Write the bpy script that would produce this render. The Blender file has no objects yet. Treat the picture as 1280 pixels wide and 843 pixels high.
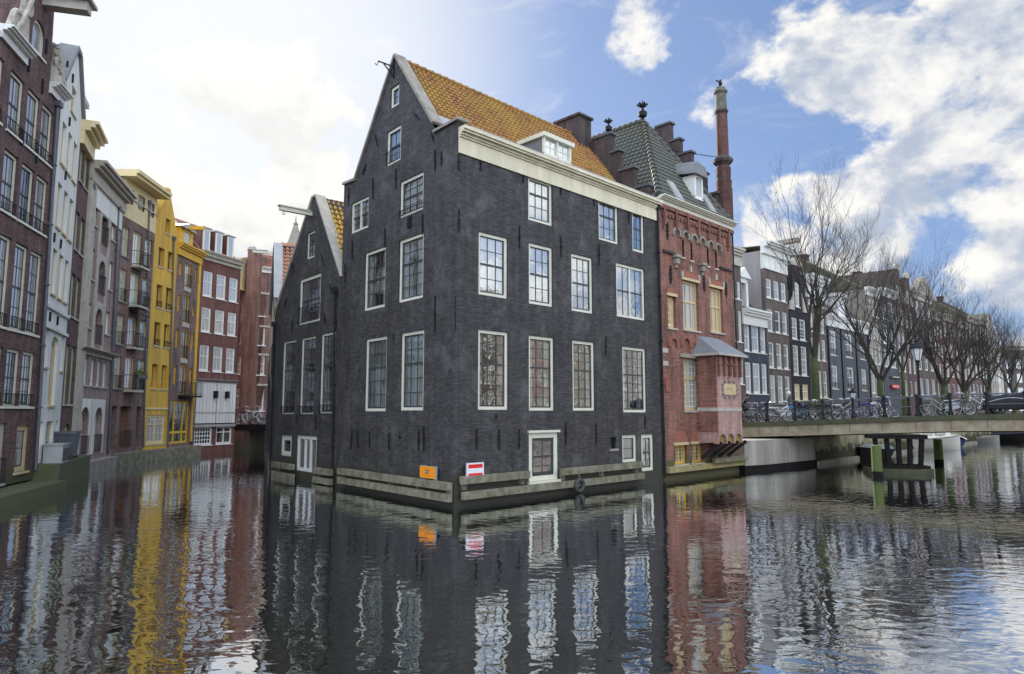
import bpy, bmesh, math, random
from mathutils import Vector, Matrix, noise as mnoise
from mathutils.geometry import tessellate_polygon
R = math.radians
scene = bpy.context.scene
COL = scene.collection
# ---------------------------------------------------------------- camera model (photo is 1280x843)
F_PX, CX, CY, HOR = 853.0, 640.0, 421.5, 515.0
PITCH = math.atan((HOR - CY) / F_PX)
CAM = Vector((0, 0, 3.2))
cam_d = bpy.data.cameras.new('camera'); cam = bpy.data.objects.new('camera', cam_d); COL.objects.link(cam)
cam_d.sensor_width = 36; cam_d.lens = F_PX / 1280 * 36; cam_d.clip_start = .1; cam_d.clip_end = 6000
cam.location = CAM; cam.rotation_euler = (R(90) + PITCH, 0, 0)
scene.camera = cam

def ray(px, py):
    x, y, z = (px - CX), F_PX, (CY - py)
    return Vector((x, y * math.cos(PITCH) - z * math.sin(PITCH), y * math.sin(PITCH) + z * math.cos(PITCH)))
def at(px, py, d):
    r = ray(px, py); return CAM + r * (d / r.y)
def on_z(px, py, z=0.0):
    r = ray(px, py); return CAM + r * ((z - CAM.z) / r.z)
def dirh(vx):
    r = ray(vx, HOR); r.z = 0; return r.normalized()

class Facade:
    """vertical plane: u runs along it, n points out of it"""
    def __init__(s, O, D):
        s.O = Vector((O[0], O[1], 0)); s.D = Vector((D[0], D[1], 0)).normalized(); s.N = Vector((s.D.y, -s.D.x, 0))
    def w(s, u, n, z): return s.O + s.D * u + s.N * n + Vector((0, 0, z))
    def px(s, x, y, n=0.0):
        r = ray(x, y); o = s.O + s.N * n
        t = (o - CAM).dot(s.N) / r.dot(s.N); p = CAM + r * t
        return (p - s.O).dot(s.D), p.z
    def side(s, u):
        """plane at u running back from this facade (u axis = depth back), facing -D"""
        f = Facade(s.w(u, 0, 0), -s.N); f.N = -s.D; return f
    def screen(s, u, n, z):
        p = s.w(u, n, z) - CAM
        y = p.y * math.cos(PITCH) + p.z * math.sin(PITCH); zz = -p.y * math.sin(PITCH) + p.z * math.cos(PITCH)
        return CX + F_PX * p.x / y, CY - F_PX * zz / y
def seg(p, q): return Facade(p, Vector(q) - Vector(p))
# ---------------------------------------------------------------- mesh building
class MB:
    def __init__(s): s.v = []; s.f = []; s.mi = []; s.cur = 0
    def add(s, pts, faces):
        b = len(s.v); s.v += [tuple(p) for p in pts]
        for f in faces: s.f.append(tuple(b + i for i in f)); s.mi.append(s.cur)
        return s
    def box(s, T, u0, u1, n0, n1, z0, z1):
        p = [T(u, n, z) for z in (z0, z1) for n in (n0, n1) for u in (u0, u1)]
        return s.add(p, [(0, 2, 3, 1), (4, 5, 7, 6), (0, 1, 5, 4), (2, 6, 7, 3), (0, 4, 6, 2), (1, 3, 7, 5)])
    def prism(s, T, poly, n0, n1):
        k = len(poly); p = [T(u, n0, z) for u, z in poly] + [T(u, n1, z) for u, z in poly]
        tri = [tuple(t) for t in tessellate_polygon([[Vector((u, z, 0)) for u, z in poly]])]
        return s.add(p, tri + [tuple(i + k for i in reversed(t)) for t in tri] + [(i, (i + 1) % k, k + (i + 1) % k, k + i) for i in range(k)])
    def quad(s, a, b, c, d): return s.add([a, b, c, d], [(0, 1, 2, 3)])
    def bar(s, a, b, w, h=None, up=Vector((0, 0, 1))):
        a, b = Vector(a), Vector(b); h = h or w; d = (b - a).normalized()
        x = d.cross(up); x = x.normalized() if x.length > 1e-4 else Vector((1, 0, 0)); y = x.cross(d)
        p = [q + x * (w / 2 * i) + y * (h / 2 * j) for q in (a, b) for i, j in ((-1, -1), (1, -1), (1, 1), (-1, 1))]
        return s.add(p, [(3, 2, 1, 0), (4, 5, 6, 7), (0, 1, 5, 4), (1, 2, 6, 5), (2, 3, 7, 6), (3, 0, 4, 7)])
    def tube(s, pts, rad, sides=6, cap=True):
        pts = [Vector(p) for p in pts]; n = len(pts)
        if not isinstance(rad, (list, tuple)): rad = [rad] * n
        rings = []; ref = Vector((0.13, 0.27, 1)).normalized()
        d0 = (pts[-1] - pts[0])
        if d0.length > 0 and abs(d0.normalized().dot(ref)) > .93: ref = Vector((1, .2, .1)).normalized()
        base = len(s.v)
        for i, p in enumerate(pts):
            d = (pts[min(i + 1, n - 1)] - pts[max(i - 1, 0)])
            if d.length < 1e-9: d = Vector((0, 0, 1))
            d.normalize(); x = d.cross(ref); x = x.normalized() if x.length > 1e-3 else Vector((1, 0, 0)); y = d.cross(x)
            for k in range(sides):
                a = 2 * math.pi * k / sides
                s.v.append(tuple(p + (x * math.cos(a) + y * math.sin(a)) * rad[i]))
        for i in range(n - 1):
            for k in range(sides):
                a = base + i * sides + k; b = base + i * sides + (k + 1) % sides
                s.f.append((a, b, b + sides, a + sides)); s.mi.append(s.cur)
        if cap and sides > 2:
            s.f.append(tuple(base + k for k in reversed(range(sides)))); s.mi.append(s.cur)
            s.f.append(tuple(base + (n - 1) * sides + k for k in range(sides))); s.mi.append(s.cur)
        return s
    def lathe(s, c, prof, sides=12):
        c = Vector(c); base = len(s.v); n = len(prof)
        for r, z in prof:
            for k in range(sides):
                a = 2 * math.pi * (k + .5) / sides; s.v.append((c.x + r * math.cos(a), c.y + r * math.sin(a), c.z + z))
        for i in range(n - 1):
            for k in range(sides):
                a = base + i * sides + k; b = base + i * sides + (k + 1) % sides
                s.f.append((a, b, b + sides, a + sides)); s.mi.append(s.cur)
        s.f.append(tuple(base + k for k in reversed(range(sides)))); s.mi.append(s.cur)
        s.f.append(tuple(base + (n - 1) * sides + k for k in range(sides))); s.mi.append(s.cur)
        return s
    def torus(s, c, ax, R0, r0, seg_=20, sides=6, a0=0, a1=2 * math.pi):
        ax = Vector(ax).normalized(); x = ax.cross(Vector((0, 0, 1))); x = x.normalized() if x.length > 1e-3 else Vector((1, 0, 0)); y = ax.cross(x)
        full = abs(a1 - a0 - 2 * math.pi) < 1e-6; base = len(s.v); m = seg_ if full else seg_ + 1
        for i in range(m):
            a = a0 + (a1 - a0) * i / seg_; rd = x * math.cos(a) + y * math.sin(a)
            for k in range(sides):
                b = 2 * math.pi * k / sides
                s.v.append(tuple(Vector(c) + rd * (R0 + r0 * math.cos(b)) + ax * (r0 * math.sin(b))))
        for i in range(seg_):
            for k in range(sides):
                a = base + i * sides + k; b = base + i * sides + (k + 1) % sides; j = base + ((i + 1) % m) * sides
                s.f.append((a, b, j + (k + 1) % sides, j + k)); s.mi.append(s.cur)
        return s
    def build(s, name, mat, parent=None, smooth=False, mods=None):
        me = bpy.data.meshes.new(name); me.from_pydata(s.v, [], s.f); me.update()
        if isinstance(mat, (list, tuple)):
            for m in mat: me.materials.append(m)
            me.polygons.foreach_set('material_index', s.mi)
        else: me.materials.append(mat)
        if smooth: me.polygons.foreach_set('use_smooth', [True] * len(me.polygons))
        o = bpy.data.objects.new(name, me); COL.objects.link(o)
        if parent is not None: o.parent = parent
        return o
def tag(o, label=None, cat=None, group=None, kind=None):
    if label: o['label'] = label
    if cat: o['category'] = cat
    if group: o['group'] = group
    if kind: o['kind'] = kind
    return o
def empty(name, label, cat, group=None, loc=(0, 0, 0), rz=0, rot=None):
    o = bpy.data.objects.new(name, None); COL.objects.link(o); o.location = loc; o.rotation_euler = rot or (0, 0, rz)
    return tag(o, label, cat, group)
def copy_tree(o, parent=None):
    c = o.copy(); COL.objects.link(c); c.parent = parent
    for ch in list(o.children): copy_tree(ch, c)
    return c
# ---------------------------------------------------------------- materials
def new_mat(name):
    m = bpy.data.materials.new(name); m.use_nodes = True; nt = m.node_tree
    return m, nt, nt.nodes['Principled BSDF'], nt.nodes['Material Output']
def N(nt, t, **kw):
    n = nt.nodes.new(t)
    for k, v in kw.items():
        if k.startswith('i_'):
            key = k[2:]; key = int(key) if key.isdigit() else key.replace('_', ' ')
            n.inputs[key].default_value = v
        else: setattr(n, k, v)
    return n
def L(nt, a, b): nt.links.new(a, b)
def ramp(nt, stops, interp='LINEAR'):
    n = nt.nodes.new('ShaderNodeValToRGB'); n.color_ramp.interpolation = interp
    e = n.color_ramp.elements
    while len(e) > 1: e.remove(e[-1])
    for i, (p, c) in enumerate(stops):
        el = e[0] if i == 0 else e.new(p)
        el.position = p; el.color = (*c, 1) if len(c) == 3 else c
    return n
def uv_vec(nt):
    """object coordinates folded so that courses run level on front and side walls alike"""
    tc = N(nt, 'ShaderNodeTexCoord'); sp = N(nt, 'ShaderNodeSeparateXYZ'); L(nt, tc.outputs['Object'], sp.inputs[0])
    ad = N(nt, 'ShaderNodeMath', operation='ADD'); L(nt, sp.outputs[0], ad.inputs[0]); L(nt, sp.outputs[1], ad.inputs[1])
    cb = N(nt, 'ShaderNodeCombineXYZ'); L(nt, ad.outputs[0], cb.inputs[0]); L(nt, sp.outputs[2], cb.inputs[1])
    return tc, sp, cb
def mul(c, k): return tuple(min(1, x * k) for x in c[:3])
def brick(name, c1, c2, mortar, bump=.5, rough=.8, w=.22, h=.065, var=.35, stain=None, spec=.3, wet=True, patch=None):
    m, nt, bs, out = new_mat(name); tc, sp, cb = uv_vec(nt)
    b = N(nt, 'ShaderNodeTexBrick', i_Scale=1.0, i_Brick_Width=w, i_Row_Height=h, i_Mortar_Size=.009, i_Mortar_Smooth=.3)
    b.inputs['Color1'].default_value = (*c1, 1); b.inputs['Color2'].default_value = (*c2, 1); b.inputs['Mortar'].default_value = (*mortar, 1)
    wob = N(nt, 'ShaderNodeTexNoise', i_Scale=1.3, i_Detail=2.0); L(nt, tc.outputs['Object'], wob.inputs[0])
    va = N(nt, 'ShaderNodeVectorMath', operation='MULTIPLY_ADD'); L(nt, wob.outputs['Color'], va.inputs[0]); va.inputs[1].default_value = (.05, .05, 0); L(nt, cb.outputs[0], va.inputs[2])
    L(nt, va.outputs[0], b.inputs[0])
    n1 = N(nt, 'ShaderNodeTexNoise', i_Scale=.9, i_Detail=6.0, i_Roughness=.65); L(nt, tc.outputs['Object'], n1.inputs[0])
    mr = N(nt, 'ShaderNodeMapRange', i_1=.3, i_2=.7, i_3=1 - var, i_4=1 + var); L(nt, n1.outputs[0], mr.inputs[0])
    mx = N(nt, 'ShaderNodeVectorMath', operation='SCALE'); L(nt, b.outputs['Color'], mx.inputs[0]); L(nt, mr.outputs[0], mx.inputs[3])
    col = mx.outputs[0]
    mps = N(nt, 'ShaderNodeMapping'); mps.inputs['Scale'].default_value = (2.2, 2.2, .16); L(nt, tc.outputs['Object'], mps.inputs[0])
    ns = N(nt, 'ShaderNodeTexNoise', i_Scale=1.4, i_Detail=7.0, i_Roughness=.7); L(nt, mps.outputs[0], ns.inputs[0])
    ms = N(nt, 'ShaderNodeMapRange', i_1=.35, i_2=.68, i_3=.62, i_4=1.35); L(nt, ns.outputs[0], ms.inputs[0])
    mx2 = N(nt, 'ShaderNodeVectorMath', operation='SCALE'); L(nt, col, mx2.inputs[0]); L(nt, ms.outputs[0], mx2.inputs[3]); col = mx2.outputs[0]
    if patch:  # worn patches where another tone comes through
        n2 = N(nt, 'ShaderNodeTexNoise', i_Scale=.7, i_Detail=8.0, i_Roughness=.75); L(nt, tc.outputs['Object'], n2.inputs[0])
        r2 = ramp(nt, [(.52, (0, 0, 0)), (.66, (1, 1, 1))]); L(nt, n2.outputs[0], r2.inputs[0])
        mm = N(nt, 'ShaderNodeMix', data_type='RGBA'); mm.inputs[7].default_value = (*patch, 1)
        L(nt, r2.outputs[0], mm.inputs[0]); L(nt, col, mm.inputs[6]); col = mm.outputs[2]
    if stain:  # algae and damp near the water line
        n3 = N(nt, 'ShaderNodeTexNoise', i_Scale=1.6, i_Detail=6.0); L(nt, tc.outputs['Object'], n3.inputs[0])
        a = N(nt, 'ShaderNodeMath', operation='MULTIPLY_ADD'); L(nt, n3.outputs[0], a.inputs[0]); a.inputs[1].default_value = -1.6; L(nt, sp.outputs[2], a.inputs[2])
        r3 = ramp(nt, [(0, (1, 1, 1)), (.35, (0, 0, 0))]); L(nt, a.outputs[0], r3.inputs[0])
        mm = N(nt, 'ShaderNodeMix', data_type='RGBA'); mm.inputs[7].default_value = (*stain, 1)
        L(nt, r3.outputs[0], mm.inputs[0]); L(nt, col, mm.inputs[6]); col = mm.outputs[2]
    L(nt, col, bs.inputs['Base Color']); bs.inputs['Roughness'].default_value = rough; bs.inputs['Specular IOR Level'].default_value = spec
    n4 = N(nt, 'ShaderNodeTexNoise', i_Scale=26.0, i_Detail=3.0); L(nt, tc.outputs['Object'], n4.inputs[0])
    hh = N(nt, 'ShaderNodeMath', operation='MULTIPLY_ADD'); L(nt, n4.outputs[0], hh.inputs[0]); hh.inputs[1].default_value = .9
    iv = N(nt, 'ShaderNodeMath', operation='SUBTRACT', i_0=1.0); L(nt, b.outputs['Fac'], iv.inputs[1]); L(nt, iv.outputs[0], hh.inputs[2])
    bp = N(nt, 'ShaderNodeBump', i_Strength=bump, i_Distance=.02); L(nt, hh.outputs[0], bp.inputs['Height']); L(nt, bp.outputs[0], bs.inputs['Normal'])
    return m
def plain(name, c, rough=.6, var=.15, scale=3.0, bump=.1, metal=0, c2=None, spec=.5, streak=False):
    m, nt, bs, out = new_mat(name); tc = N(nt, 'ShaderNodeTexCoord')
    v = tc.outputs['Object']
    if streak:
        mp = N(nt, 'ShaderNodeMapping'); mp.inputs['Scale'].default_value = (1, 1, .12); L(nt, v, mp.inputs[0]); v = mp.outputs[0]
    n1 = N(nt, 'ShaderNodeTexNoise', i_Scale=scale, i_Detail=7.0, i_Roughness=.65); L(nt, v, n1.inputs[0])
    r = ramp(nt, [(.3, c2 if c2 else mul(c, 1 - var)), (.7, mul(c, 1 + var * .5))]); L(nt, n1.outputs[0], r.inputs[0])
    L(nt, r.outputs[0], bs.inputs['Base Color']); bs.inputs['Roughness'].default_value = rough; bs.inputs['Metallic'].default_value = metal
    bs.inputs['Specular IOR Level'].default_value = spec
    if bump:
        n2 = N(nt, 'ShaderNodeTexNoise', i_Scale=scale * 9, i_Detail=4.0); L(nt, tc.outputs['Object'], n2.inputs[0])
        bp = N(nt, 'ShaderNodeBump', i_Strength=bump, i_Distance=.02); L(nt, n2.outputs[0], bp.inputs['Height']); L(nt, bp.outputs[0], bs.inputs['Normal'])
    return m
def glass_clear():
    m, nt, bs, out = new_mat('window_glass'); nt.nodes.remove(bs)
    tc = N(nt, 'ShaderNodeTexCoord'); n = N(nt, 'ShaderNodeTexNoise', i_Scale=2.2, i_Detail=1.5, i_Distortion=.8); L(nt, tc.outputs['Object'], n.inputs[0])
    bp = N(nt, 'ShaderNodeBump', i_Strength=.11, i_Distance=.03); L(nt, n.outputs[0], bp.inputs['Height'])
    g = N(nt, 'ShaderNodeBsdfGlossy', i_Roughness=.01); g.inputs[0].default_value = (.9, .95, 1, 1); L(nt, bp.outputs[0], g.inputs['Normal'])
    t = N(nt, 'ShaderNodeBsdfTransparent'); t.inputs[0].default_value = (.85, .9, .9, 1)
    fr = N(nt, 'ShaderNodeFresnel', i_IOR=1.5)
    ad = N(nt, 'ShaderNodeMath', operation='ADD', i_1=.27, use_clamp=True); L(nt, fr.outputs[0], ad.inputs[0])
    mx = N(nt, 'ShaderNodeMixShader'); L(nt, ad.outputs[0], mx.inputs[0]); L(nt, t.outputs[0], mx.inputs[1]); L(nt, g.outputs[0], mx.inputs[2]); L(nt, mx.outputs[0], out.inputs[0])
    return m
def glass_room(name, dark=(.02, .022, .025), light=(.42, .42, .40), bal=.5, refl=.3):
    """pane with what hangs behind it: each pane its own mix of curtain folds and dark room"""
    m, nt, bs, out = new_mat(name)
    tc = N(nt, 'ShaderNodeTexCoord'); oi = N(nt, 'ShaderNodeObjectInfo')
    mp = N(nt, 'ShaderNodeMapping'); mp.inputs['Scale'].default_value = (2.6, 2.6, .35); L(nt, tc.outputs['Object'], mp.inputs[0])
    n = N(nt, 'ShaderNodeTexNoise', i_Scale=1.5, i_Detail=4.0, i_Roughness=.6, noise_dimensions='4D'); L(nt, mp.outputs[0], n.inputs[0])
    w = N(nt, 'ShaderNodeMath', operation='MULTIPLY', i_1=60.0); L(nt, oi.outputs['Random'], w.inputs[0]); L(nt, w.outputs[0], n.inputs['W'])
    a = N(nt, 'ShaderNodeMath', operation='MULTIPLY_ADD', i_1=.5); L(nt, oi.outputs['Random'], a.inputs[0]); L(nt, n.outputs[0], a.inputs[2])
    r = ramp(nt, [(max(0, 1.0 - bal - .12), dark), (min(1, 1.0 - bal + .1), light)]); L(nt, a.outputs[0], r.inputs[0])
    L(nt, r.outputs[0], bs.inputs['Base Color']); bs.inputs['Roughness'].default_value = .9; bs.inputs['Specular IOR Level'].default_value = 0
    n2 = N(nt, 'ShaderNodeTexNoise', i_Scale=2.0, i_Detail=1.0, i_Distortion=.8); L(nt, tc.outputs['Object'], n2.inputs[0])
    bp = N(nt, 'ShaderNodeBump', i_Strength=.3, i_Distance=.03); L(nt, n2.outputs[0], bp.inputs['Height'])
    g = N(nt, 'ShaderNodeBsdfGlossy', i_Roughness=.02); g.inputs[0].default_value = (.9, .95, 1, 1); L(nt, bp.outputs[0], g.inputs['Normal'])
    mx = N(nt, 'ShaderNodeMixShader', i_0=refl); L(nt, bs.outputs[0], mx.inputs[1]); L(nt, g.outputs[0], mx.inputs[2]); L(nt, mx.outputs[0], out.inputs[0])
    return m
M = {}
DARKB = brick('dark_painted_brick', (.036, .034, .034), (.088, .083, .085), (.014, .013, .014), bump=1.0, rough=.6, var=.30, stain=(.045, .045, .03), spec=.45, patch=(.118, .112, .112))
M['dark'] = DARKB
M['red'] = brick('red_brick', (.34, .12, .08), (.14, .055, .04), (.33, .25, .21), bump=.8, var=.32, patch=(.28, .15, .12), stain=(.12, .11, .06))
M['pinkb'] = brick('washed_pink_brick', (.50, .29, .25), (.36, .20, .175), (.48, .38, .34), bump=.5, var=.18)
M['brown'] = brick('brown_brick', (.185, .105, .092), (.085, .05, .048), (.14, .115, .108), bump=.5, var=.3, stain=(.08, .08, .05))
M['brownpurple'] = brick('purple_brown_brick', (.27, .175, .145), (.16, .105, .09), (.17, .14, .14), bump=.5, var=.2)
M['pinkgrey'] = brick('pink_grey_brick', (.42, .31, .28), (.31, .225, .205), (.26, .22, .21), bump=.4, var=.2)
M['rust'] = brick('reddish_brown_brick', (.19, .075, .06), (.15, .055, .045), (.17, .12, .10), bump=.4, var=.2)
M['rust2'] = brick('weathered_red_brick', (.26, .135, .105), (.17, .085, .07), (.26, .20, .16), bump=.4, var=.25)
M['navy'] = brick('navy_painted_brick', (.055, .065, .09), (.065, .075, .10), (.05, .055, .075), bump=.4, var=.15)
M['slateblue'] = brick('grey_blue_painted_brick', (.11, .122, .145), (.125, .135, .158), (.10, .11, .13), bump=.3, var=.15)
M['black'] = brick('black_painted_brick', (.03, .03, .035), (.035, .034, .04), (.025, .025, .03), bump=.4, var=.2)
M['greybrown'] = brick('grey_brown_brick', (.15, .12, .105), (.11, .088, .078), (.15, .13, .12), bump=.4, var=.3)
M['redchim'] = brick('weathered_chimney_brick', (.16, .062, .05), (.09, .04, .035), (.12, .09, .08), bump=.7, var=.4, patch=(.09, .06, .06))
M['darkchim'] = brick('sooty_brick', (.09, .065, .06), (.06, .045, .045), (.09, .08, .075), bump=.6, var=.35)
M['yellow'] = plain('yellow_plaster', (.68, .43, .065), .8, .25, 1.8, .15, streak=True, c2=(.42, .26, .05))
M['yellowtrim'] = plain('yellow_paint', (.70, .43, .035), .5, .2, 3)
M['paleyel'] = plain('pale_yellow_paint', (.72, .60, .33), .6, .15, 2)
M['whitepl'] = plain('white_plaster', (.80, .82, .77), .75, .22, 1.4, .08, streak=True)
M['greypl'] = plain('grey_plaster', (.36, .34, .33), .8, .25, 1.2, .1, streak=True)
M['stone'] = plain('weathered_stone', (.33, .30, .25), .85, .4, 2.0, .3)
M['palestone'] = plain('pale_stone', (.50, .47, .40), .8, .25, 2.0, .2)
M['cream'] = plain('cream_window_paint', (.74, .73, .60), .4, .1, 3, .03)
M['creamcorn'] = plain('cream_cornice_paint', (.76, .70, .50), .5, .22, 1.5, .05, streak=True)
M['white'] = plain('white_window_paint', (.80, .80, .76), .4, .08, 3, .03)
M['whitewood'] = plain('white_boarded_wood', (.72, .72, .68), .55, .2, 2, .1, streak=True)
M['sand'] = plain('sand_window_paint', (.62, .49, .28), .5, .15, 3, .03)
M['ochre'] = plain('ochre_wood', (.60, .36, .09), .5, .2, 3, .05)
M['orangewood'] = plain('orange_varnished_wood', (.36, .12, .04), .45, .3, 3, .05)
M['greenp'] = plain('mint_green_paint', (.35, .52, .36), .5, .1, 3, .03)
M['sash'] = plain('dark_sash_paint', (.045, .055, .055), .35, .2, 4, .02)
M['doorgreen'] = plain('dark_green_door_paint', (.03, .05, .05), .35, .2, 4, .02)
M['iron'] = plain('black_iron', (.018, .018, .021), .65, .3, 5, .1, spec=.25)
M['greyiron'] = plain('grey_painted_iron', (.10, .11, .13), .45, .3, 5, .1)
M['lead'] = plain('lead_sheet', (.20, .21, .22), .5, .25, 2, .1)
M['zinc'] = plain('zinc_sheet', (.42, .43, .44), .45, .2, 2, .1)
M['timber'] = plain('mossy_timber', (.27, .25, .20), .85, .3, 2.6, .6, c2=(.085, .095, .03))
M['moss'] = plain('green_moss', (.09, .105, .035), .9, .3, 3, .5, c2=(.08, .078, .06))
M['post'] = plain('algae_covered_timber', (.10, .135, .03), .85, .3, 3.5, .5, c2=(.10, .12, .045))
M['darktimber'] = plain('tarred_timber', (.014, .013, .013), .8, .4, 4, .4, spec=.15)
M['concrete'] = plain('stained_concrete', (.42, .40, .36), .85, .35, 1.1, .2, streak=True, c2=(.22, .21, .17))
M['fascia'] = plain('bridge_fascia_stone', (.38, .345, .26), .85, .3, 1.6, .3, c2=(.20, .16, .09))
M['fasciadark'] = plain('mossy_bridge_edge', (.085, .085, .05), .9, .3, 1.5, .4, c2=(.045, .05, .03))
M['quaywall'] = brick('mossy_quay_brick', (.40, .38, .25), (.30, .29, .18), (.36, .34, .25), bump=.5, var=.45, patch=(.24, .30, .05), stain=(.05, .05, .025))
M['asphalt'] = plain('grey_brick_paving', (.11, .105, .10), .85, .3, 1.5, .2)
M['rubber'] = plain('weathered_rubber', (.05, .055, .05), .7, .3, 8, .2)
M['slate'] = plain('dark_slate', (.085, .09, .10), .5, .3, 3, .2)
M['mossroof'] = plain('mossy_dark_roof', (.13, .125, .10), .85, .3, 1.2, .3, c2=(.10, .11, .045))
def tiles(name, c1, c2, moss=None, rough=.6):
    m, nt, bs, out = new_mat(name); tc = N(nt, 'ShaderNodeTexCoord')
    n = N(nt, 'ShaderNodeTexNoise', i_Scale=4.5, i_Detail=6.0, i_Roughness=.7); L(nt, tc.outputs['Object'], n.inputs[0])
    r = ramp(nt, [(.35, c1), (.65, c2)]); L(nt, n.outputs[0], r.inputs[0]); col = r.outputs[0]
    if moss:
        n2 = N(nt, 'ShaderNodeTexNoise', i_Scale=.55, i_Detail=8.0, i_Roughness=.7); L(nt, tc.outputs['Object'], n2.inputs[0])
        r2 = ramp(nt, [(.40, (0, 0, 0)), (.68, (1, 1, 1))]); L(nt, n2.outputs[0], r2.inputs[0])
        mm = N(nt, 'ShaderNodeMix', data_type='RGBA'); mm.inputs[7].default_value = (*moss, 1)
        L(nt, r2.outputs[0], mm.inputs[0]); L(nt, col, mm.inputs[6]); col = mm.outputs[2]
    L(nt, col, bs.inputs['Base Color']); bs.inputs['Roughness'].default_value = rough
    return m
M['tileorange'] = tiles('mossy_orange_pantile', (.10, .04, .012), (.40, .17, .035), (.32, .20, .022))
M['tileyellow'] = tiles('yellow_mossy_pantile', (.50, .27, .04), (.60, .34, .05), (.45, .33, .04))
M['tilepink'] = tiles('terracotta_pantile', (.50, .24, .16), (.40, .18, .12), (.42, .26, .15))
M['tileslate'] = tiles('grey_glazed_pantile', (.05, .055, .05), (.105, .11, .10), (.085, .09, .06), .6)
M['tilered'] = tiles('red_roof_tile', (.36, .14, .09), (.28, .10, .07), (.25, .15, .1))
M['slatelight'] = plain('light_slate', (.24, .26, .28), .5, .25, 3, .2)
M['slitdark'] = plain('dark_slit', (.012, .012, .012), .7, .1); M['potstone'] = plain('sooty_pot_stone', (.16, .15, .12), .85, .4, 3, .3)
M['archyel2'] = plain('mossy_ochre_stone', (.42, .28, .09), .8, .5, 3, .2)
M['post2'] = plain('mossy_yellow_stone', (.38, .33, .10), .85, .5, 2.5, .2, c2=(.24, .2, .14))
M['glass'] = glass_clear()
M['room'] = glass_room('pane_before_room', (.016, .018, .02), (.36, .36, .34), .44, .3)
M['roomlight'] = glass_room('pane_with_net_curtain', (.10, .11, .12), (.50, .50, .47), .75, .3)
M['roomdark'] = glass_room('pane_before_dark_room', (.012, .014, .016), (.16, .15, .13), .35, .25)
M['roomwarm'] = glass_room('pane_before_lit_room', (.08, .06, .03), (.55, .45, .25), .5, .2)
M['curtain'] = plain('net_curtain', (.72, .72, .69), .9, .25, 6, .4, streak=True)
M['interior'] = plain('interior_wall', (.06, .055, .05), .9, .2, 2, 0)
M['red_sign'] = plain('red_sign_paint', (.75, .015, .015), .4, .05)
M['white_sign'] = plain('white_sign_paint', (.82, .83, .85), .4, .05)
M['orange_sign'] = plain('orange_sign_paint', (.95, .32, .005), .4, .05)
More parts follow.
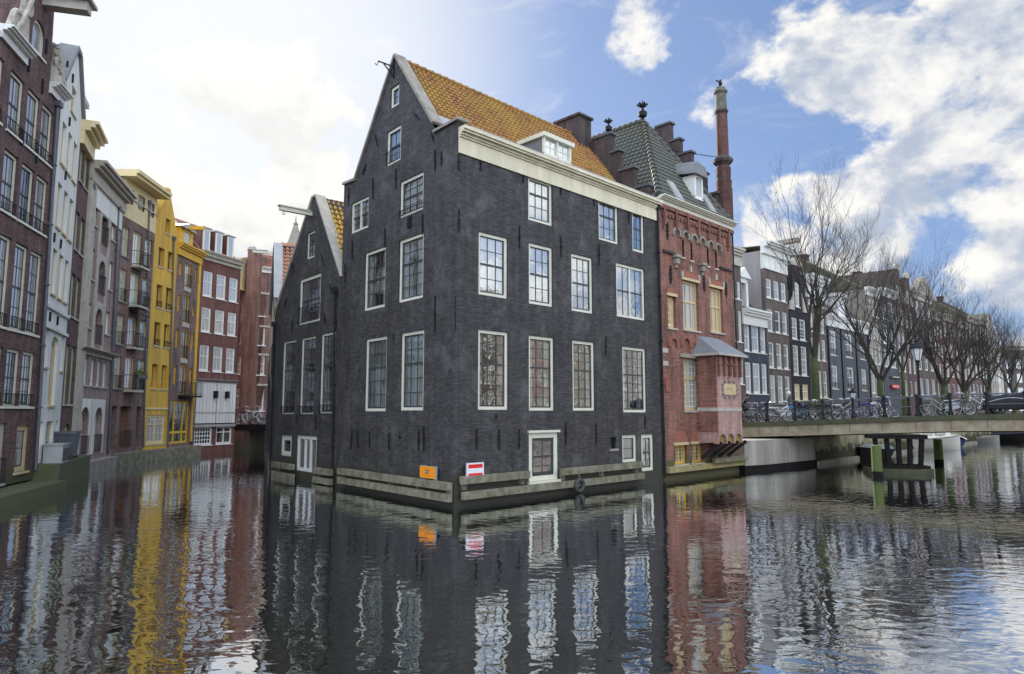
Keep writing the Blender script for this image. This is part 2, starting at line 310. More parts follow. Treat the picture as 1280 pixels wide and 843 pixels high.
# ---------------------------------------------------------------- houses
class House:
    def __init__(s, name, label, F, cat='house', group=None):
        s.F = F; s.root = empty(name, label, cat, group, loc=F.O, rz=math.atan2(F.D.y, F.D.x))
        s.inv = (Matrix.Translation(F.O) @ Matrix.Rotation(math.atan2(F.D.y, F.D.x), 4, 'Z')).inverted()
        s.holes = {}
    def T(s, G=None):
        if G is None or G is s.F: return lambda u, n, z: (u, -n, z)
        return lambda u, n, z: tuple(s.inv @ G.w(u, n, z))
    def part(s, name, mb, mat, parent=None, smooth=False): return mb.build(name, mat, parent or s.root, smooth)
    def winpx(s, tl, br, st, G=None, **kw):
        G = G or s.F; u0, z1 = G.px(*tl); u1, z0 = G.px(*br)
        if u1 < u0 + .15: u1 = u0 + .4
        return s.win(u0, z0, u1, z1, st, G, **kw)
    def win(s, u0, z0, u1, z1, st, G=None, **kw):
        st = dict(st, **kw); G = G or s.F; T = s.T(G); g = st.get
        fw, rec = g('fw', .09), g('rec', .08); arch = g('arch')
        rise = min((u1 - u0) / 2, z1 - z0) if arch == 1 else (g('rise', .18) if arch else 0)
        if arch:
            poly = [(u0, z0), (u1, z0)]; zc = z1 - rise; um = (u0 + u1) / 2; hw = (u1 - u0) / 2; K = 8
            poly += [(um + hw * math.cos(math.pi * k / K), zc + rise * math.sin(math.pi * k / K)) for k in range(K + 1)]
        else: poly = [(u0, z0), (u1, z0), (u1, z1), (u0, z1)]
        s.holes.setdefault(id(G), []).append((poly, rec + g('deep', .22)))
        e = .003; a0, a1, b0, b1 = u0 + e, u1 - e, z0 + e, z1 - e
        f = MB(); back = -rec - .09
        fn = MB(); n0 = -rec
        if arch:
            inner = [((u - um) * (1 - fw / hw) + um, z0 + fw + (z - z0) * (1 - 2 * fw / (z1 - z0))) for u, z in poly]
            pp = [((u - um) * .997 + um, z) for u, z in poly]; k = len(pp)
            f.add([T(u, n0, z) for u, z in pp] + [T(u, n0, z) for u, z in inner], [(i, (i + 1) % k, k + (i + 1) % k, k + i) for i in range(k)])
            f.add([T(u, n0, z) for u, z in inner] + [T(u, back, z) for u, z in inner], [(i, (i + 1) % k, k + (i + 1) % k, k + i) for i in range(k)])
        else:
            f.box(T, a0, a0 + fw, back, n0, b0, b1); f.box(T, a1 - fw, a1, back, n0, b0, b1)
            f.box(T, a0 + fw, a1 - fw, back, n0, b1 - fw, b1); f.box(T, a0 + fw, a1 - fw, back, n0, b0, b0 + fw * .9)
            if g('mull'):
                for q in g('mull'):
                    x = u0 + (u1 - u0) * q; f.box(T, x - fw * .45, x + fw * .45, back, n0 - .01, b0 + fw * .9, b1 - fw)
            if g('transom'):
                x = z0 + (z1 - z0) * g('transom'); f.box(T, a0 + fw, a1 - fw, back, n0 - .005, x - fw * .45, x + fw * .45)
        w = f.build(g('name', 'window'), g('fm', M['cream']), s.root)
        i0, i1, j0, j1 = u0 + fw, u1 - fw, z0 + fw, z1 - fw
        sp = j0 + (j1 - j0) * (1 - g('split', .5)); bw = g('bw', .028)
        sash = MB(); sn0, sn1 = -rec - .075, -rec - .035
        if g('cols', 0):
            if g('stile', .04):
                q = g('stile', .04)
                sash.box(T, i0, i0 + q, sn0, sn1, j0, j1); sash.box(T, i1 - q, i1, sn0, sn1, j0, j1)
                sash.box(T, i0 + q, i1 - q, sn0, sn1, j0, j0 + q * 1.3); sash.box(T, i0 + q, i1 - q, sn0, sn1, j1 - q, j1)
            if g('split', .5) > 0: sash.box(T, i0 + .005, i1 - .005, sn0 + .002, sn1 + .012, sp - .035, sp + .035)
            for k in range(1, g('cols')):
                x = i0 + (i1 - i0) * k / g('cols'); sash.box(T, x - bw / 2, x + bw / 2, sn0 + .003, sn1 - .008, j0 + .01, j1 - .01)
            for lo, hi, r in ((j0, sp, g('rb', 0)), (sp, j1, g('rt', 0))):
                for k in range(1, r):
                    z = lo + (hi - lo) * k / r; sash.box(T, i0 + .01, i1 - .01, sn0 + .006, sn1 - .011, z - bw / 2, z + bw / 2)
            if sash.v: sash.build('sash', g('sm', M['sash']), w)
        pn = -rec - .06
        if arch:
            pm = MB().add([T(u, pn, z) for u, z in poly], [tuple(range(len(poly)))])
        else: pm = MB().quad(T(i0 - .02, pn, j0 - .02), T(i1 + .02, pn, j0 - .02), T(i1 + .02, pn, j1 + .02), T(i0 - .02, pn, j1 + .02))
        pm.build('pane', g('pane', M['room']), w)
        if g('curtain'):
            k = 20; cu = g('curtain'); rng = random.Random(int(u0 * 100 + z0 * 37)); zd = z0 + g('half', 0) * (z1 - z0)
            for (a, b) in (((0, .5 - cu), (.5 + cu, 1)) if cu > .02 else ((0, 1),)):
                c = MB()
                pts = []
                for i in range(k + 1):
                    x = u0 + (u1 - u0) * (a + (b - a) * i / k); dn = -rec - .17 + .025 * math.sin(i * 1.5 + rng.random())
                    pts += [T(x, dn, zd), T(x, dn + .01, z1)]
                c.add(pts, [(2 * i, 2 * i + 2, 2 * i + 3, 2 * i + 1) for i in range(k)])
                c.build('curtain', M['curtain'], w, True)
        if g('sill'):
            MB().box(T, u0 - .08, u1 + .08, -rec + .004, g('sillout', .07), z0 - g('sillh', .09), z0 - .002).build('sill', g('sillm', g('fm', M['cream'])), w)
        if g('rail'):
            r = MB(); h = g('rail'); q = .10 if h > .6 else .05
            for z in (z0 + .06, z0 + h): r.box(T, u0 + .02, u1 - .02, q - .02, q, z, z + .03)
            nb = max(3, int((u1 - u0) / .13))
            for k in range(nb + 1):
                x = u0 + .03 + (u1 - u0 - .06) * k / nb; r.box(T, x - .009, x + .009, q - .018, q - .003, z0 + .09, z0 + h)
            for x in (u0 + .03, u1 - .03): r.box(T, x - .012, x + .012, -rec, q - .02, z0 + h, z0 + h + .025)
            r.build('railing', M['iron'], w)
        return w
    def wall(s, mat, faces, extra=None, name='wall'):
        """faces: list of (facade, outline); openings recorded by win() are cut out, with reveals"""
        mb = MB()
        for G, outline in faces:
            T = s.T(G); hs = s.holes.get(id(G), []); lines = [[Vector((u, z, 0)) for u, z in outline]] + [[Vector((u, z, 0)) for u, z in h] for h, _ in hs]
            allp = [p for l in lines for p in l]
            tri = tessellate_polygon(lines)
            mb.add([T(p.x, 0, p.y) for p in allp], [tuple(t) for t in tri])
            for h, rv in hs:
                k = len(h); mb.add([T(u, 0, z) for u, z in h] + [T(u, -rv, z) for u, z in h], [(i, (i + 1) % k, k + (i + 1) % k, k + i) for i in range(k)])
        if extra: extra(mb)
        return mb.build(name, mat, s.root)
    def shell(s, outline, depth, mat, skip_front=True, name='wall'):
        """front with openings plus body of the same outline run back"""
        T = s.T()
        def ex(mb):
            k = len(outline); p = [T(u, 0, z) for u, z in outline] + [T(u, -depth, z) for u, z in outline]
            mb.add(p, [(i, (i + 1) % k, k + (i + 1) % k, k + i) for i in range(k)])
            mb.add(p[k:], [tuple(t) for t in tessellate_polygon([[Vector((u, z, 0)) for u, z in outline]])])
        return s.wall(mat, [(s.F, outline)], ex, name)
    def boxpart(s, name, mat, u0, u1, n0, n1, z0, z1, G=None, parent=None):
        return MB().box(s.T(G), u0, u1, n0, n1, z0, z1).build(name, mat, parent or s.root)
    def cornice(s, u0, u1, z, h, out, mat, G=None, name='cornice', steps=3, mb=None):
        T = s.T(G); b = mb or MB()
        b.box(T, u0, u1, -.1, out * .25, z - h, z - h * .42)
        b.box(T, u0, u1, -.1, out * .55, z - h * .42, z - h * .27)
        b.box(T, u0, u1, -.1, out * .8, z - h * .27, z - h * .13)
        b.box(T, u0, u1, -.1, out, z - h * .13, z)
        return b.build(name, mat, s.root)
    def anchor(s, px0, px1, G=None, w=.045):
        """iron wall anchor between two photo points on the wall"""
        G = G or s.F; T = s.T(G); (u0, z0), (u1, z1) = G.px(*px0), G.px(*px1)
        b = MB(); b.bar(T(u0, .035, z0), T(u1, .035, z1), w, .03, up=Vector((0, 0, 1)) if abs(u0 - u1) > .05 else Vector((1, 0.1, 0)))
        m = T((u0 + u1) / 2, .05, (z0 + z1) / 2); b.tube([T((u0 + u1) / 2, 0, (z0 + z1) / 2), T((u0 + u1) / 2, .07, (z0 + z1) / 2)], .04, 6)
        b.build('wall_anchor', M['iron'], s.root)
    def pipe(s, pts, G=None, r=.05, mat=None, name='drainpipe', hopper=True):
        G = G or s.F; T = s.T(G); b = MB(); P = []
        for x, y in pts: u, z = G.px(x, y); P.append(T(u, .09, z))
        b.tube(P, r, 8)
        for q in range(1, 6):
            a = Vector(P[0]).lerp(Vector(P[-1]), q / 6)
            if len(P) == 2: b.box(lambda u, n, z: (a.x + u, a.y + n, a.z + z), -r * 1.35, r * 1.35, -r * 1.3, r * 1.3, -.03, .03)
        if hopper:
            a = Vector(P[0]); b.box(lambda u, n, z: (a.x + u, a.y + n, a.z + z), -r * 2.4, r * 2.4, -r * 2.2, r * 2.2, -.02, .22)
        return b.build(name, mat or M['iron'], s.root)
def pantiles(mb, P0, A, U, Nn, la, lu, tw=.24, th=.30, amp=.035, lip=.045, keep=None, cs=5):
    """rows of overlapping pantiles on the plane P0 + a*A + b*U (unit vectors), Nn its outward normal"""
    P0, A, U, Nn = map(Vector, (P0, A, U, Nn)); nx = max(1, round(la / tw)); ny = max(1, round(lu / th)); tw = la / nx; th = lu / ny
    for j in range(ny):
        b0, b1 = j * th - .03, (j + 1) * th + .01
        row = []
        for i in range(nx * cs + 1):
            a = i * tw / cs; ph = (i % cs) / cs; h = amp * (math.sin(2 * math.pi * ph) + .35 * math.sin(4 * math.pi * ph))
            base = P0 + A * a
            row.append((base + U * b0 + Nn * (h + .01), base + U * b0 + Nn * (h + lip + .02), base + U * b1 + Nn * (h + .02)))
        for i in range(nx * cs):
            if keep and not keep((i + .5) * tw / cs, (j + .5) * th): continue
            p, q = row[i], row[i + 1]
            mb.add([p[0], q[0], q[1], p[1], q[2], p[2]], [(0, 1, 2, 3), (3, 2, 4, 5)])
SASH = dict(fw=.12, rec=.06, fm=M['cream'], sm=M['sash'], cols=3, rt=2, rb=2, split=.5, pane=M['glass'], deep=.5)
EXPO = 1.08
# ---------------------------------------------------------------- the corner house
C = on_z(567, 634.5, -.0)
FR = Facade(C, dirh(1510))
dl = -dirh(-90)
tmpF = Facade(C, dl); LL = -tmpF.px(420, 605)[0]
FL = Facade(C - tmpF.D * LL, dl)
WR = FR.px(829.5, 600)[0]
H = House('corner_house', 'large dark painted brick house on the corner with an orange tiled roof', FL)
TL_, TR_ = H.T(), H.T(FR)
up = lambda x, y, **k: FL.px(x, y, **k)
zE = FR.px(567, 158)[1]
apex = FL.px(494.5, 71); sh1 = FL.px(444.5, 226); sh0 = FL.px(431.5, 231)
verge = FL.px(541, 154); par = FL.px(545, 156)
zPar = FL.px(563, 156)[1]
W3 = dict(SASH, curtain=.0001)
W = lambda tl, br, G, **k: H.winpx(tl, br, dict(SASH, **k), G)
# left-hand gable wall
W((488.3, 111), (498.6, 130), FL, cols=1, split=0, curtain=.001, fw=.13)
W((483.6, 165.5), (500.7, 199.8), FL, cols=2, rt=1, rb=1, curtain=.001, rail=.55, fw=.13)
W((500, 228), (528.8, 261.7), FL, curtain=.001, rail=.25, rt=2, rb=2)
W((439.2, 255), (460.2, 284), FL, mull=(.5,), cols=4, rt=2, rb=2, stile=0, curtain=.15)
W((456.3, 316.8), (480.8, 383.4), FL, rt=2, rb=2, curtain=.2)
W((499, 301.2), (528.5, 372), FL, rt=2, rb=3, split=.4, curtain=.12)
W((457.3, 424.3), (481.9, 514.3), FL, rt=2, rb=3, split=.4, curtain=.001)
W((501.4, 416.8), (528.8, 513.2), FL, rt=2, rb=3, split=.4, curtain=.001)
# canal wall
W((660.3, 219.4), (690.8, 283.2), FR, rt=1, rb=2, split=.35, curtain=.001)
W((747.9, 248.6), (773.2, 306.1), FR, rt=1, rb=2, split=.35, curtain=.02)
W((790, 263), (805.7, 317.4), FR, cols=2, rt=1, rb=2, split=.4, curtain=.1)
W((598.5, 289), (634.7, 373.8), FR, rt=2, rb=2, split=.5, curtain=.001)
W((661, 302.9), (691.2, 384.1), FR, rt=2, rb=2, curtain=.001, half=.25)
W((714, 316.3), (741.4, 392.6), FR, rt=2, rb=2, curtain=.0001, half=.4)
W((769.9, 328), (806.8, 401.2), FR, mull=(.5,), cols=4, rt=1, rb=1, stile=0, curtain=.0001, half=.5)
W((598, 411.5), (635.4, 512.5), FR, rt=3, rb=4, split=.42, curtain=.24)
W((661, 419), (693, 513.6), FR, rt=3, rb=4, split=.42, curtain=.2)
W((715.4, 425.2), (743.9, 513.6), FR, rt=3, rb=4, split=.42, curtain=.28)
W((777.7, 433), (808.6, 515.7), FR, cols=4, rt=3, rb=4, split=.42, curtain=.22)
d = W((661, 541.5), (697.6, 599), FR, cols=2, rt=1, rb=2, split=.5, fw=.20, rec=.03, name='door', sm=M['doorgreen'], stile=.1, curtain=.3, sill=True, sillh=.14, sillout=.1, pane=M['roomdark'])
u0, z1 = FR.px(661, 541.5); u1, z0 = FR.px(697.6, 599)
MB().box(TR_, u0 - .07, u1 + .07, -.02, .08, z1, z1 + .09).build('lintel', M['cream'], d)
W((777.7, 544.3), (796.2, 577), FR, cols=1, split=0, curtain=.001, fw=.13)
W((801.5, 543.4), (817.6, 588), FR, cols=2, rt=1, rb=2, name='door', pane=M['roomdark'], sm=M['doorgreen'], fw=.16)
W((762.5, 547), (770.6, 561), FR, cols=0, fw=.03, fm=M['iron'], sm=M['iron'], pane=M['roomdark'], rec=.1, sill=True, sillm=M['stone'])
zWt = FR.px(567, 158)[1] - .15
outL = [(0, -1), (LL, -1), (LL, zPar), (par[0], zPar), verge, apex, (apex[0] - .12, apex[1]), sh1, (0, sh0[1])]
outR = [(0, -1), (WR, -1), (WR, zWt), (0, zWt)]
DEP = LL
def back(mb):
    # rear and party walls
    g = [FL.w(u, 0, z) for u, z in outL]; h = [p + FR.D * WR for p in g]
    loc = lambda p: tuple(H.inv @ p)
    k = len(g); mb.add([loc(p) for p in h], [tuple(t) for t in tessellate_polygon([[Vector((u, z, 0)) for u, z in outL]])])
    mb.add([loc(g[0]), loc(g[-1]), loc(h[-1]), loc(h[0])], [(0, 1, 2, 3)])
    a, b, c2, d2 = FL.w(LL, 0, zWt), FL.w(LL, 0, zPar), FL.w(LL, 0, zPar) + FR.D * .35, FL.w(LL, 0, zWt) + FR.D * .35
    e, f = FL.w(par[0] - .1, 0, zPar) , FL.w(par[0] - .1, 0, zPar) + FR.D * .35
    mb.add([loc(x) for x in (a, b, c2, d2, e, f)], [(0, 1, 2, 3), (1, 4, 5, 2)])
    g0 = FL.w(par[0] - .1, 0, zWt) + FR.D * .35
    mb.add([loc(x) for x in (d2, c2, f, g0)], [(0, 1, 2, 3)])
H.wall(DARKB, [(FL, outL), (FR, outR)], back)
# interior floors and partition so that windows look into rooms
inr = MB()
for z in (3.2 - .6, 3.2 + 2.9, 3.2 + 6.2): inr.box(lambda u, n, zz: tuple(H.inv @ (FL.w(u, 0, zz) + FR.D * n)), .4, LL - .4, .5, WR - .4, z, z + .2)
inr.box(lambda u, n, zz: tuple(H.inv @ (FL.w(u, 0, zz) + FR.D * n)), .4, LL - 3, 4, 4.2, 0, zWt - .5)
inr.build('interior_floors', M['interior'], H.root)
# roof
zr = apex[1] - .05; uR = apex[0] - .06; zEv = zWt + .25
def rp(u, s_, z, off=0): return Vector(H.inv @ (FL.w(u, 0, z) + FR.D * s_))
slp = (verge[1] - apex[1]) / (verge[0] - apex[0]); zlow = FR.px(567, 157)[1] + .06; ulow = uR + (zlow - zr) / slp
e0, r0 = rp(ulow, .35, zlow), rp(uR, .35, zr)
Uv = (r0 - e0); lu = Uv.length; Uv.normalize(); Av = (rp(0, 1, 0) - rp(0, 0, 0)).normalized(); Nv = Av.cross(Uv); Nv = Nv if Nv.z > 0 else -Nv
rb = MB(); rb.quad(*[tuple(p) for p in (e0, e0 + Av * (WR - .4), r0 + Av * (WR - .4), r0)])
l0 = rp(sh1[0], .35, sh1[1] - .1); rb.quad(tuple(l0), tuple(l0 + Av * (WR - .4)), tuple(r0 + Av * (WR - .4)), tuple(r0))
pantiles(rb, e0, Av, Uv, Nv, WR - .4, lu, .25, .31)
roof = rb.build('roof', M['tileorange'], H.root, True)
for p in roof.data.polygons: p.use_smooth = False
rt = MB()
for k in range(int((WR - .4) / .4)):
    a = r0 + Av * (k * .4); rt.tube([a + Vector((0, 0, .02)), a + Av * .42 + Vector((0, 0, .05))], [.10, .13], 8)
rt.build('ridge_tiles', M['tileorange'], roof)
cp = MB()  # coping of the gable
for (a, b) in ((verge, apex), (apex, sh1), (sh1, (0, sh0[1])), ((LL + .1, zPar), (par[0] - .05, zPar)), ):
    A_, B_ = Vector((a[0], 0, a[1])), Vector((b[0], 0, b[1])); dd = (B_ - A_).normalized(); nn = Vector((-dd.z, 0, dd.x)); nn = nn if nn.z > 0 else -nn
    pr = [A_ - dd * .05, B_ + dd * .05]
    q = []
    for p in pr:
        for off in (0.002, .11):
            for y in (-.09, .42): q.append((p.x + nn.x * off, y, p.z + nn.z * off))
    cp.add(q, [(0, 1, 3, 2), (4, 6, 7, 5), (0, 4, 5, 1), (2, 3, 7, 6), (0, 2, 6, 4), (1, 5, 7, 3)])
cp.build('gable_coping', M['stone'], H.root)
# cornice along the canal wall, with gutter
cb = MB()
zt = FR.px(567, 157)[1]; 
for (o, a, b) in ((.06, .95, .36), (.12, .36, .29), (.18, .29, .20), (.30, .20, .12), (.36, .12, .0)): cb.box(TR_, .06, WR - .02, -.1, o, zt - a, zt - b)
cb.build('cornice', M['creamcorn'], H.root)
MB().box(TR_, .37, WR - .02, -(LL - ulow) - .3, .36, zt + .002, zt + .04).build('gutter', M['zinc'], H.root)
# dormer
nD = -.75
du0, dz1 = FR.px(679.8, 171, n=nD); du1, dz0 = FR.px(714.3, 205, n=nD)
dz1 = FR.px(679.8, 170, n=nD)[1]; dz0 = FR.px(680, 192, n=nD)[1]
zroof = lambda b: zEv - .05 + (b) * (zr - zEv) / ((LL - uR) * abs(FL.D.dot(FR.N)) + .001)
dm = MB(); bk = nD - 1.9
dm.box(TR_, du0, du0 + .12, nD - .1, nD, dz0, dz1); dm.box(TR_, du1 - .12, du1, nD - .1, nD, dz0, dz1); dm.box(TR_, (du0 + du1) / 2 - .06, (du0 + du1) / 2 + .06, nD - .1, nD, dz0, dz1)
dm.box(TR_, du0, du1, nD - .1, nD, dz0 - .05, dz0 + .08); dm.box(TR_, du0 - .1, du1 + .1, bk, nD + .12, dz1 - .02, dz1 + .16)
dor = dm.build('dormer', M['cream'], H.root)
MB().box(TR_, du0 + .02, du0 + .08, bk, nD - .1, dz0 - .6, dz1).box(TR_, du1 - .08, du1 - .02, bk, nD - .1, dz0 - .6, dz1).build('dormer_cheek', M['lead'], dor)
sb = MB()
for a, b in ((du0 + .12, (du0 + du1) / 2 - .06), ((du0 + du1) / 2 + .06, du1 - .12)):
    sb.box(TR_, (a + b) / 2 - .015, (a + b) / 2 + .015, nD - .08, nD - .05, dz0, dz1); sb.box(TR_, a, b, nD - .08, nD - .052, (dz0 + dz1) / 2 - .015, (dz0 + dz1) / 2 + .015)
    sb.box(TR_, a, a + .04, nD - .08, nD - .045, dz0, dz1); sb.box(TR_, b - .04, b, nD - .08, nD - .045, dz0, dz1)
sb.build('sash', M['cream'], dor)
MB().quad(TR_(du0 + .1, nD - .07, dz0), TR_(du1 - .1, nD - .07, dz0), TR_(du1 - .1, nD - .07, dz1), TR_(du0 + .1, nD - .07, dz1)).build('pane', M['roomlight'], dor)
# skylight lying in the tiles
sk = e0 + Av * (FR.px(583, 158)[0] - .35) + Uv * .45
MB().add([tuple(sk + Av * a + Uv * b + Nv * c_) for c_ in (.05, .14) for a, b in ((0, 0), (.75, 0), (.75, .95), (0, .95))], [(4, 5, 6, 7), (0, 1, 5, 4), (1, 2, 6, 5), (2, 3, 7, 6), (3, 0, 4, 7)]).build('skylight', M['zinc'], roof)
MB().add([tuple(sk + Av * a + Uv * b + Nv * .145) for a, b in ((.07, .08), (.68, .08), (.68, .87), (.07, .87))], [(0, 1, 2, 3)]).build('skylight_pane', M['roomlight'], roof)
# chimney at the far end of the ridge
bR = (LL - uR) * abs(FL.D.dot(FR.N))
cu1 = WR - .15; cz = FR.px(720, 148, n=-bR)[1]
ch = MB().box(TR_, cu1 - 1.0, cu1, -bR - 1.1, -bR + .55, zr - 2.0, cz - .12).box(TR_, cu1 - 1.1, cu1 + .1, -bR - 1.2, -bR + .65, cz - .12, cz)
ch.build('chimney', M['darkchim'], H.root)
cpot = MB()
for k in range(5):
    q = TR_(cu1 - .5, -bR - .95 + k * .33, cz); cpot.tube([q, (q[0], q[1], q[2] + .14)], .12, 8)
cpot.build('chimney_pots', M['slate'], H.root)
# iron anchors
for a in [((544.6, 188), (544.6, 214)), ((552.5, 190), (552.5, 207)), ((467, 223), (467, 249)), ((495.5, 211), (495.5, 237)), ((436.5, 235), (436.5, 258)),
          ((482, 286), (482, 310)), ((441, 301), (441, 325)), ((529, 268), (529, 294)), ((432, 330), (432, 353)), ((544.5, 370), (544.5, 416)), ((469, 168), (473, 183)),
          ((454, 219), (458, 205)), ((517.5, 141), (524, 149)), ((540, 166), (543, 178)), ((439, 562), (441, 538)), ((447.7, 560), (447.7, 539)), ((462.5, 560), (462.5, 539)),
          ((487, 563), (487, 541)), ((524, 563), (524, 539)), ((530.5, 565), (530.5, 533)), ((500.5, 549), (500.5, 544))]: H.anchor(a[0], a[1], FL)
for x, y0, y1 in [(573.5, 191, 214), (600.5, 194, 214), (573.5, 262, 290), (653.5, 212, 229), (649, 283, 311), (700.5, 228, 244), (701, 295, 322), (742, 242, 258), (785.5, 261, 279), (748.5, 306, 332),
                  (595.5, 536, 562), (623.5, 537, 562), (648.5, 537, 561), (707, 528, 556), (745, 529, 555), (568.5, 370, 414), (757, 420, 445), (620, 518, 523), (806, 520, 536)]:
    H.anchor((x, y0), (x, y1), FR)
u, z = FL.px(492.7, 97); hk = MB(); hk.bar(TL_(u, .04, z - .05), TL_(u, .04, z + .75), .05, .04, up=Vector((1, 0, 0))); hk.bar(TL_(u, 0, z + .45), TL_(u, .75, z + .45), .05, .04); hk.bar(TL_(u, 0, z), TL_(u, .5, z + .42), .04, .04)
hk.tube([TL_(u, .75, z + .45), TL_(u, .8, z + .25), TL_(u, .9, z + .3)], .02, 5); hk.build('hoist_hook', M['iron'], H.root)
u, z = FL.px(512.5, 278); gv = MB().box(TL_, u - .13, u + .13, 0, .06, z - .22, z + .22)
for k in range(5): gv.box(TL_, u - .1, u + .1, .06, .08, z - .18 + k * .08, z - .15 + k * .08)
gv.build('vent_grille', M['iron'], H.root)
u, z = FL.px(492, 422); H.boxpart('wall_vent', M['slitdark'], u - .1, u + .1, -.001, .012, z - .17, z + .17)
H.pipe([(820, 262), (829.5, 597)], FR, .055)
H.pipe([(421, 366), (417, 600)], FL, .05)
# timber fenders bolted along the wall
def fender(G, T, a, b, n=.30, hh=.26, posts=True):
    (u0, z0), (u1, z1) = G.px(*a, n=n), G.px(*b, n=n); z = (z0 + z1) / 2
    m = MB().box(T, u0, u1, n - .16, n, z - hh / 2, z + hh / 2)
    k = max(2, int((u1 - u0) / 1.6))
    for i in range(k):
        x = u0 + .25 + (u1 - u0 - .5) * i / (k - 1); m.tube([T(x, n - .01, z), T(x, n + .02, z)], .035, 6)
        if posts: m.box(T, x - .08, x + .08, .002, n - .16, z - .34, z + .1)
    m.build('fender_beam', M['timber'], H.root)
fender(FL, TL_, (421, 594), (560.5, 602.5)); fender(FL, TL_, (421, 605.5), (560.5, 616.5), posts=False)
fender(FR, TR_, (578.5, 601), (663, 593.5)); fender(FR, TR_, (703, 588.5), (804, 582.8)); fender(FR, TR_, (580, 618.5), (806, 596.5), posts=False)
def mounted_sign(name, label, G, tl, br, face, marks, n=.2):
    u0, z1 = G.px(*tl, n=n); u1, z0 = G.px(*br, n=n); w, h = u1 - u0, z1 - z0
    rt_ = empty(name, label, 'sign', loc=G.w(u0, n, z0), rz=math.atan2(G.D.y, G.D.x)); T = lambda u, nn, z: (u, -nn, z)
    MB().box(T, 0, w, -.06, -.012, 0, h).box(T, .1, .16, -.17, -.06, -.1, h).box(T, w - .16, w - .1, -.17, -.06, -.1, h).build('sign_frame', M['zinc'], rt_)
    MB().box(T, .012, w - .012, -.012, 0, .012, h - .012).build('sign_face', face, rt_)
    for nm, mt, a, b, c_, d_ in marks: MB().box(T, a * w, b * w, 0.001, .004, c_ * h, d_ * h).build(nm, mt, rt_)
mounted_sign('canal_sign', 'square orange sign with a small black and white mark above the timber fender', FL, (524.6, 582), (543.8, 599.6), M['orange_sign'],
             [('sign_mark', M['iron'], .36, .62, .42, .64), ('sign_mark', M['white_sign'], .34, .64, .48, .57), ('sign_line', M['red_sign'], .3, .7, .27, .285), ('sign_line', M['red_sign'], .25, .75, .75, .765), ('sign_line', M['red_sign'], .3, .7, .2, .215)])
mounted_sign('no_entry_board', 'square red and white striped board for boats on the canal wall', FR, (583.5, 579.3), (605.1, 597.5), M['white_sign'],
             [('red_stripe', M['red_sign'], .09, .91, .66, .9), ('red_stripe', M['red_sign'], .09, .91, .1, .34)])
u, z = FR.px(724, 617, n=.33)
ty = empty('fender_tyre', 'old black tyre hanging at the waterline below the long timber beam', 'tyre', loc=FR.w(u, .36, max(z, .3)), rz=math.atan2(FR.D.y, FR.D.x))
MB().torus((0, 0, 0), (0, 1, 0), .22, .085, 24, 8).build('tyre', M['rubber'], ty, True)
MB().tube([(0, 0, .2), (0, .05, .55)], .015, 5).build('rope', M['timber'], ty)
# ---------------------------------------------------------------- red brick water house with the tall chimney
FB = Facade(FR.w(WR + .06, 0, 0), FR.D)
WB = FB.px(924.5, 590)[0]
B = House('brick_house', 'red brick house with slate roof and tall chimney beside the dark corner house', FB)
TB = B.T()
zB = FB.px(824, 249)[1]; RED = M['red']
def bw(tl, br, **k): return B.winpx(tl, br, dict(dict(fw=.10, rec=.14, fm=M['sand'], sm=M['white'], cols=2, rt=3, rb=4, pane=M['roomlight'], deep=.3, sill=True, sillm=M['palestone']), **k))
def stonehead(w, u0, u1, z, arch=None, pinn=False):
    m = MB().box(TB, u0 - .1, u1 + .1, -.02, .07, z, z + .13); m.build('lintel', M['sand'], w)
    if arch:
        k = 8; um, hw = (u0 + u1) / 2, (u1 - u0) / 2 + .05
        a = [(um + hw * math.cos(math.pi * i / k), z + .14 + arch * math.sin(math.pi * i / k)) for i in range(k + 1)]
        MB().prism(TB, a, .004, .035).build('relieving_arch', M['archred'], w)
        if pinn:
            q = MB()
            for x in (u0 - .06, um, u1 + .06): q.box(TB, x - .06, x + .06, .0, .09, z + (.14 if x != um else .14 + arch), z + (.42 if x != um else arch + .45))
            q.build('finial', M['palestone'], w)
M['archred'] = plain('bright_red_brick_infill', (.34, .13, .085), .8, .4, 9, .2)
M['archyel'] = plain('yellow_brick_infill', (.55, .28, .08), .8, .4, 9, .2)
for tl, br, kw, ar, pn in [((834.4, 369.5), (845.4, 411), dict(cols=1, split=0, pane=M['ochre'], fw=.16), .25, False),
        ((852.9, 349.5), (874.3, 414.5), dict(mull=(.36, .68), transom=.58, cols=0, fw=.12), .35, True),
        ((886.7, 358.5), (904.7, 417), dict(mull=(.36, .68), transom=.58, cols=0, fw=.12, pane=M['roomwarm']), .3, True),
        ((853.8, 445), (876.3, 513.5), dict(mull=(.38,), transom=.60, cols=4, split=.4, rt=3, rb=5, fw=.18), None, False),
        ((843.1, 557), (859.3, 579.5), dict(mull=(.5,), cols=4, split=0, rb=4, fm=M['yellowtrim'], sm=M['iron'], stile=0), .55, False),
        ((864.3, 555.5), (879.3, 578), dict(mull=(.5,), cols=4, split=0, rb=4, fm=M['yellowtrim'], sm=M['iron'], stile=0), .55, False)]:
    w_ = bw(tl, br, **kw); u0, z1 = FB.px(*tl); u1, _ = FB.px(*br)
    if ar: stonehead(w_, u0, u1, z1, ar, pn)
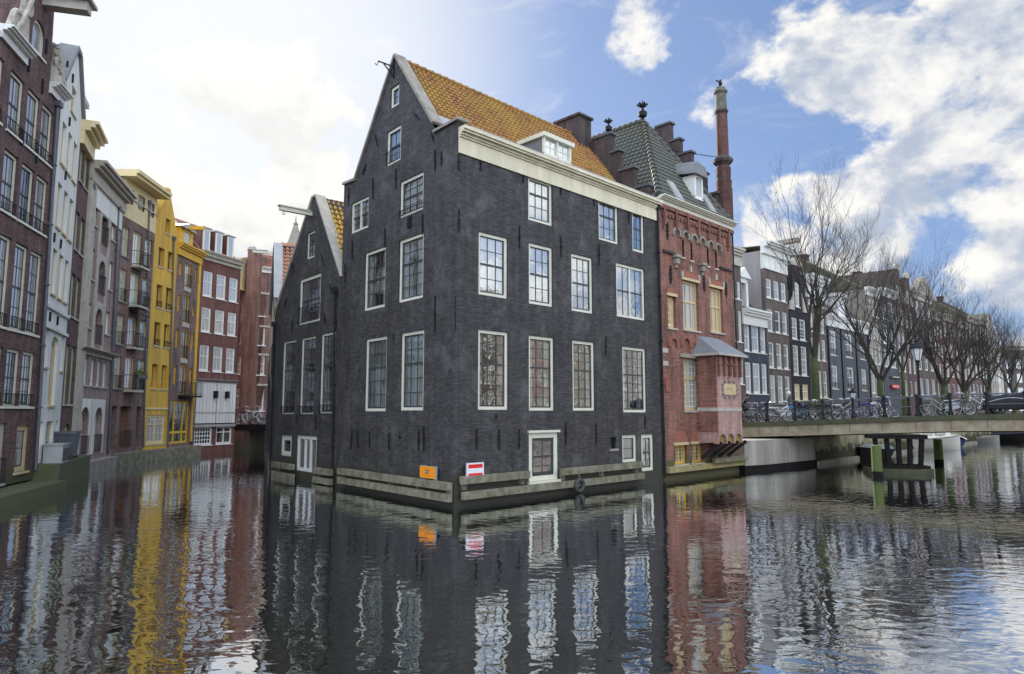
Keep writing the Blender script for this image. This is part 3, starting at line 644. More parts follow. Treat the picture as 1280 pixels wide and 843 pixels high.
# casements of the big mullioned windows
def slit(x0, x1, y0, y1):
    u0, z1 = FB.px(x0, y0); u1, z0 = FB.px(x1, y1)
    return B.win(u0, z0, max(u1, u0 + .2), z1, dict(fw=.015, rec=.03, fm=M['iron'], cols=0, pane=M['slitdark'], deep=.2, sill=True, sillm=M['palestone'], sillout=.05))
for x, y0, y1 in ((853.3, 300, 322), (863.8, 303.5, 326), (884.4, 310.5, 333), (894.6, 314, 336)): slit(x - 1, x + 1.2, y0, y1)
outB = [(0, -1), (WB, -1), (WB, zB), (0, zB)]
B.shell(outB, 10, RED)
def arcs(name, cxs, zc_y, r, mat, drop=.5):
    for x, y in cxs:
        u, z = FB.px(x, y); m = MB(); K = 10
        o = [(u + r * math.cos(math.pi * i / K), z + r * math.sin(math.pi * i / K)) for i in range(K + 1)]; inn = [(u + (r - .11) * math.cos(math.pi * i / K), z + (r - .11) * math.sin(math.pi * i / K)) for i in reversed(range(K + 1))]
        o = [(u + r, z - drop * .2)] + o + [(u - r, z - drop * .2), (u - r + .11, z - drop * .2)] + inn + [(u + r - .11, z - drop * .2)]
        m.prism(TB, o, .003, .11).build(name, mat, B.root)
arcs('frieze_arch', [(844.8, 293), (855.8, 297), (866.5, 301), (876.8, 304.5), (887, 308.5), (896.8, 312)], 0, .36, M['stone'])
arcs('frieze_arch', [(840.5, 431.5), (856.5, 431), (873, 431)], 0, .42, M['archred'])
# corbel table under the eaves
m = MB()
for i in range(7):
    u = .35 + i * (WB - .9) / 6
    m.box(TB, u, u + .13, 0, .16, zB - 1.25 + .0, zB - .25); m.box(TB, u + .02, u + .11, 0, .10, zB - 1.45, zB - 1.25)
m.box(TB, 0, WB, 0, .13, zB - .42, zB - .22)
for i in range(24):
    u = .3 + i * (WB - .6) / 24; m.box(TB, u, u + .14, 0, .1, zB - .78, zB - .62)
m.box(TB, .3, WB - .3, 0, .06, zB - .62, zB - .52)
m.build('corbel_table', RED, B.root)
for x0, x1, y in ((828, 842, 315), (899, 914, 336)):
    u0, z = FB.px(x0, y); u1, _ = FB.px(x1, y); B.boxpart('string_course', M['darkchim'], u0, u1, .002, .12, z, z + .12)
for x, y in ((843.5, 323), (876, 333)):
    u, z = FB.px(x, y); m = MB(); m.box(TB, u - .24, u + .24, .002, .28, z, z + .14); m.box(TB, u - .15, u + .15, .002, .2, z - .3, z); m.box(TB, u - .07, u + .07, .002, .12, z - .5, z - .3); m.build('console', M['stone'], B.root)
for x, y0, y1 in ((837.5, 332, 355), (879.2, 345, 365), (906.7, 353, 372), (833.5, 278, 300)):
    u, z1 = FB.px(x, y0); _, z0 = FB.px(x, y1); m = MB(); m.box(TB, u - .03, u + .03, .01, .06, z0, z1)
    for q in (.25, .5, .75): zz = z0 + (z1 - z0) * q; m.box(TB, u - .13, u + .13, .02, .05, zz - .03, zz + .03); m.torus(TB(u, .04, zz + .08), (0, 1, 0), .08, .02, 8, 4)
    m.build('wall_anchor', M['iron'], B.root)
for y in (438, 454, 470): u0, z = FB.px(831, y); B.boxpart('stone_band', M['archred'] if y > 460 else M['palestone'], .0, .55, .002, .03, z - .12, z + .1)
u0, z1 = FB.px(831, 474); u1, z0 = FB.px(836.5, 490); m = MB().box(TB, u0, u1, .002, .06, z0, z1); m.build('niche_panel', M['archred'], B.root)
# moulded eaves
B.cornice(-.02, WB + .12, zB + .16, .42, .42, M['cream'])
u0, z = FB.px(850, 514); u1, _ = FB.px(880, 514)
m = MB().box(TB, FB.px(852, 514)[0] - .1, FB.px(877, 514)[0] + .1, .003, .1, FB.px(853, 447)[1], FB.px(853, 447)[1] + .18); m.build('lintel', M['stone'], B.root)
# plinth ledge and string at water
m = MB().box(TB, .05, WB, .01, .28, .35, .62); m.build('stone_ledge', M['post2'] if 'post2' in M else M['moss'], B.root)
m = MB().box(TB, FB.px(884, 575)[0], WB + .05, .285, .48, .62, .86); m.build('fender_beam', M['timber'], B.root)
# slate hipped roof
mid = WB / 2; hb = 3.25; za = FB.px(816, 159, n=-hb)[1]; eB = zB + .12
Lr = 9.0
def roofplane(mb, P, A, U, la, lu, keep=None, tw=.3, th=.34):
    A = Vector(A).normalized(); U = Vector(U).normalized(); n = A.cross(U); n = n if n.z > 0 else -n
    pantiles(mb, P, A, U, n, la, lu, tw, th, .03, .05, keep)
rb = MB(); E0, E1, AP, AB = Vector((-.05, -.1, eB)), Vector((WB + .05, -.1, eB)), Vector((mid, hb, za)), Vector((mid, Lr, za)); B0, B1 = Vector((-.05, Lr, eB)), Vector((WB + .05, Lr, eB))
rb.add([tuple(p) for p in (E0, E1, AP, AB, B0, B1)], [(0, 1, 2), (0, 2, 3, 4), (1, 5, 3, 2), (4, 3, 5), (0, 4, 5, 1)])
# front hip
Uf = (AP - Vector((mid, -.1, eB))); lf = Uf.length; wf = (E1 - E0).length
def kf(a, b): t = 1 - b / lf; return abs(a - wf / 2) < t * wf / 2 - .02
roofplane(rb, E0 + Vector((0, 0, 0)), (1, 0, 0), Uf, wf, lf, kf)
Us = Vector((mid + .05, 0, za - eB)); ls = Us.length
def ks(a, b): return a > (hb + .1) * b / ls
roofplane(rb, Vector((-.05, -.1, eB)), (0, 1, 0), Us, Lr + .1, ls, ks)
rf = rb.build('roof', M['tileslate'], B.root)
hm = MB()
for P, Q in ((E0, AP), (E1, AP), (AP, AB)):
    k = int((Q - P).length / .38)
    for i in range(k):
        a = P.lerp(Q, i / k); b = P.lerp(Q, (i + 1.05) / k); o = Vector((0, 0, .05)); hm.tube([a + o * 1.8, b + o], [.16, .11], 8)
hm.build('hip_tiles', M['hiptile'] if 'hiptile' in M else M['tileslate'], rf)
def finial(p, s=1.0, name='finial'):
    m = MB().lathe(p, [(.09 * s, 0), (.12 * s, .1 * s), (.06 * s, .16 * s), (.24 * s, .28 * s), (.26 * s, .5 * s), (.1 * s, .62 * s), (.07 * s, .8 * s), (.2 * s, .86 * s), (.2 * s, .92 * s), (.06 * s, .98 * s), (.02 * s, 1.25 * s)], 12)
    for k in range(6):
        a = k * math.pi / 3; m.tube([(p[0], p[1], p[2] + .88 * s), (p[0] + .3 * s * math.cos(a), p[1] + .3 * s * math.sin(a), p[2] + .98 * s)], [.05 * s, .07 * s], 5)
    m.build(name, M['iron'], B.root)
finial((mid, hb, za + .05), 1.0)
# roof light dormer and sky lights on the hip
def onroof(x, y):
    """photo point on the hip plane (local coordinates)"""
    n_ = Vector((0, -(za - eB), hb + .1)).normalized(); o = B.inv @ CAM; r = (B.inv.to_3x3() @ ray(x, y)); t = (E0 - o).dot(n_) / r.dot(n_); return o + r * t
p = onroof(871, 249); q = p + Vector((0, -.1, 0)); dw, dh = .42, 1.25
dmm = MB()
I3 = lambda u, n, z: (p.x + u, p.y + n, p.z + z)
dmm.box(I3, -dw, -dw + .12, -.15, -.03, 0, dh).box(I3, dw - .12, dw, -.15, -.03, 0, dh).box(I3, -dw, dw, -.15, -.03, -.08, .1).box(I3, -dw, dw, -.15, -.03, dh - .1, dh)
dmm.box(I3, -dw, -dw + .05, -.03, 1.0, 0, dh).box(I3, dw - .05, dw, -.03, 1.0, 0, dh)
dd = dmm.build('dormer', M['white'], B.root)
MB().quad(I3(-dw, -.08, 0), I3(dw, -.08, 0), I3(dw, -.08, dh), I3(-dw, -.08, dh)).build('pane', M['roomlight'], dd)
MB().add([I3(-.65, -.35, dh - .02), I3(.65, -.35, dh - .02), I3(.5, -.3, dh + .55), I3(-.5, -.3, dh + .55), I3(-.7, 1.2, dh + .2), I3(.7, 1.2, dh + .2), I3(.3, 1.0, dh + .9), I3(-.3, 1.0, dh + .9), I3(0, -.1, dh + .85)],
         [(0, 1, 2, 3), (1, 5, 6, 2), (4, 0, 3, 7), (3, 2, 8), (2, 6, 8), (6, 7, 8), (7, 3, 8), (0, 4, 5, 1)]).build('dormer_roof', M['lead'], dd)
Ul = Uf.normalized(); Nf = Vector((1, 0, 0)).cross(Ul); Nf = Nf if Nf.z > 0 else -Nf
for a, b in (((845.5, 250), .62), ((887, 265), .62)):
    p0 = onroof(*a); X = Vector((1, 0, 0))
    MB().add([tuple(p0 + X * i + Ul * j + Nf * k) for k in (.02, .13) for i, j in ((0, 0), (b, 0), (b, 1.3), (0, 1.3))], [(4, 5, 6, 7), (0, 1, 5, 4), (1, 2, 6, 5), (2, 3, 7, 6), (3, 0, 4, 7)]).build('skylight', M['zinc'], rf)
    MB().add([tuple(p0 + X * i + Ul * j + Nf * .14) for i, j in ((.08, .08), (b - .08, .08), (b - .08, 1.2), (.08, 1.2))], [(0, 1, 2, 3)]).build('skylight_pane', M['roomlight'], rf)
# stepped party walls
def steps(u, pts, th, name, mat, back=None):
    """pts: (px, py) of each cap seen on the plane at u; stepping up away from the street"""
    S = FB.side(u); L_ = [S.px(*p) for p in pts]; m = MB(); caps = []
    prev = None
    for i, (b, z) in enumerate(L_):
        b1 = L_[i + 1][0] if i + 1 < len(L_) else b + (back or 1.0)
        m.box(lambda a, n, zz: (a, n, zz), u, u + th, b, b1, zB - .5, z - .12)
        cap = MB(); caps.append(cap); cap.box(lambda a, n, zz: (a, n, zz), u - .09, u + th + .09, b - .1, b + min(1.0, b1 - b) + .05, z - .12, z)
    o = m.build(name, mat, B.root); [c_.build('coping', M['slate'], o) for c_ in caps]
    return L_
st = steps(-.32, [(810, 229), (792, 207), (774, 186), (763, 165)], .34, 'stepped_gable', M['darkchim'], 2.5)
finial((-.15, st[-1][0] + .25, st[-1][1]), .75)
steps(WB - .4, [(896, 239.5), (880, 214.5), (863, 188), (849, 172), (837, 152)], .4, 'stepped_gable', M['darkchim'], 1.2)
# tall chimney at the street corner
cxu = FB.px(906, 270, n=-.45)[0]; zc = lambda y: FB.px(906, y, n=-.45)[1]
def oct_(name, mat, prof, par=None):
    return MB().lathe((cxu, .45, 0), prof, 8).build(name, mat, par or B.root)
tc_ = oct_('chimney', M['redchim'], [(.47, zB - .3), (.47, zc(238)), (.44, zc(236)), (.46, zc(228)), (.40, zc(226)), (.43, zc(212)), (.36, zc(210)), (.36, zc(206))])
oct_('chimney_shaft', M['redchim'], [(.35, zc(200)), (.33, zc(146))], tc_)
oct_('chimney_collar', M['darkchim'], [(.36, zc(209)), (.56, zc(205)), (.58, zc(202)), (.40, zc(198))], tc_)
oct_('chimney_collar', M['darkchim'], [(.33, zc(146)), (.40, zc(144)), (.40, zc(142)), (.33, zc(141))], tc_)
oct_('chimney_pot', M['potstone'], [(.33, zc(141)), (.31, zc(122)), (.40, zc(120)), (.40, zc(118)), (.30, zc(116)), (.28, zc(114))], tc_)
zz = zc(114)
bd = MB().lathe((cxu, .45, zz), [(.03, 0), (.03, .12), (.12, .2), (.13, .3), (.05, .4), (.07, .46), (.03, .52)], 8).bar((cxu, .45, zz + .3), (cxu - .3, .55, zz + .42), .06, .05); bd.build('finial', M['iron'], tc_)
wm = MB()
for s_ in (0, .12): wm.tube([(cxu, .45, zc(201) + .1), (mid + .9 + s_, 2.6, zc(201) + .35 + s_)], .014, 4)
wm.build('stay_wire', M['iron'], tc_)
# projecting bay on corbels
PJ = 1.15
bu0 = FB.px(881, 500)[0]; bu0 = min(bu0, WB - 2.3); 
bu0 = FB.px(897, 500, n=PJ)[0]; bu1 = FB.px(926.5, 500, n=PJ)[0]; bz1 = FB.px(897, 441, n=PJ)[1]; bz0 = FB.px(897, 541, n=PJ)[1]
by = B.part('bay', MB().box(TB, bu0, bu1, .003, PJ, bz0, bz1), M['pinkb'])
MB().box(TB, bu0 - .004, bu0 + .1, .004, PJ - .03, bz0, bz1).build('bay_side', RED, by)
a = [(bu0 - .25, bz1), (bu1 + .25, bz1)]
P_ = [TB(bu0 - .25, -.0, bz1 - .02), TB(bu1 + .3, -.0, bz1 - .02), TB(bu1 + .3, PJ + .28, bz1 - .02), TB(bu0 - .25, PJ + .28, bz1 - .02), TB(bu0 + .15, 0, bz1 + .95), TB(bu1 - .1, 0, bz1 + .95)]
MB().add(P_, [(0, 1, 2, 3), (3, 2, 5, 4), (0, 3, 4), (1, 5, 2)]).build('bay_roof', M['slatelight'], by)
MB().box(TB, bu0 - .28, bu1 + .33, .0, PJ + .31, bz1 - .14, bz1 - .022).build('bay_cornice', M['palestone'], by)
m = MB()
for i in range(5):
    u = bu0 + .05 + i * (bu1 - bu0 - .25) / 4; m.box(TB, u, u + .15, PJ, PJ + .14, bz1 - 1.15, bz1 - .15)
m.box(TB, bu0, bu1, PJ, PJ + .08, bz1 - .6, bz1 - .5); m.build('bay_corbels', RED, by)
for y in (512, ): z = FB.px(900, y, n=PJ)[1]; MB().box(TB, bu0 - .02, bu1 + .02, .01, PJ + .02, z - .09, z + .09).build('stone_band', M['palestone'], by)
m = MB(); K = 8
for i in range(3):
    w3 = (bu1 - bu0) / 3; um = bu0 + w3 * (i + .5)
    a = [(um + w3 * .48, bz0 - .55)] + [(um + w3 * .46 * math.cos(math.pi * k / K), bz0 - .30 + w3 * .46 * math.sin(math.pi * k / K)) for k in range(K + 1)] + [(um - w3 * .48, bz0 - .55)]
    m.prism(TB, a, PJ - .3, PJ - .12)
m.build('arch_infill', M['archyel2'], by)
w3 = (bu1 - bu0) / 3; pp = [(bu0, bz0 - .001)]
for i in range(3):
    um = bu0 + w3 * (i + .5); pp += [(um - w3 * .42, bz0 - .56)] if i else [(bu0, bz0 - .56), (um - w3 * .42, bz0 - .56)]
    pp += [(um - w3 * .42 * math.cos(math.pi * k / K), bz0 - .40 + w3 * .42 * math.sin(math.pi * k / K) * .9) for k in range(K + 1)] + [(um + w3 * .42, bz0 - .56)]
pp += [(bu1, bz0 - .56), (bu1, bz0 - .001)]
MB().prism(TB, pp, PJ - .12, PJ).build('arcade', M['pinkb'], by)
m = MB().add([TB(bu0, 0, bz0), TB(bu1, 0, bz0), TB(bu1, PJ - .1, bz0), TB(bu0, PJ - .1, bz0), TB(bu0, 0, bz0 - .55), TB(bu1, 0, bz0 - .55), TB(bu1, PJ - .25, bz0 - .5), TB(bu0, PJ - .25, bz0 - .5)],
             [(0, 1, 2, 3), (4, 5, 6, 7), (0, 4, 7, 3), (1, 5, 6, 2), (3, 2, 6, 7)]).build('corbel_base', M['pinkb'], by)
for i in range(4):
    u = bu0 - .2 + i * (bu1 - bu0 + .1) / 3
    MB().bar(TB(u + .42, PJ + .02, bz0 - .50), TB(u - .35, .50, .95), .13, .15).build('timber_strut', M['darktimber'], B.root)
# carved plaque
u0, z1 = FB.px(902.5, 477, n=PJ); u1, z0 = FB.px(920, 496.5, n=PJ); um, zm = (u0 + u1) / 2, (z0 + z1) / 2
pq = MB().box(TB, u0 + .06, u1 - .06, PJ + .002, PJ + .05, z0 + .1, z1 - .1).build('carved_plaque', M['sand'], by)
m = MB()
for i in range(12):
    t = 2 * math.pi * i / 12; c_ = TB(um + (u1 - u0) / 2 * max(-1, min(1, 1.3 * math.cos(t))), PJ + .06, zm + (z1 - z0) / 2 * max(-1, min(1, 1.3 * math.sin(t))))
    m.torus(c_, (0, 1, 0), .06, .03, 8, 5)
m.build('carved_scrolls', M['stone'], pq)
m = MB()
for i in range(5): m.box(TB, um - .28 + i * .12, um - .24 + i * .12, PJ + .05, PJ + .056, zm - .05, zm + .1)
m.build('carved_lettering', M['stone'], pq)
m = MB().tube([TB(WB + .02, .06, zB - .4), TB(WB + .02, .06, 4.2)], .05, 6); m.build('drainpipe', M['iron'], B.root)
# ---------------------------------------------------------------- second gabled house behind the corner house
FG = Facade(C - tmpF.D * (-tmpF.px(341, 590)[0]), dl); FG.O = C + dl * tmpF.px(338, 588)[0]
WG = LL * 0 + (FL.O - FG.O).dot(dl) - .03
G = House('gabled_house', 'small dark gabled house with yellow mossy tiles joined to the corner house', FG)
TG = G.T()
gs = dict(SASH, pane=M['glass'], deep=.4, fw=.10)
for tl, br, kw in [((384, 292), (393, 321), dict(cols=2, split=0, fw=.1)), ((374.8, 350), (399.7, 401), dict(fw=.16, rail=.8, rt=1, rb=2, curtain=.2)),
                   ((354.2, 427.8), (367.3, 517.9), dict(rt=3, rb=4, split=.4, curtain=.2, rail=.35)), ((377, 423.4), (391.5, 517.9), dict(rt=3, rb=4, split=.4, curtain=.2, rail=.35)),
                   ((401.8, 418), (417.3, 516.8), dict(rt=3, rb=4, split=.4, curtain=.2, rail=.35)), ((351.3, 543.8), (363.8, 571), dict(cols=1, split=0, fw=.24))]:
    G.winpx(tl, br, dict(gs, **kw))
G.winpx((370.9, 544), (394.7, 592), dict(gs, name='door', fw=.17, mull=(.38, .64), cols=0, pane=M['roomdark'], fm=M['white']))
gp = lambda x, y: FG.px(x, y)
ga, gr, gl_ = gp(393, 247), gp(424, 347), gp(357.5, 361); g0 = gp(346.5, 387)
outG = [(0, -1), (WG, -1), (WG, gr[1] - .3), (WG, gr[1]), (ga[0] + .25, ga[1]), (ga[0] - .15, ga[1]), gl_, (0, g0[1])]
outG = [(0, -1), (WG, -1), (WG, gr[1]), (ga[0] + .22, ga[1]), (ga[0] - .15, ga[1]), (0, g0[1])]
G.shell(outG, 9, DARKB)
def slope_roof(Hh, T, a, b, depth, mat, name='roof', tw=.28, th=.32, n0=-.3, both=True, lip=.045):
    """tiled slope from eave point a to ridge point b (u, z), running back from the front"""
    P = Vector(T(a[0], n0, a[1])); U = Vector((b[0] - a[0], 0, b[1] - a[1])); m = MB(); A = Vector((0, 1, 0)); nn = A.cross(U.normalized()); nn = nn if nn.z > 0 else -nn
    m.quad(tuple(P), tuple(P + A * depth), tuple(P + A * depth + U), tuple(P + U)); pantiles(m, P, A, U.normalized(), nn, depth, U.length, tw, th, .035, lip)
    return m.build(name, mat, Hh.root)
rg = slope_roof(G, TG, (WG + .15, gr[1] + .0), (ga[0] + .1, ga[1] + .02), 8.5, M['tileyellow'], tw=.26, th=.36, lip=.07)
slope_roof(G, TG, (-.05, g0[1] + .02), (ga[0] + .1, ga[1] + .02), 8.5, M['tileyellow'])
def coping(Hh, pts, mat, w0=-.08, w1=.34, th=.10, name='gable_coping'):
    cp = MB()
    for a, b in zip(pts[:-1], pts[1:]):
        A_, B_ = Vector((a[0], 0, a[1])), Vector((b[0], 0, b[1])); dd = (B_ - A_).normalized(); nn = Vector((-dd.z, 0, dd.x)); nn = nn if nn.z > 0 else -nn
        q = []
        for p in (A_ - dd * .04, B_ + dd * .04):
            for off in (0.002, th):
                for y in (w0, w1): q.append((p.x + nn.x * off, y, p.z + nn.z * off))
        cp.add(q, [(0, 1, 3, 2), (4, 6, 7, 5), (0, 4, 5, 1), (2, 3, 7, 6), (0, 2, 6, 4), (1, 5, 7, 3)])
    return cp.build(name, mat, Hh.root)
coping(G, [(WG, gr[1]), (ga[0] + .22, ga[1]), (ga[0] - .15, ga[1]), (0, g0[1])], M['palestone'], w1=.45)
def hoist(Hh, G_, x, y, T, out=1.5, mat=None, sz=.2):
    u, z = G_.px(x, y); b = MB().box(T, u - sz / 2, u + sz / 2, -.4, out, z - sz / 2, z + sz / 2); b.box(T, u - sz * .8, u + sz * .8, .1, out + .08, z + sz / 2, z + sz / 2 + .05)
    o = b.build('hoist_beam', mat or M['cream'], Hh.root)
    MB().torus(T(u, out - .2, z - sz / 2 - .12), (1, 0, 0), .07, .015, 10, 4).build('hook', M['iron'], o)
hoist(G, FG, 389.5, 268, TG, 1.6)
for a in [((363, 325), (369, 341)) , ((402, 317), (405.5, 333)), ((355.5, 386), (358.5, 373)), ((413, 356), (416, 368)), ((365.5, 401), (365.5, 414)), ((406.5, 392), (406.5, 406)), ((372, 518), (372, 530)), ((395.5, 518), (395.5, 538))]: G.anchor(a[0], a[1])
m = MB(); u0 = .2; z = 1.35
for (xa, ya), (xb, yb) in (((390, 588), (419.8, 592.5)), ((390, 599), (419.8, 605)), ((339, 580), (364, 585)), ((339, 592), (364, 596.5))):
    (p0, q0), (p1, q1) = FG.px(xa, ya, n=.3), FG.px(xb, yb, n=.3); q = (q0 + q1) / 2
    MB().box(TG, max(p0, .02), min(p1, WG - .02), .12, .3, q - .13, q + .13).box(TG, p0 + .2, p0 + .35, .002, .12, q - .3, q + .1).build('fender_beam', M['timber'], G.root)
G.pipe([(344.5, 408), (339.5, 575)], FG, .05)
# ---------------------------------------------------------------- third house, seen edge-on
p0 = on_z(340, 588); P3a = Vector((FG.O.x - .1, FG.O.y + .15, 0)); d2 = 42.0
P3b = at(331.5, 560, d2); P3b.z = 0
FT = seg(P3b, P3a)
Tt = House('narrow_gabled_house', 'narrow dark house with lead-edged gable and pink roof tiles, third from the corner', FT)
TT = Tt.T(); WT = (P3a - Vector((P3b.x, P3b.y, 0))).length
zt3 = FG.px(344, 300)[1]; ze3 = FG.px(344, 400)[1]
for a, b, c_, d_ in ((1.0, 2.0, 4.2, 7), (3.2, 4.2, 4.2, 7), (5.2, 6.1, 4.2, 7), (1.0, 2.0, 1.2, 3), (3.2, 4.2, .9, 3), (5.2, 6.1, 1.2, 3)): Tt.win(a, c_, b, d_, dict(SASH, pane=M['room'], rt=2, rb=3))
gz = 9.2
outT = [(0, -.5), (WT, -.5), (WT, gz), (WT * .62, zt3 + .2), (WT * .5, zt3 + .2), (0, gz)]
Tt.shell(outT, 8, M['black'])
slope_roof(Tt, TT, (WT + .12, gz + .12), (WT * .58, zt3 + .42), 7.5, M['tilepink'], tw=.26, th=.33, lip=.07)
coping(Tt, [(WT + .05, gz), (WT * .62, zt3 + .2), (WT * .5, zt3 + .2), (0, gz)], M['zinc'], w0=-.12, w1=.35, th=.14)
hoist(Tt, FT, 336.5, 316, TT, 1.1)
# ---------------------------------------------------------------- the row across the narrow canal
def base(x, y, d): p = at(x, y, d); return Vector((p.x, p.y, 0))
PL = [base(-85, 600, 21.0), base(41, 600, 28.1), base(70, 598, 32.0), base(85, 598, 34.4), base(131.5, 585, 40.4), base(177, 578, 44.9), base(208, 572, 48.0), base(239, 566, 51.6), base(291, 566, 55.8)]
GL = 'canal houses across the narrow water'
FS = [seg(PL[i], PL[i + 1]) for i in range(8)]
WS = [(PL[i + 1] - PL[i]).length for i in range(8)]
def lh(name, i, label): h = House(name, label, FS[i], 'house', GL); h.W = WS[i]; return h
rm = M['room']
# --- 1 dark brown gabled house
h = lh('canal_house', 0, 'tall dark brown brick house with white scroll ornaments and drainpipe, at the very edge'); f = h.F; T = h.T()
S1 = dict(fw=.11, rec=.09, fm=M['cream'], sm=M['sash'], cols=2, rt=1, rb=2, split=.5, pane=M['room'], sill=True, rail=.45)
c3 = [f.px(53.5, 128)[0], f.px(58.8, 205.7)[0] + .25]
def colu(tl, br): return f.px(*tl)[0], f.px(*br)[0]
wd_ = 1.15
us = []
for x, y in ((16.2, 65.3), (36.6, 98.7), (53.5, 128)): us.append(f.px(x, y)[0])
us = [us[0] - (us[1] - us[0]) * 1.15] + us
rowz = []
for (x0, y0, x1, y1) in ((53.5, 128, 59.5, 205.7), (46.5, 217, 53, 293.2), (38.6, 311.7, 43, 418.8), (27.9, 438.7, 38.3, 508.4)):
    rowz.append((f.px(x1, y1)[1], f.px(x0, y0)[1]))
for k, (z0, z1) in enumerate(rowz):
    for u in us:
        if u > 0: h.win(u, z0, u + wd_, z1, dict(S1, fw=.11, rt=2 if k > 1 else 1))
z1 = f.px(24, 532)[1]; z0 = f.px(29, 589)[1]
h.win(us[-1], z0, us[-1] + wd_, z1, dict(S1, cols=1, split=0, rail=0, fm=M['sand'], fw=.2))
h.win(us[-1] - 2.6, z0 - .3, us[-1] - .9, z1 + .1, dict(S1, name='door', cols=2, rail=.9, fm=M['palestone'], fw=.28))
h.win(us[0], z0 - .3, us[0] + 1.3, z1, dict(S1, name='door', cols=1, rail=0, fm=M['palestone'], fw=.2))
u0, z1 = f.px(42.5, 17); u1, z0 = f.px(51, 72)
h.win(u0, z0, u0 + 1.2, z1, dict(S1, arch=1, rail=0, cols=0, deep=.3))
zs = f.px(34, 46)[1]; zs2 = f.px(73, 121)[1]; un = f.px(64, 84)[0]; zs = zs2
outl = [(0, .5), (h.W, .5), (h.W, zs2), (un, zs2 + .1), (un - .15, zs2 + 4.6), (un - 1.0, zs2 + 6.2), (h.W / 2 + 1.0 - .9, zs2 + 6.2)]
un0 = f.px(32, 48)[0]
outl = [(0, .5), (h.W, .5), (h.W, zs2), (un, zs2 + .1), (un - .2, zs2 + 5.2), (un0 + .4, zs2 + 5.2), (un0, zs2 + .2), (un0, zs2), (0, zs2)]
h.shell(outl, 9, M['brown'])
def scroll(h, T, u, z, w, hh, flip=1):
    m = MB(); K = 14
    for (cu, cz, r, tt) in ((u + flip * w * .62, z + hh * .22, hh * .16, .10), (u + flip * w * .22, z + hh * .62, hh * .13, .09), (u + flip * w * .12, z + hh * .88, hh * .08, .07)):
        m.torus(T(cu, .12, cz), (0, 1, 0), r, tt, K, 6); m.lathe((0, 0, 0), [(.001, 0)], 3) if False else None
    m.prism(T, [(u, z), (u + flip * w, z), (u + flip * w * .75, z + hh * .35), (u + flip * w * .35, z + hh * .5), (u + flip * w * .2, z + hh)], -.05, .14)
    m.tube([T(u + flip * w * t, .2, z + hh * (1 - t) ** 1.6 + .05 * math.sin(t * 30)) for t in [q / 16 for q in range(17)]], .1, 6)
    return m.build('scroll_ornament', M['palestone'], h.root)
scroll(h, T, un, zs2 + .25, h.W - un, 1.5, 1); scroll(h, T, un0, zs2 + .25, -un0 * .5, 2.6, 1) if False else scroll(h, T, un0, zs2 + .25, min(1.6, un0), 2.6, -1)
h.cornice(un - .05, h.W + .1, zs2 + .22, .5, .45, M['white']); h.cornice(max(0, un0 - 2), un0 + .1, zs2 + .22, .5, .45, M['white'])
zt_ = f.px(60, 8)[1]
MB().box(T, un - 1.3, un - .8, -.5, 1.6, zt_ - .25, zt_ + .15).box(T, un - 1.55, un - .55, -.4, 1.75, zt_ + .15, zt_ + .28).build('hoist_beam', M['palestone'], h.root)
for x, y in ((35, 80), (27, 172), (52, 108), (45, 195), (57, 58)):
    u, z = f.px(x, y); h.boxpart('wall_anchor', M['iron'], u - .05, u + .05, .0, .07, z - .3, z + .3)
h.pipe([(69, 133), (41, 588)], f, .07, M['greyiron'])
# --- 2 white gabled warehouse
h = lh('canal_house', 1, 'white plastered gabled house with sand coloured window reveals beside the dark brown house'); f = h.F; T = h.T(); W_ = h.W
cu = [.55, 1.75, 2.85]; cu = [W_ * .13, W_ * .42, W_ * .70]; ww = W_ * .19
S2 = dict(fw=.10, rec=.12, fm=M['sand'], sm=M['greenp'], cols=2, rt=1, rb=1, split=.5, pane=M['room'], sill=True, sillm=M['sand'])
for (xa, ya), (xb, yb) in (((79.6, 154), (83, 214)), ((74.4, 230), (75.7, 288.8)), ((69.2, 312.8), (70.5, 371))):
    z1, z0 = f.px(xa + 1, ya)[1], f.px(xb, yb)[1]
    for u in cu: h.win(u, z0, u + ww, z1, S2)
z1, z0 = f.px(84, 91.4)[1], f.px(86.2, 133)[1]; h.win(W_ * .43, z0, W_ * .66, z1, S2)
z1, z0 = f.px(60, 417)[1], f.px(64, 507)[1]; h.win(W_ * .36, z0, W_ * .66, z1, dict(S2, arch=2, rise=.3, cols=0, fw=.2))
for u in (W_ * .1, W_ * .8): h.win(u, z0 + 1.6, u + W_ * .12, z1 + .2, dict(S2, cols=0))
z1, z0 = f.px(60, 527)[1], 1.0
h.win(W_ * .08, z0, W_ * .27, z1, dict(S2, cols=0)); h.win(W_ * .38, z0, W_ * .70, z1, dict(S2, cols=2, name='door', sill=False)); h.win(W_ * .8, z0, W_ * .92, z1, dict(S2, cols=0))
za_, ze_ = f.px(89.5, 50)[1], f.px(102, 150)[1]
outl = [(0, .5), (W_, .5), (W_, ze_), (W_ * .62, za_), (W_ * .46, za_), (0, ze_)]
h.shell(outl, 9, M['whitepl'])
coping(h, [(W_ + .05, ze_), (W_ * .62, za_), (W_ * .46, za_), (-.05, ze_)], M['lead'], w0=-.15, w1=.6, th=.2)
slope_roof(h, T, (0, ze_ + .1), (W_ * .5, za_ + .2), 8, M['tileslate'])
for y in (383, 409):
    z = f.px(62, y)[1]; h.boxpart('string_course', M['whitepl'], 0, W_, .002, .10, z - .1, z + .05)
for (x, y) in ((83, 82), (90, 98), (86, 152), (81, 219), (67, 297), (75, 305), (61.5, 396), (71, 401)):
    u, z = f.px(x, y); h.boxpart('wall_anchor', M['iron'], u - .05, u + .05, .0, .07, z - .2, z + .2)
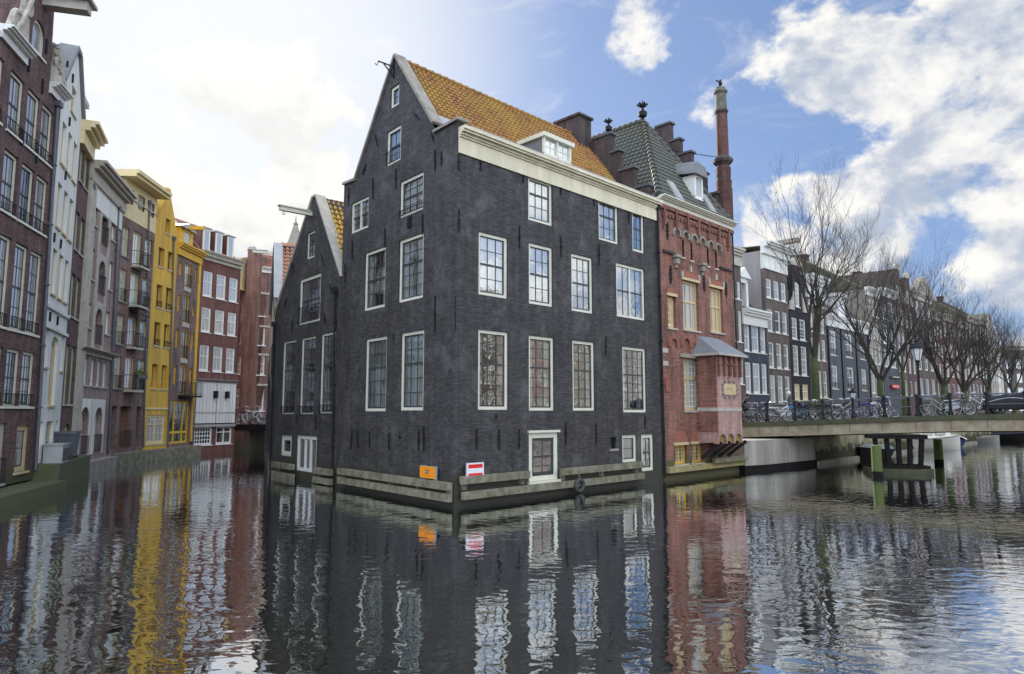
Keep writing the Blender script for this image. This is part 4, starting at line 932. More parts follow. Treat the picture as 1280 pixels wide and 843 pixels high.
# --- 3 narrow brown house with green frames
h = lh('canal_house', 2, 'narrow brown brick house with green framed windows and a cream cornice'); f = h.F; T = h.T(); W_ = h.W
S3 = dict(fw=.09, rec=.10, fm=M['greenp'], sm=M['sand'], cols=2, rt=1, rb=1, split=.5, pane=M['room'], sill=True, sillm=M['palestone'])
for (xa, ya), (xb, yb) in (((99, 175), (101, 228)), ((91, 257), (96, 314)), ((83.5, 335), (88, 395)), ((79.2, 428), (87.5, 505.6))):
    z1, z0 = f.px(xa, ya)[1], f.px(xb, yb)[1]
    for a, b in ((.12, .45), (.56, .9)): h.win(W_ * a, z0, W_ * b, z1, S3)
z1 = f.px(80, 530)[1]; h.win(W_ * .3, 1.1, W_ * .8, z1, dict(S3, name='door', arch=2, rise=.2, sill=False))
zc_ = f.px(104, 160)[1]
h.shell([(0, .5), (W_, .5), (W_, zc_), (0, zc_)], 9, M['brown'])
h.cornice(-.05, W_ + .05, zc_ + .25, 1.2, .75, M['paleyel'])
zd = f.px(102, 108)[1]
MB().box(T, W_ * .3, W_ * .8, -1.6, -.3, zc_, zd).box(T, W_ * .2, W_ * .9, -1.8, -.15, zd, zd + .25).build('dormer', M['zinc'], h.root)
h.boxpart('dormer_pane', M['roomdark'], W_ * .4, W_ * .7, -.3, -.28, zc_ + .5, zd - .3)
# --- 4 grey house with tall arched niches
h = lh('canal_house', 3, 'pinkish grey house with tall round-arched niches, grey pilasters and a broad white cornice'); f = h.F; T = h.T(); W_ = h.W
S4 = dict(fw=.09, rec=.10, fm=M['whitepl'], sm=M['white'], cols=2, rt=1, rb=1, split=0, pane=M['room'], sill=True, sillm=M['palestone'])
arch = []
for (xa, ya), (xb, yb) in (((123.6, 256), (133.6, 310.8)), ((119.4, 317), (129.4, 371.8)), ((117, 379), (126.5, 433.4))):
    u0, z1 = f.px(xa, ya + 4); u1, z0 = f.px(xb, yb); arch.append((u0, u1))
    h.win(W_ * .40, z0, W_ * .60, z1, dict(S4, arch=1, rec=.35, cols=2, rail=1.1, fw=.07, sill=False))
for (xl, yl, xr, yr), (xa, ya, xb, yb) in (((116, 245, 120, 283), (137.3, 268, 143, 306)), ((112, 308, 116, 350), (134.3, 328, 140, 367)), ((110, 378, 112, 410), (131, 387, 137, 424))):
    z1, z0 = f.px(xl, yl)[1], f.px(xr, yr)[1]
    for a, b in ((.18, .30), (.72, .84)): h.win(W_ * a, z0, W_ * b, z1, S4)
z1, z0 = f.px(110, 447.5)[1], f.px(112, 482)[1]
for a in (.20, .38, .56, .74): h.win(W_ * a, z0, W_ * (a + .12), z1, S4)
z1 = f.px(104.5, 509)[1]
for a in (.18, .56): h.win(W_ * a, .95, W_ * (a + .24), z1, dict(S4, arch=1, rec=.3, cols=0, fw=.06, sill=False, rail=.95, pane=M['roomlight']))
zc_ = f.px(116, 205)[1]; zl = f.px(110, 438)[1]; zg = f.px(100, 498)[1]
h.shell([(0, .5), (W_, .5), (W_, zc_), (0, zc_)], 9, M['pinkgrey'])
h.cornice(0, W_ + .15, zc_ + .1, 1.1, .8, M['palestone']); h.boxpart('frieze', M['whitepl'], .14 * W_, W_, .002, .07, zc_ - 2.1, zc_ - .95)
h.boxpart('pilaster', M['palestone'], 0, .14 * W_, .002, .16, .6, zc_ - .9)
pm = MB()
def archpanel(h, T, a, b, z0, z1, u0, u1, zb, zt, mat, n=.05):
    """plaster strip a..b with a round-arched opening u0..u1 left in it"""
    hw = (u1 - u0) / 2; um = (u0 + u1) / 2; K = 10
    p = [(a, z0), (u0, z0)] + [(um - hw * math.cos(math.pi * k / K), zt - hw + hw * math.sin(math.pi * k / K)) for k in range(K + 1)] + [(u1, z0), (b, z0), (b, z1), (a, z1)]
    return MB().prism(T, p, .003, n).build('plaster_panel', mat, h.root)
zz = [zl]
for k, (xa, ya) in enumerate(((117, 379), (119.4, 317), (123.6, 256))):
    zt = f.px(xa, ya + 4)[1]; nx = zt + .35
    if k == 2: nx = zc_ - 2.1
    archpanel(h, T, W_ * .335, W_ * .665, zz[-1] + .0, nx - .003, W_ * .40 - .01, W_ * .60 + .01, 0, zt + .01, M['palestone']); zz.append(nx)
h.cornice(.1, W_ + .02, zl + .1, .35, .4, M['palestone'], name='string_course')
for a in (.18, .56): archpanel(h, T, W_ * (a - .05), W_ * (a + .29), .9, zg - .003, W_ * a - .01, W_ * (a + .24) + .01, 0, z1 + .01, M['whitepl'])
h.boxpart('roof_terrace', M['palestone'], .1, W_ * .45, -4, -1.2, zc_, zc_ + 1.5)
m = MB(); zz_ = zc_ + 1.5
for z in (zz_ + .35, zz_ + .7): m.box(T, .1, W_ * .45, -1.25, -1.2, z, z + .04)
for k in range(9): m.box(T, .1 + k * (W_ * .45 - .15) / 8, .14 + k * (W_ * .45 - .15) / 8, -1.25, -1.2, zz_, zz_ + .7)
m.build('roof_railing', M['greyiron'], h.root)
h.pipe([(146, 262), (133, 570)], f, .06, M['greyiron']); h.pipe([(113, 235), (95, 575)], f, .06, M['greyiron'])
# --- 5 purple brick house with balconies and yellow top storey
h = lh('canal_house', 4, 'purple brown brick house with balconies and a pale yellow top storey'); f = h.F; T = h.T(); W_ = h.W
S5 = dict(fw=.09, rec=.10, fm=M['sand'], sm=M['greenp'], cols=2, rt=1, rb=1, split=.35, pane=M['roomlight'], sill=True, sillm=M['lead'])
cols5 = ((.07, .25), (.36, .62), (.71, .94))
rows5 = [((154.8, 281), (154, 327)), ((152.3, 334.4), (152, 378)), ((150.5, 391.7), (151, 432)), ((149.4, 443.9), (150, 487))]
for k, ((xa, ya), (xb, yb)) in enumerate(rows5):
    z1, z0 = f.px(xa, ya)[1], f.px(xb, yb)[1]
    for j, (a, b) in enumerate(cols5):
        if j == 1: h.win(W_ * a, z0, W_ * b, z1, dict(S5, name='window', rail=0, split=0, sill=False, sm=M['orangewood'] if k > 1 else M['greenp']))
        else: h.win(W_ * a, z0 + .35 - (.3 if k else 0), W_ * b, z1 - .05, dict(S5, rail=.75 if k else 0))
    a, b = cols5[1]; bm = MB(); bm.box(T, W_ * a - .08, W_ * b + .08, .002, .6 if k != 2 else .45, z0 - .14, z0 - .02); bal = bm.build('balcony', M['palestone'], h.root)
    r = MB(); u0, u1, o = W_ * a - .06, W_ * b + .06, .56 if k != 2 else .42
    for z in (z0 + .08, z0 + .9): r.box(T, u0, u1, o - .03, o, z, z + .03); r.box(T, u0, u0 + .03, 0, o - .03, z, z + .03); r.box(T, u1 - .03, u1, 0, o - .03, z, z + .03)
    for q in range(11): x = u0 + (u1 - u0 - .02) * q / 10; r.box(T, x, x + .018, o - .028, o - .008, z0 + .02, z0 + .9)
    r.build('railing', M['iron'], bal)
    if k == 3:
        g = MB(); rg_ = random.Random(4)
        for _ in range(260):
            p = T(u0 + rg_.random() * (u1 - u0), o + rg_.uniform(-.05, .3), z0 + .95 + rg_.gauss(0, .16)); d_ = Vector((rg_.uniform(-1, 1), rg_.uniform(-1, 1), rg_.uniform(-.5, 1))) * .13
            g.add([p, (p[0] + d_.x, p[1] + d_.y, p[2] + d_.z), (p[0] + d_.y * .6, p[1] - d_.x * .6, p[2] + d_.z * .8)], [(0, 1, 2)])
        plm = plain('leafy_green', (.10, .16, .03), .7, .5, 8, 0)
        pot = empty('balcony_plant', 'leafy green plant hanging over the lowest balcony rail of the purple house', 'plant', loc=h.F.w(u0, o + .1, z0 + .7), rz=math.atan2(h.F.D.y, h.F.D.x))
        off = Vector(T(u0, o + .1, z0 + .7)); g.v = [(a_ - off.x, b_ - off.y, c_ - off.z) for a_, b_, c_ in g.v]; g.build('foliage', plm, pot)
        MB().box(lambda u, n, z: (u, -n, z), 0, u1 - u0, -.02, .18, 0, .2).build('planter', M['sash'], pot)
    if k == 2:
        aw = MB(); z = z1 + .12; aw.add([T(u0 - .05, 0, z + .35), T(u1 + .05, 0, z + .35), T(u1 + .05, .75, z), T(u0 - .05, .75, z), T(u1 + .05, .75, z - .12), T(u0 - .05, .75, z - .12)], [(0, 1, 2, 3), (3, 2, 4, 5)]); aw.build('awning', M['darkchim'], h.root)
zb1 = f.px(147, 268)[1] + .15; zt5 = f.px(150, 212)[1]
z1, z0 = f.px(158.5, 233.5)[1], f.px(160, 262)[1] + .4
for a, b in ((.08, .28), (.42, .62), (.74, .92)): h.win(W_ * a, z0, W_ * b, z1, dict(S5, fm=M['paleyel'], rail=0, split=0, sill=False))
z1 = f.px(150, 508)[1]
h.win(W_ * .30, 1.0, W_ * .62, z1, dict(S5, name='door', fm=M['orangewood'], sm=M['orangewood'], split=0, rail=1.0, rec=.4, deep=.5, pane=M['roomdark'], sill=False))
h.win(W_ * .08, 1.0, W_ * .22, z1, dict(S5, fm=M['brownpurple'], cols=0, sill=False, pane=M['roomdark'], rec=.3)); h.win(W_ * .76, 1.0, W_ * .92, z1, dict(S5, fm=M['brownpurple'], cols=0, sill=False, pane=M['roomdark'], rec=.3))
h.shell([(0, .5), (W_, .5), (W_, zt5), (0, zt5)], 9, M['brownpurple'])
def yellow_skin():
    hs = [q for q in h.holes[id(f)] if q[0][0][1] > zb1]
    mb = MB(); ls = [[Vector((u, z, 0)) for u, z in [(0, zb1), (W_, zb1), (W_, zt5), (0, zt5)]]] + [[Vector((u, z, 0)) for u, z in q[0]] for q in hs]
    mb.add([T(p.x, .03, p.y) for l in ls for p in l], [tuple(t) for t in tessellate_polygon(ls)]); mb.box(T, 0, W_, .0, .035, zb1 - .06, zb1 - .001); mb.build('top_storey_cladding', M['paleyel'], h.root)
yellow_skin()
h.boxpart('parapet_band', M['palestone'], 0, W_, .036, .10, zb1 + 1.2, zb1 + 1.3)
MB().box(T, -.1, W_ + .1, -3, .95, zt5 - .05, zt5 + .18).box(T, -.1, W_ + .1, -3, .8, zt5 - .25, zt5 - .05).build('roof', M['paleyel'], h.root)
h.pipe([(185, 255), (177.5, 560)], f, .05, M['greyiron'])
# --- 6 yellow gabled house
h = lh('canal_house', 5, 'bright yellow plastered house with a pointed gable'); f = h.F; T = h.T(); W_ = h.W
S6 = dict(fw=.06, rec=.22, fm=M['yellow'], sm=M['sash'], cols=1, split=.7, pane=M['roomdark'], sill=True, sillm=M['palestone'], sillout=.05)
for k, ((xa, ya), (xb, yb)) in enumerate((((189.2, 304.3), (192, 330)), ((186.7, 351.7), (190, 382)), ((184.7, 400), (188, 431)), ((183.5, 454), (187, 485.5)))):
    z1, z0 = f.px(xa, ya)[1], f.px(xb, yb)[1]
    for a, b in ((.20, .44), (.60, .84)): h.win(W_ * a, z0, W_ * b, z1, dict(S6, rail=.4 if k in (1, 2) else 0, sm=M['ochre'] if k == 3 else M['sash'], cols=2 if k == 3 else 1, rt=1, rb=2 if k == 3 else 1))
z1, z0 = f.px(196, 266.3)[1], f.px(199, 287)[1]; h.win(W_ * .42, z0, W_ * .62, z1, dict(S6, cols=2))
z1, z0 = f.px(181, 519)[1], f.px(181, 556)[1]; h.win(W_ * .12, z0, W_ * .86, z1, dict(S6, fm=M['paleyel'], sm=M['paleyel'], mull=(.5,), cols=4, rt=1, rb=2, split=.3, fw=.14, pane=M['roomlight'], rec=.06))
za_ = f.px(199, 241)[1]; zs_ = f.px(212, 286)[1]
h.shell([(0, .5), (W_, .5), (W_, zs_), (W_ * .9, zs_ + .2), (W_ * .56, za_ + .3), (W_ * .56, za_ + .7), (W_ * .40, za_ + .7), (W_ * .40, za_ + .3), (W_ * .05, zs_ + .2), (0, zs_)], 9, M['yellow'])
zq = f.px(180, 512)[1]
MB().box(T, 0, W_, .002, .06, zq, zq + .12).build('string_course', M['paleyel'], h.root)
# --- 7 purple brick house with yellow shopfront and dormer
h = lh('canal_house', 6, 'narrow purple brown house with yellow frames, yellow cornice, hoist dormer and yellow shopfront'); f = h.F; T = h.T(); W_ = h.W
S7 = dict(fw=.10, rec=.08, fm=M['yellowtrim'], sm=M['sash'], cols=2, rt=1, rb=1, split=0, pane=M['roomdark'], sill=False)
for k, ((xa, ya), (xb, yb)) in enumerate((((220.2, 323.5), (222, 355)), ((219, 365), (221, 401)), ((218, 409.5), (220, 447)), ((216.2, 455.5), (218, 493)))):
    z1, z0 = f.px(xa, ya)[1], f.px(xb, yb)[1]; pn = M['roomlight'] if k == 0 else M['roomdark']
    h.win(W_ * .34, z0, W_ * .60, z1, dict(S7, rail=.9, pane=pn))
    h.win(W_ * .10, z0 + .7, W_ * .22, z1 - .1, dict(S7, cols=0, fm=M['yellowtrim'], fw=.08, pane=M['ochre'])); h.win(W_ * .74, z0 + .7, W_ * .86, z1 - .1, dict(S7, cols=0, fw=.08, pane=M['ochre']))
    MB().box(T, W_ * .33, W_ * .61, .002, .05, z0 - .32, z0 - .01).build('balcony_slab', M['palestone'] if k != 3 else M['iron'], h.root)
z1 = f.px(210, 501)[1]
h.win(W_ * .05, .95, W_ * .82, z1, dict(S7, name='shopfront', mull=(.27, .72), transom=.26, cols=4, stile=0, fw=.16, split=0, rb=1, bw=.02))
u0 = W_ * .3; bz = f.px(216, 494)[1]
m = MB().box(T, W_ * .3, W_ * .9, .05, .8, bz - .12, bz); bb = m.build('balcony', M['iron'], h.root); r = MB()
for z in (bz + .1, bz + .95): r.box(T, W_ * .3, W_ * .9, .76, .79, z, z + .03)
for q in range(14): x = W_ * .3 + (W_ * .6 - .02) * q / 13; r.box(T, x, x + .018, .762, .785, bz, bz + .95)
r.build('railing', M['iron'], bb)
zc_ = f.px(214, 301)[1]
h.shell([(0, .5), (W_, .5), (W_, zc_), (0, zc_)], 9, M['brownpurple'])
h.cornice(-.05, W_ + .05, zc_ + .15, .9, .5, M['yellowtrim'])
h.boxpart('corner_strip', M['yellowtrim'], W_ * .90, W_ - .02, .002, .08, 1.0, zc_ - .75)
zd = f.px(214, 275)[1]
dd = MB().box(T, W_ * .15, W_ * .22, -2.2, -.2, zc_, zd).box(T, W_ * .22, W_ * .35, -.3, -.2, zc_, zd).box(T, W_ * .6, W_ * .72, -.3, -.2, zc_, zd).box(T, W_ * .65, W_ * .72, -2.2, -.3, zc_, zd).box(T, W_ * .22, W_ * .65, -.3, -.2, zd - .2, zd).build('dormer', M['yellowtrim'], h.root)
MB().quad(T(W_ * .3, -.25, zc_), T(W_ * .65, -.25, zc_), T(W_ * .65, -.25, zd), T(W_ * .3, -.25, zd)).build('pane', M['roomlight'], dd)
MB().prism(T, [(W_ * .05, zd), (W_ * .82, zd), (W_ * .435, zd + .45)], -2.4, .0).build('dormer_roof', M['zinc'], dd)
MB().box(T, W_ * .40, W_ * .46, -.2, 1.1, zd + .0, zd + .25).build('hoist_beam', M['yellowtrim'], h.root)
slope_roof(h, T, (0, zc_ + .1), (W_ * .5, zc_ + 2.6), 1.0, M['slate'], n0=-2.5); 
P = [T(0, -.1, zc_ + .1), T(W_, -.1, zc_ + .1), T(W_, -3, zc_ + 2.4), T(0, -3, zc_ + 2.4)]; MB().quad(*P).build('roof', M['slate'], h.root)
h.pipe([(216, 300), (208.5, 560)], f, .05, M['greyiron'])
# --- 8 brown brick house with white sashes and boarded doors
h = lh('canal_house', 7, 'reddish brown brick house with white sash windows and big white boarded shutters by the water'); f = h.F; T = h.T(); W_ = h.W
S8 = dict(fw=.10, rec=.05, fm=M['white'], sm=M['white'], cols=2, rt=1, rb=1, split=.42, pane=M['roomlight'], sill=True, sillh=.06)
for (xa, ya), (xb, yb) in (((244.7, 335.5), (248, 368.5)), ((243.5, 382), (247, 414)), ((242.3, 430), (246, 463.3))):
    z1, z0 = f.px(xa, ya)[1], f.px(xb, yb)[1]
    for a, b in ((.08, .30), (.40, .63), (.72, .94)): h.win(W_ * a, z0, W_ * b, z1, S8)
z1, z0 = f.px(242, 534)[1], f.px(242, 557.5)[1]
h.win(W_ * .05, z0, W_ * .46, z1, dict(S8, cols=6, rt=2, rb=2, bw=.05, pane=M['roomdark'], split=.5)); h.win(W_ * .56, z0, W_ * .95, z1, dict(S8, mull=(.5,), cols=2, rt=1, rb=1, pane=M['roomdark'], split=.3))
zc_ = f.px(246, 313)[1]
h.shell([(0, -.5), (W_, -.5), (W_, zc_), (0, zc_)], 9, M['rust'])
h.cornice(-.02, W_ + .1, zc_ + .15, .7, .45, M['palestone'])
m = MB()
for q in range(22): u = .1 + q * (W_ - .2) / 22; m.box(T, u, u + .12, .12, .35, zc_ - .28, zc_ - .1)
m.build('dentils', M['palestone'], h.root)
z1, z0 = f.px(242, 478)[1], f.px(242, 529.5)[1]
for a, b in ((.03, .49), (.515, .98)):
    s_ = MB().box(T, W_ * a, W_ * b, .002, .12, z0, z1); 
    o = s_.build('boarded_shutter', M['whitewood'], h.root); g = MB()
    for q in range(1, 6): x = W_ * (a + (b - a) * q / 6); g.box(T, x - .012, x + .012, .12, .128, z0 + .05, z1 - .05)
    g.box(T, W_ * a + .05, W_ * b - .05, .12, .15, z0 + (z1 - z0) * .25, z0 + (z1 - z0) * .25 + .08); g.build('batten', M['greypl'], o)
    x = W_ * (a + (b - a) * .9 if a < .1 else a + (b - a) * .45); lm_ = MB().box(T, x - .12, x + .12, .13, .4, z1 - 1.15, z1 - .6); lm_.build('wall_lantern', M['iron'], h.root)
h.cornice(0, W_, z1 + .28, .3, .3, M['greypl'], name='string_course'); h.boxpart('plinth', M['greypl'], -.0, W_, .002, .05, -.5, z0 - .02) if False else h.boxpart('sill_course', M['greypl'], 0, W_, .002, .16, z0 - .3, z0 - .1)
zt = zc_ + 3.0
P = [T(0, -.1, zc_ + .1), T(W_, -.1, zc_ + .1), T(W_ * .8, -3, zt), T(.0, -3, zt)]; MB().add(P + [T(W_, -6, zc_ + .1)], [(0, 1, 2, 3), (1, 4, 2)]).build('roof', M['tilered'], h.root)
for a in (.06, .36, .66):
    z1_ = zc_ + 2.0; d_ = MB().box(T, W_ * a, W_ * a + .06, -2.4, -.25, zc_ + .1, z1_).box(T, W_ * (a + .18), W_ * (a + .18) + .06, -2.4, -.25, zc_ + .1, z1_).build('dormer', M['rust'], h.root); MB().box(T, W_ * a - .06, W_ * (a + .18) + .12, -2.5, -.1, z1_, z1_ + .10).build('dormer_roof', M['zinc'], d_)
    MB().box(T, W_ * a + .06, W_ * (a + .18), -.36, -.2, zc_ + .1, z1_).build('dormer_front', M['white'], d_)
    MB().quad(T(W_ * a + .2, -.195, zc_ + .35), T(W_ * (a + .18) - .14, -.195, zc_ + .35), T(W_ * (a + .18) - .14, -.195, z1_ - .15), T(W_ * a + .2, -.195, z1_ - .15)).build('pane', M['roomlight'], d_)
h.pipe([(242, 318), (239.5, 555)], f, .06, M['greyiron'])
# --- far houses behind the little bridge
GF = 'brick houses at the end of the narrow canal'
q0, q1, q2 = base(289, 560, 61.5), base(318, 560, 61.0), base(352, 560, 62.5)
h = House('far_house', 'red brown brick house with a cream oriel at the end of the narrow canal', seg(q0, q1), 'house', GF); f = h.F; T = h.T(); W_ = (q1 - q0).length
S9 = dict(fw=.10, rec=.08, fm=M['white'], sm=M['white'], cols=2, rt=1, rb=2, split=.4, pane=M['room'])
for (tl, br, kw) in (((294, 367), (302.4, 394), {}), ((292.5, 404), (300.9, 431), dict(pane=M['ochre'])), ((292.5, 446), (300.5, 468.8), {}), ((292.5, 484), (299, 512), dict(pane=M['roomdark'], fm=M['sash']))): h.winpx(tl, br, dict(S9, **kw))
zc_ = f.px(305, 322)[1]; h.shell([(0, -.5), (W_, -.5), (W_, zc_), (0, zc_)], 8, M['rust2'])
u0, z1 = f.px(293, 327); u1, z0 = f.px(306, 362); 
MB().box(T, max(0, u0), u1, .002, .7, z0, z1).box(T, max(0, u0) - .05, u1 + .1, .002, .8, z1, z1 + .15).box(T, max(0, u0) - .05, u1 + .1, .002, .8, z0 - .15, z0).build('oriel', M['paleyel'], h.root)
MB().box(T, W_ * .5, W_ * .98, -.0, .5, 0, zc_ + .5).build('brick_pier', M['rust2'], h.root)
MB().lathe(T(W_ * .25, -1, zc_), [(.3, 0), (.3, .8), (.45, .9), (.3, 1.2), (.05, 1.3)], 10).build('chimney', M['greypl'], h.root)
h = House('far_house', 'red brick house with white windows and pale stone bands beside the brick pier', seg(q1, q2), 'house', GF); f = h.F; T = h.T(); W_ = (q2 - q1).length
for (tl, br) in (((322.7, 368), (331.5, 395.5)), ((321.8, 409.5), (331, 432)), ((321.8, 445), (330.5, 469)), ((319.8, 483), (329.5, 513.8)), ((319.8, 537.5), (329, 551))):
    h.winpx(tl, br, dict(S9, sill=True)); u, z = f.px(*tl); h.boxpart('stone_band', M['palestone'], 0, W_ * .9, .002, .05, z + .05, z + .22)
z1 = f.px(325, 355)[1]; zc_ = f.px(325, 335)[1]
h.shell([(0, -.5), (W_, -.5), (W_, zc_), (0, zc_)], 8, M['rust2'])
h.cornice(0, W_, zc_ + .1, .5, .4, M['white'])
P = Vector(T(0, .2, zc_)); Uv_ = Vector((0, 1, .85)).normalized(); m = MB(); pantiles(m, P, (1, 0, 0), Uv_, Vector((0, -.85, 1)).normalized(), W_, 2.6, .3, .34); m.build('roof', M['tilered'], h.root)
hoist(h, f, 322, 314, T, 1.2) if False else None
sp_ = at(369, 300, 75); t_ = empty('church_spire', 'small pale stone spire behind the roofs of the gabled houses', 'spire', loc=(sp_.x, sp_.y, 0))
MB().lathe((0, 0, 0), [(1.6, 0), (1.6, 19.5), (1.8, 19.7), (1.3, 20.2), (.25, 24.0), (.2, 24.1)], 8).build('spire', M['stone'], t_); MB().lathe((0, 0, 24.0), [(.1, 0), (.3, .2), (.08, .5), (.03, 1.2)], 8).build('finial', M['stone'], t_)
# little bridge over the narrow canal
b0, b1 = at(289, 530, 58.2), at(352, 530, 57.0); zb_ = at(310, 531, 57.8).z
FBm = seg(b0, b1); Wb = (b1 - b0).length
br = empty('small_bridge', 'small dark footbridge at the end of the narrow canal, hung with bicycles', 'bridge', loc=FBm.O, rz=math.atan2(FBm.D.y, FBm.D.x)); Tb = lambda u, n, z: (u, -n, z)
MB().box(Tb, 0, Wb, -2.6, 0, zb_ - .45, zb_).build('deck', M['darktimber'], br); MB().box(Tb, .35, 1.65, -2.5, -.1, -.5, zb_ - .45).build('pier', M['brown'], br)
r = MB()
for z in (zb_ + .5, zb_ + 1.0): r.box(Tb, 0, Wb, -.12, -.08, z, z + .05)
for q in range(7): r.box(Tb, q * Wb / 6 - .02, q * Wb / 6 + .03, -.12, -.07, zb_, zb_ + 1.0)
r.build('railing', M['greyiron'], br)
SMALL_BRIDGE = (FBm, Wb, zb_)
# quay ledges at the foot of the row
lg = [(0, 1, 1.25, .42, 'moss', 'low mossy quay edge under the dark brown house'), (1, 3, .9, 1.05, 'moss', 'green stained quay block under the white house'), (3, 4, .65, .62, 'stone', 'grey stone quay ledge below the arched niches'), (4, 7, .75, .72, 'timber', 'dark mossy ledge below the purple and yellow houses')]
for a, b, wdt, hh, mt, lab in lg:
    pts = [PL[i] for i in range(a, b + 1)]; F_ = [FS[i] for i in range(a, b)]; outer = []
    for i, p in enumerate(pts): n_ = F_[min(i, len(F_) - 1)].N if i == 0 or i == len(pts) - 1 else (F_[i - 1].N + F_[i].N).normalized(); outer.append(p + n_ * wdt)
    m = MB(); k = len(pts); inner = [p - F_[0].N * 2 for p in pts]
    m.add([(p.x, p.y, hh) for p in inner] + [(p.x, p.y, hh) for p in outer] + [(p.x, p.y, -1) for p in outer] + [(outer[0].x, outer[0].y, hh)], [(i, i + 1, k + i + 1, k + i) for i in range(k - 1)] + [(k + i, k + i + 1, 2 * k + i + 1, 2 * k + i) for i in range(k - 1)])
    e0_, e1_ = outer[-1], inner[-1]; m.quad((e0_.x, e0_.y, hh), (e1_.x, e1_.y, hh), (e1_.x, e1_.y, -1), (e0_.x, e0_.y, -1)); e0_, e1_ = outer[0], inner[0]; m.quad((e0_.x, e0_.y, hh), (e1_.x, e1_.y, hh), (e1_.x, e1_.y, -1), (e0_.x, e0_.y, -1))
    tag(m.build('quay_ledge', M[mt]), lab, 'quay ledge', 'quay ledges at the foot of the row')
# bin and air unit outside the white house
p = PL[1].lerp(PL[2], .35) + FS[1].N * .45
rt_ = empty('air_unit', 'grey louvred metal unit on the quay ledge in front of the white house', 'air unit', loc=(p.x, p.y, 1.05), rz=math.atan2(FS[1].D.y, FS[1].D.x))
MB().box(Tb, -.6, .6, -.35, .35, 0, .75).box(Tb, -.65, .65, -.4, .4, .75, .8).build('housing', M['zinc'], rt_)
m = MB()
for q in range(6): m.box(Tb, -.5, .5, .35, .38, .1 + q * .09, .14 + q * .09)
m.build('louvres', M['iron'], rt_)
p = PL[1].lerp(PL[2], .9) + FS[1].N * .4
rt_ = empty('waste_bin', 'dark lidded waste container beside the air unit at the white house', 'bin', loc=(p.x, p.y, 1.05), rz=math.atan2(FS[1].D.y, FS[1].D.x))
MB().add([Tb(a * w_, b * d_, z) for z, w_, d_ in ((.12, .5, .33), (1.15, .65, .42)) for a, b in ((-1, -1), (1, -1), (1, 1), (-1, 1))], [(0, 1, 2, 3), (4, 5, 6, 7), (0, 1, 5, 4), (1, 2, 6, 5), (2, 3, 7, 6), (3, 0, 4, 7)]).build('tub', M['greyiron'], rt_)
MB().box(Tb, -.7, .7, -.46, .46, 1.15, 1.26).build('lid', M['greyiron'], rt_)
for sx in (-.5, .5): MB().torus((sx, -.3, .1), (1, 0, 0), .07, .03, 10, 5).build('wheel', M['rubber'], rt_)
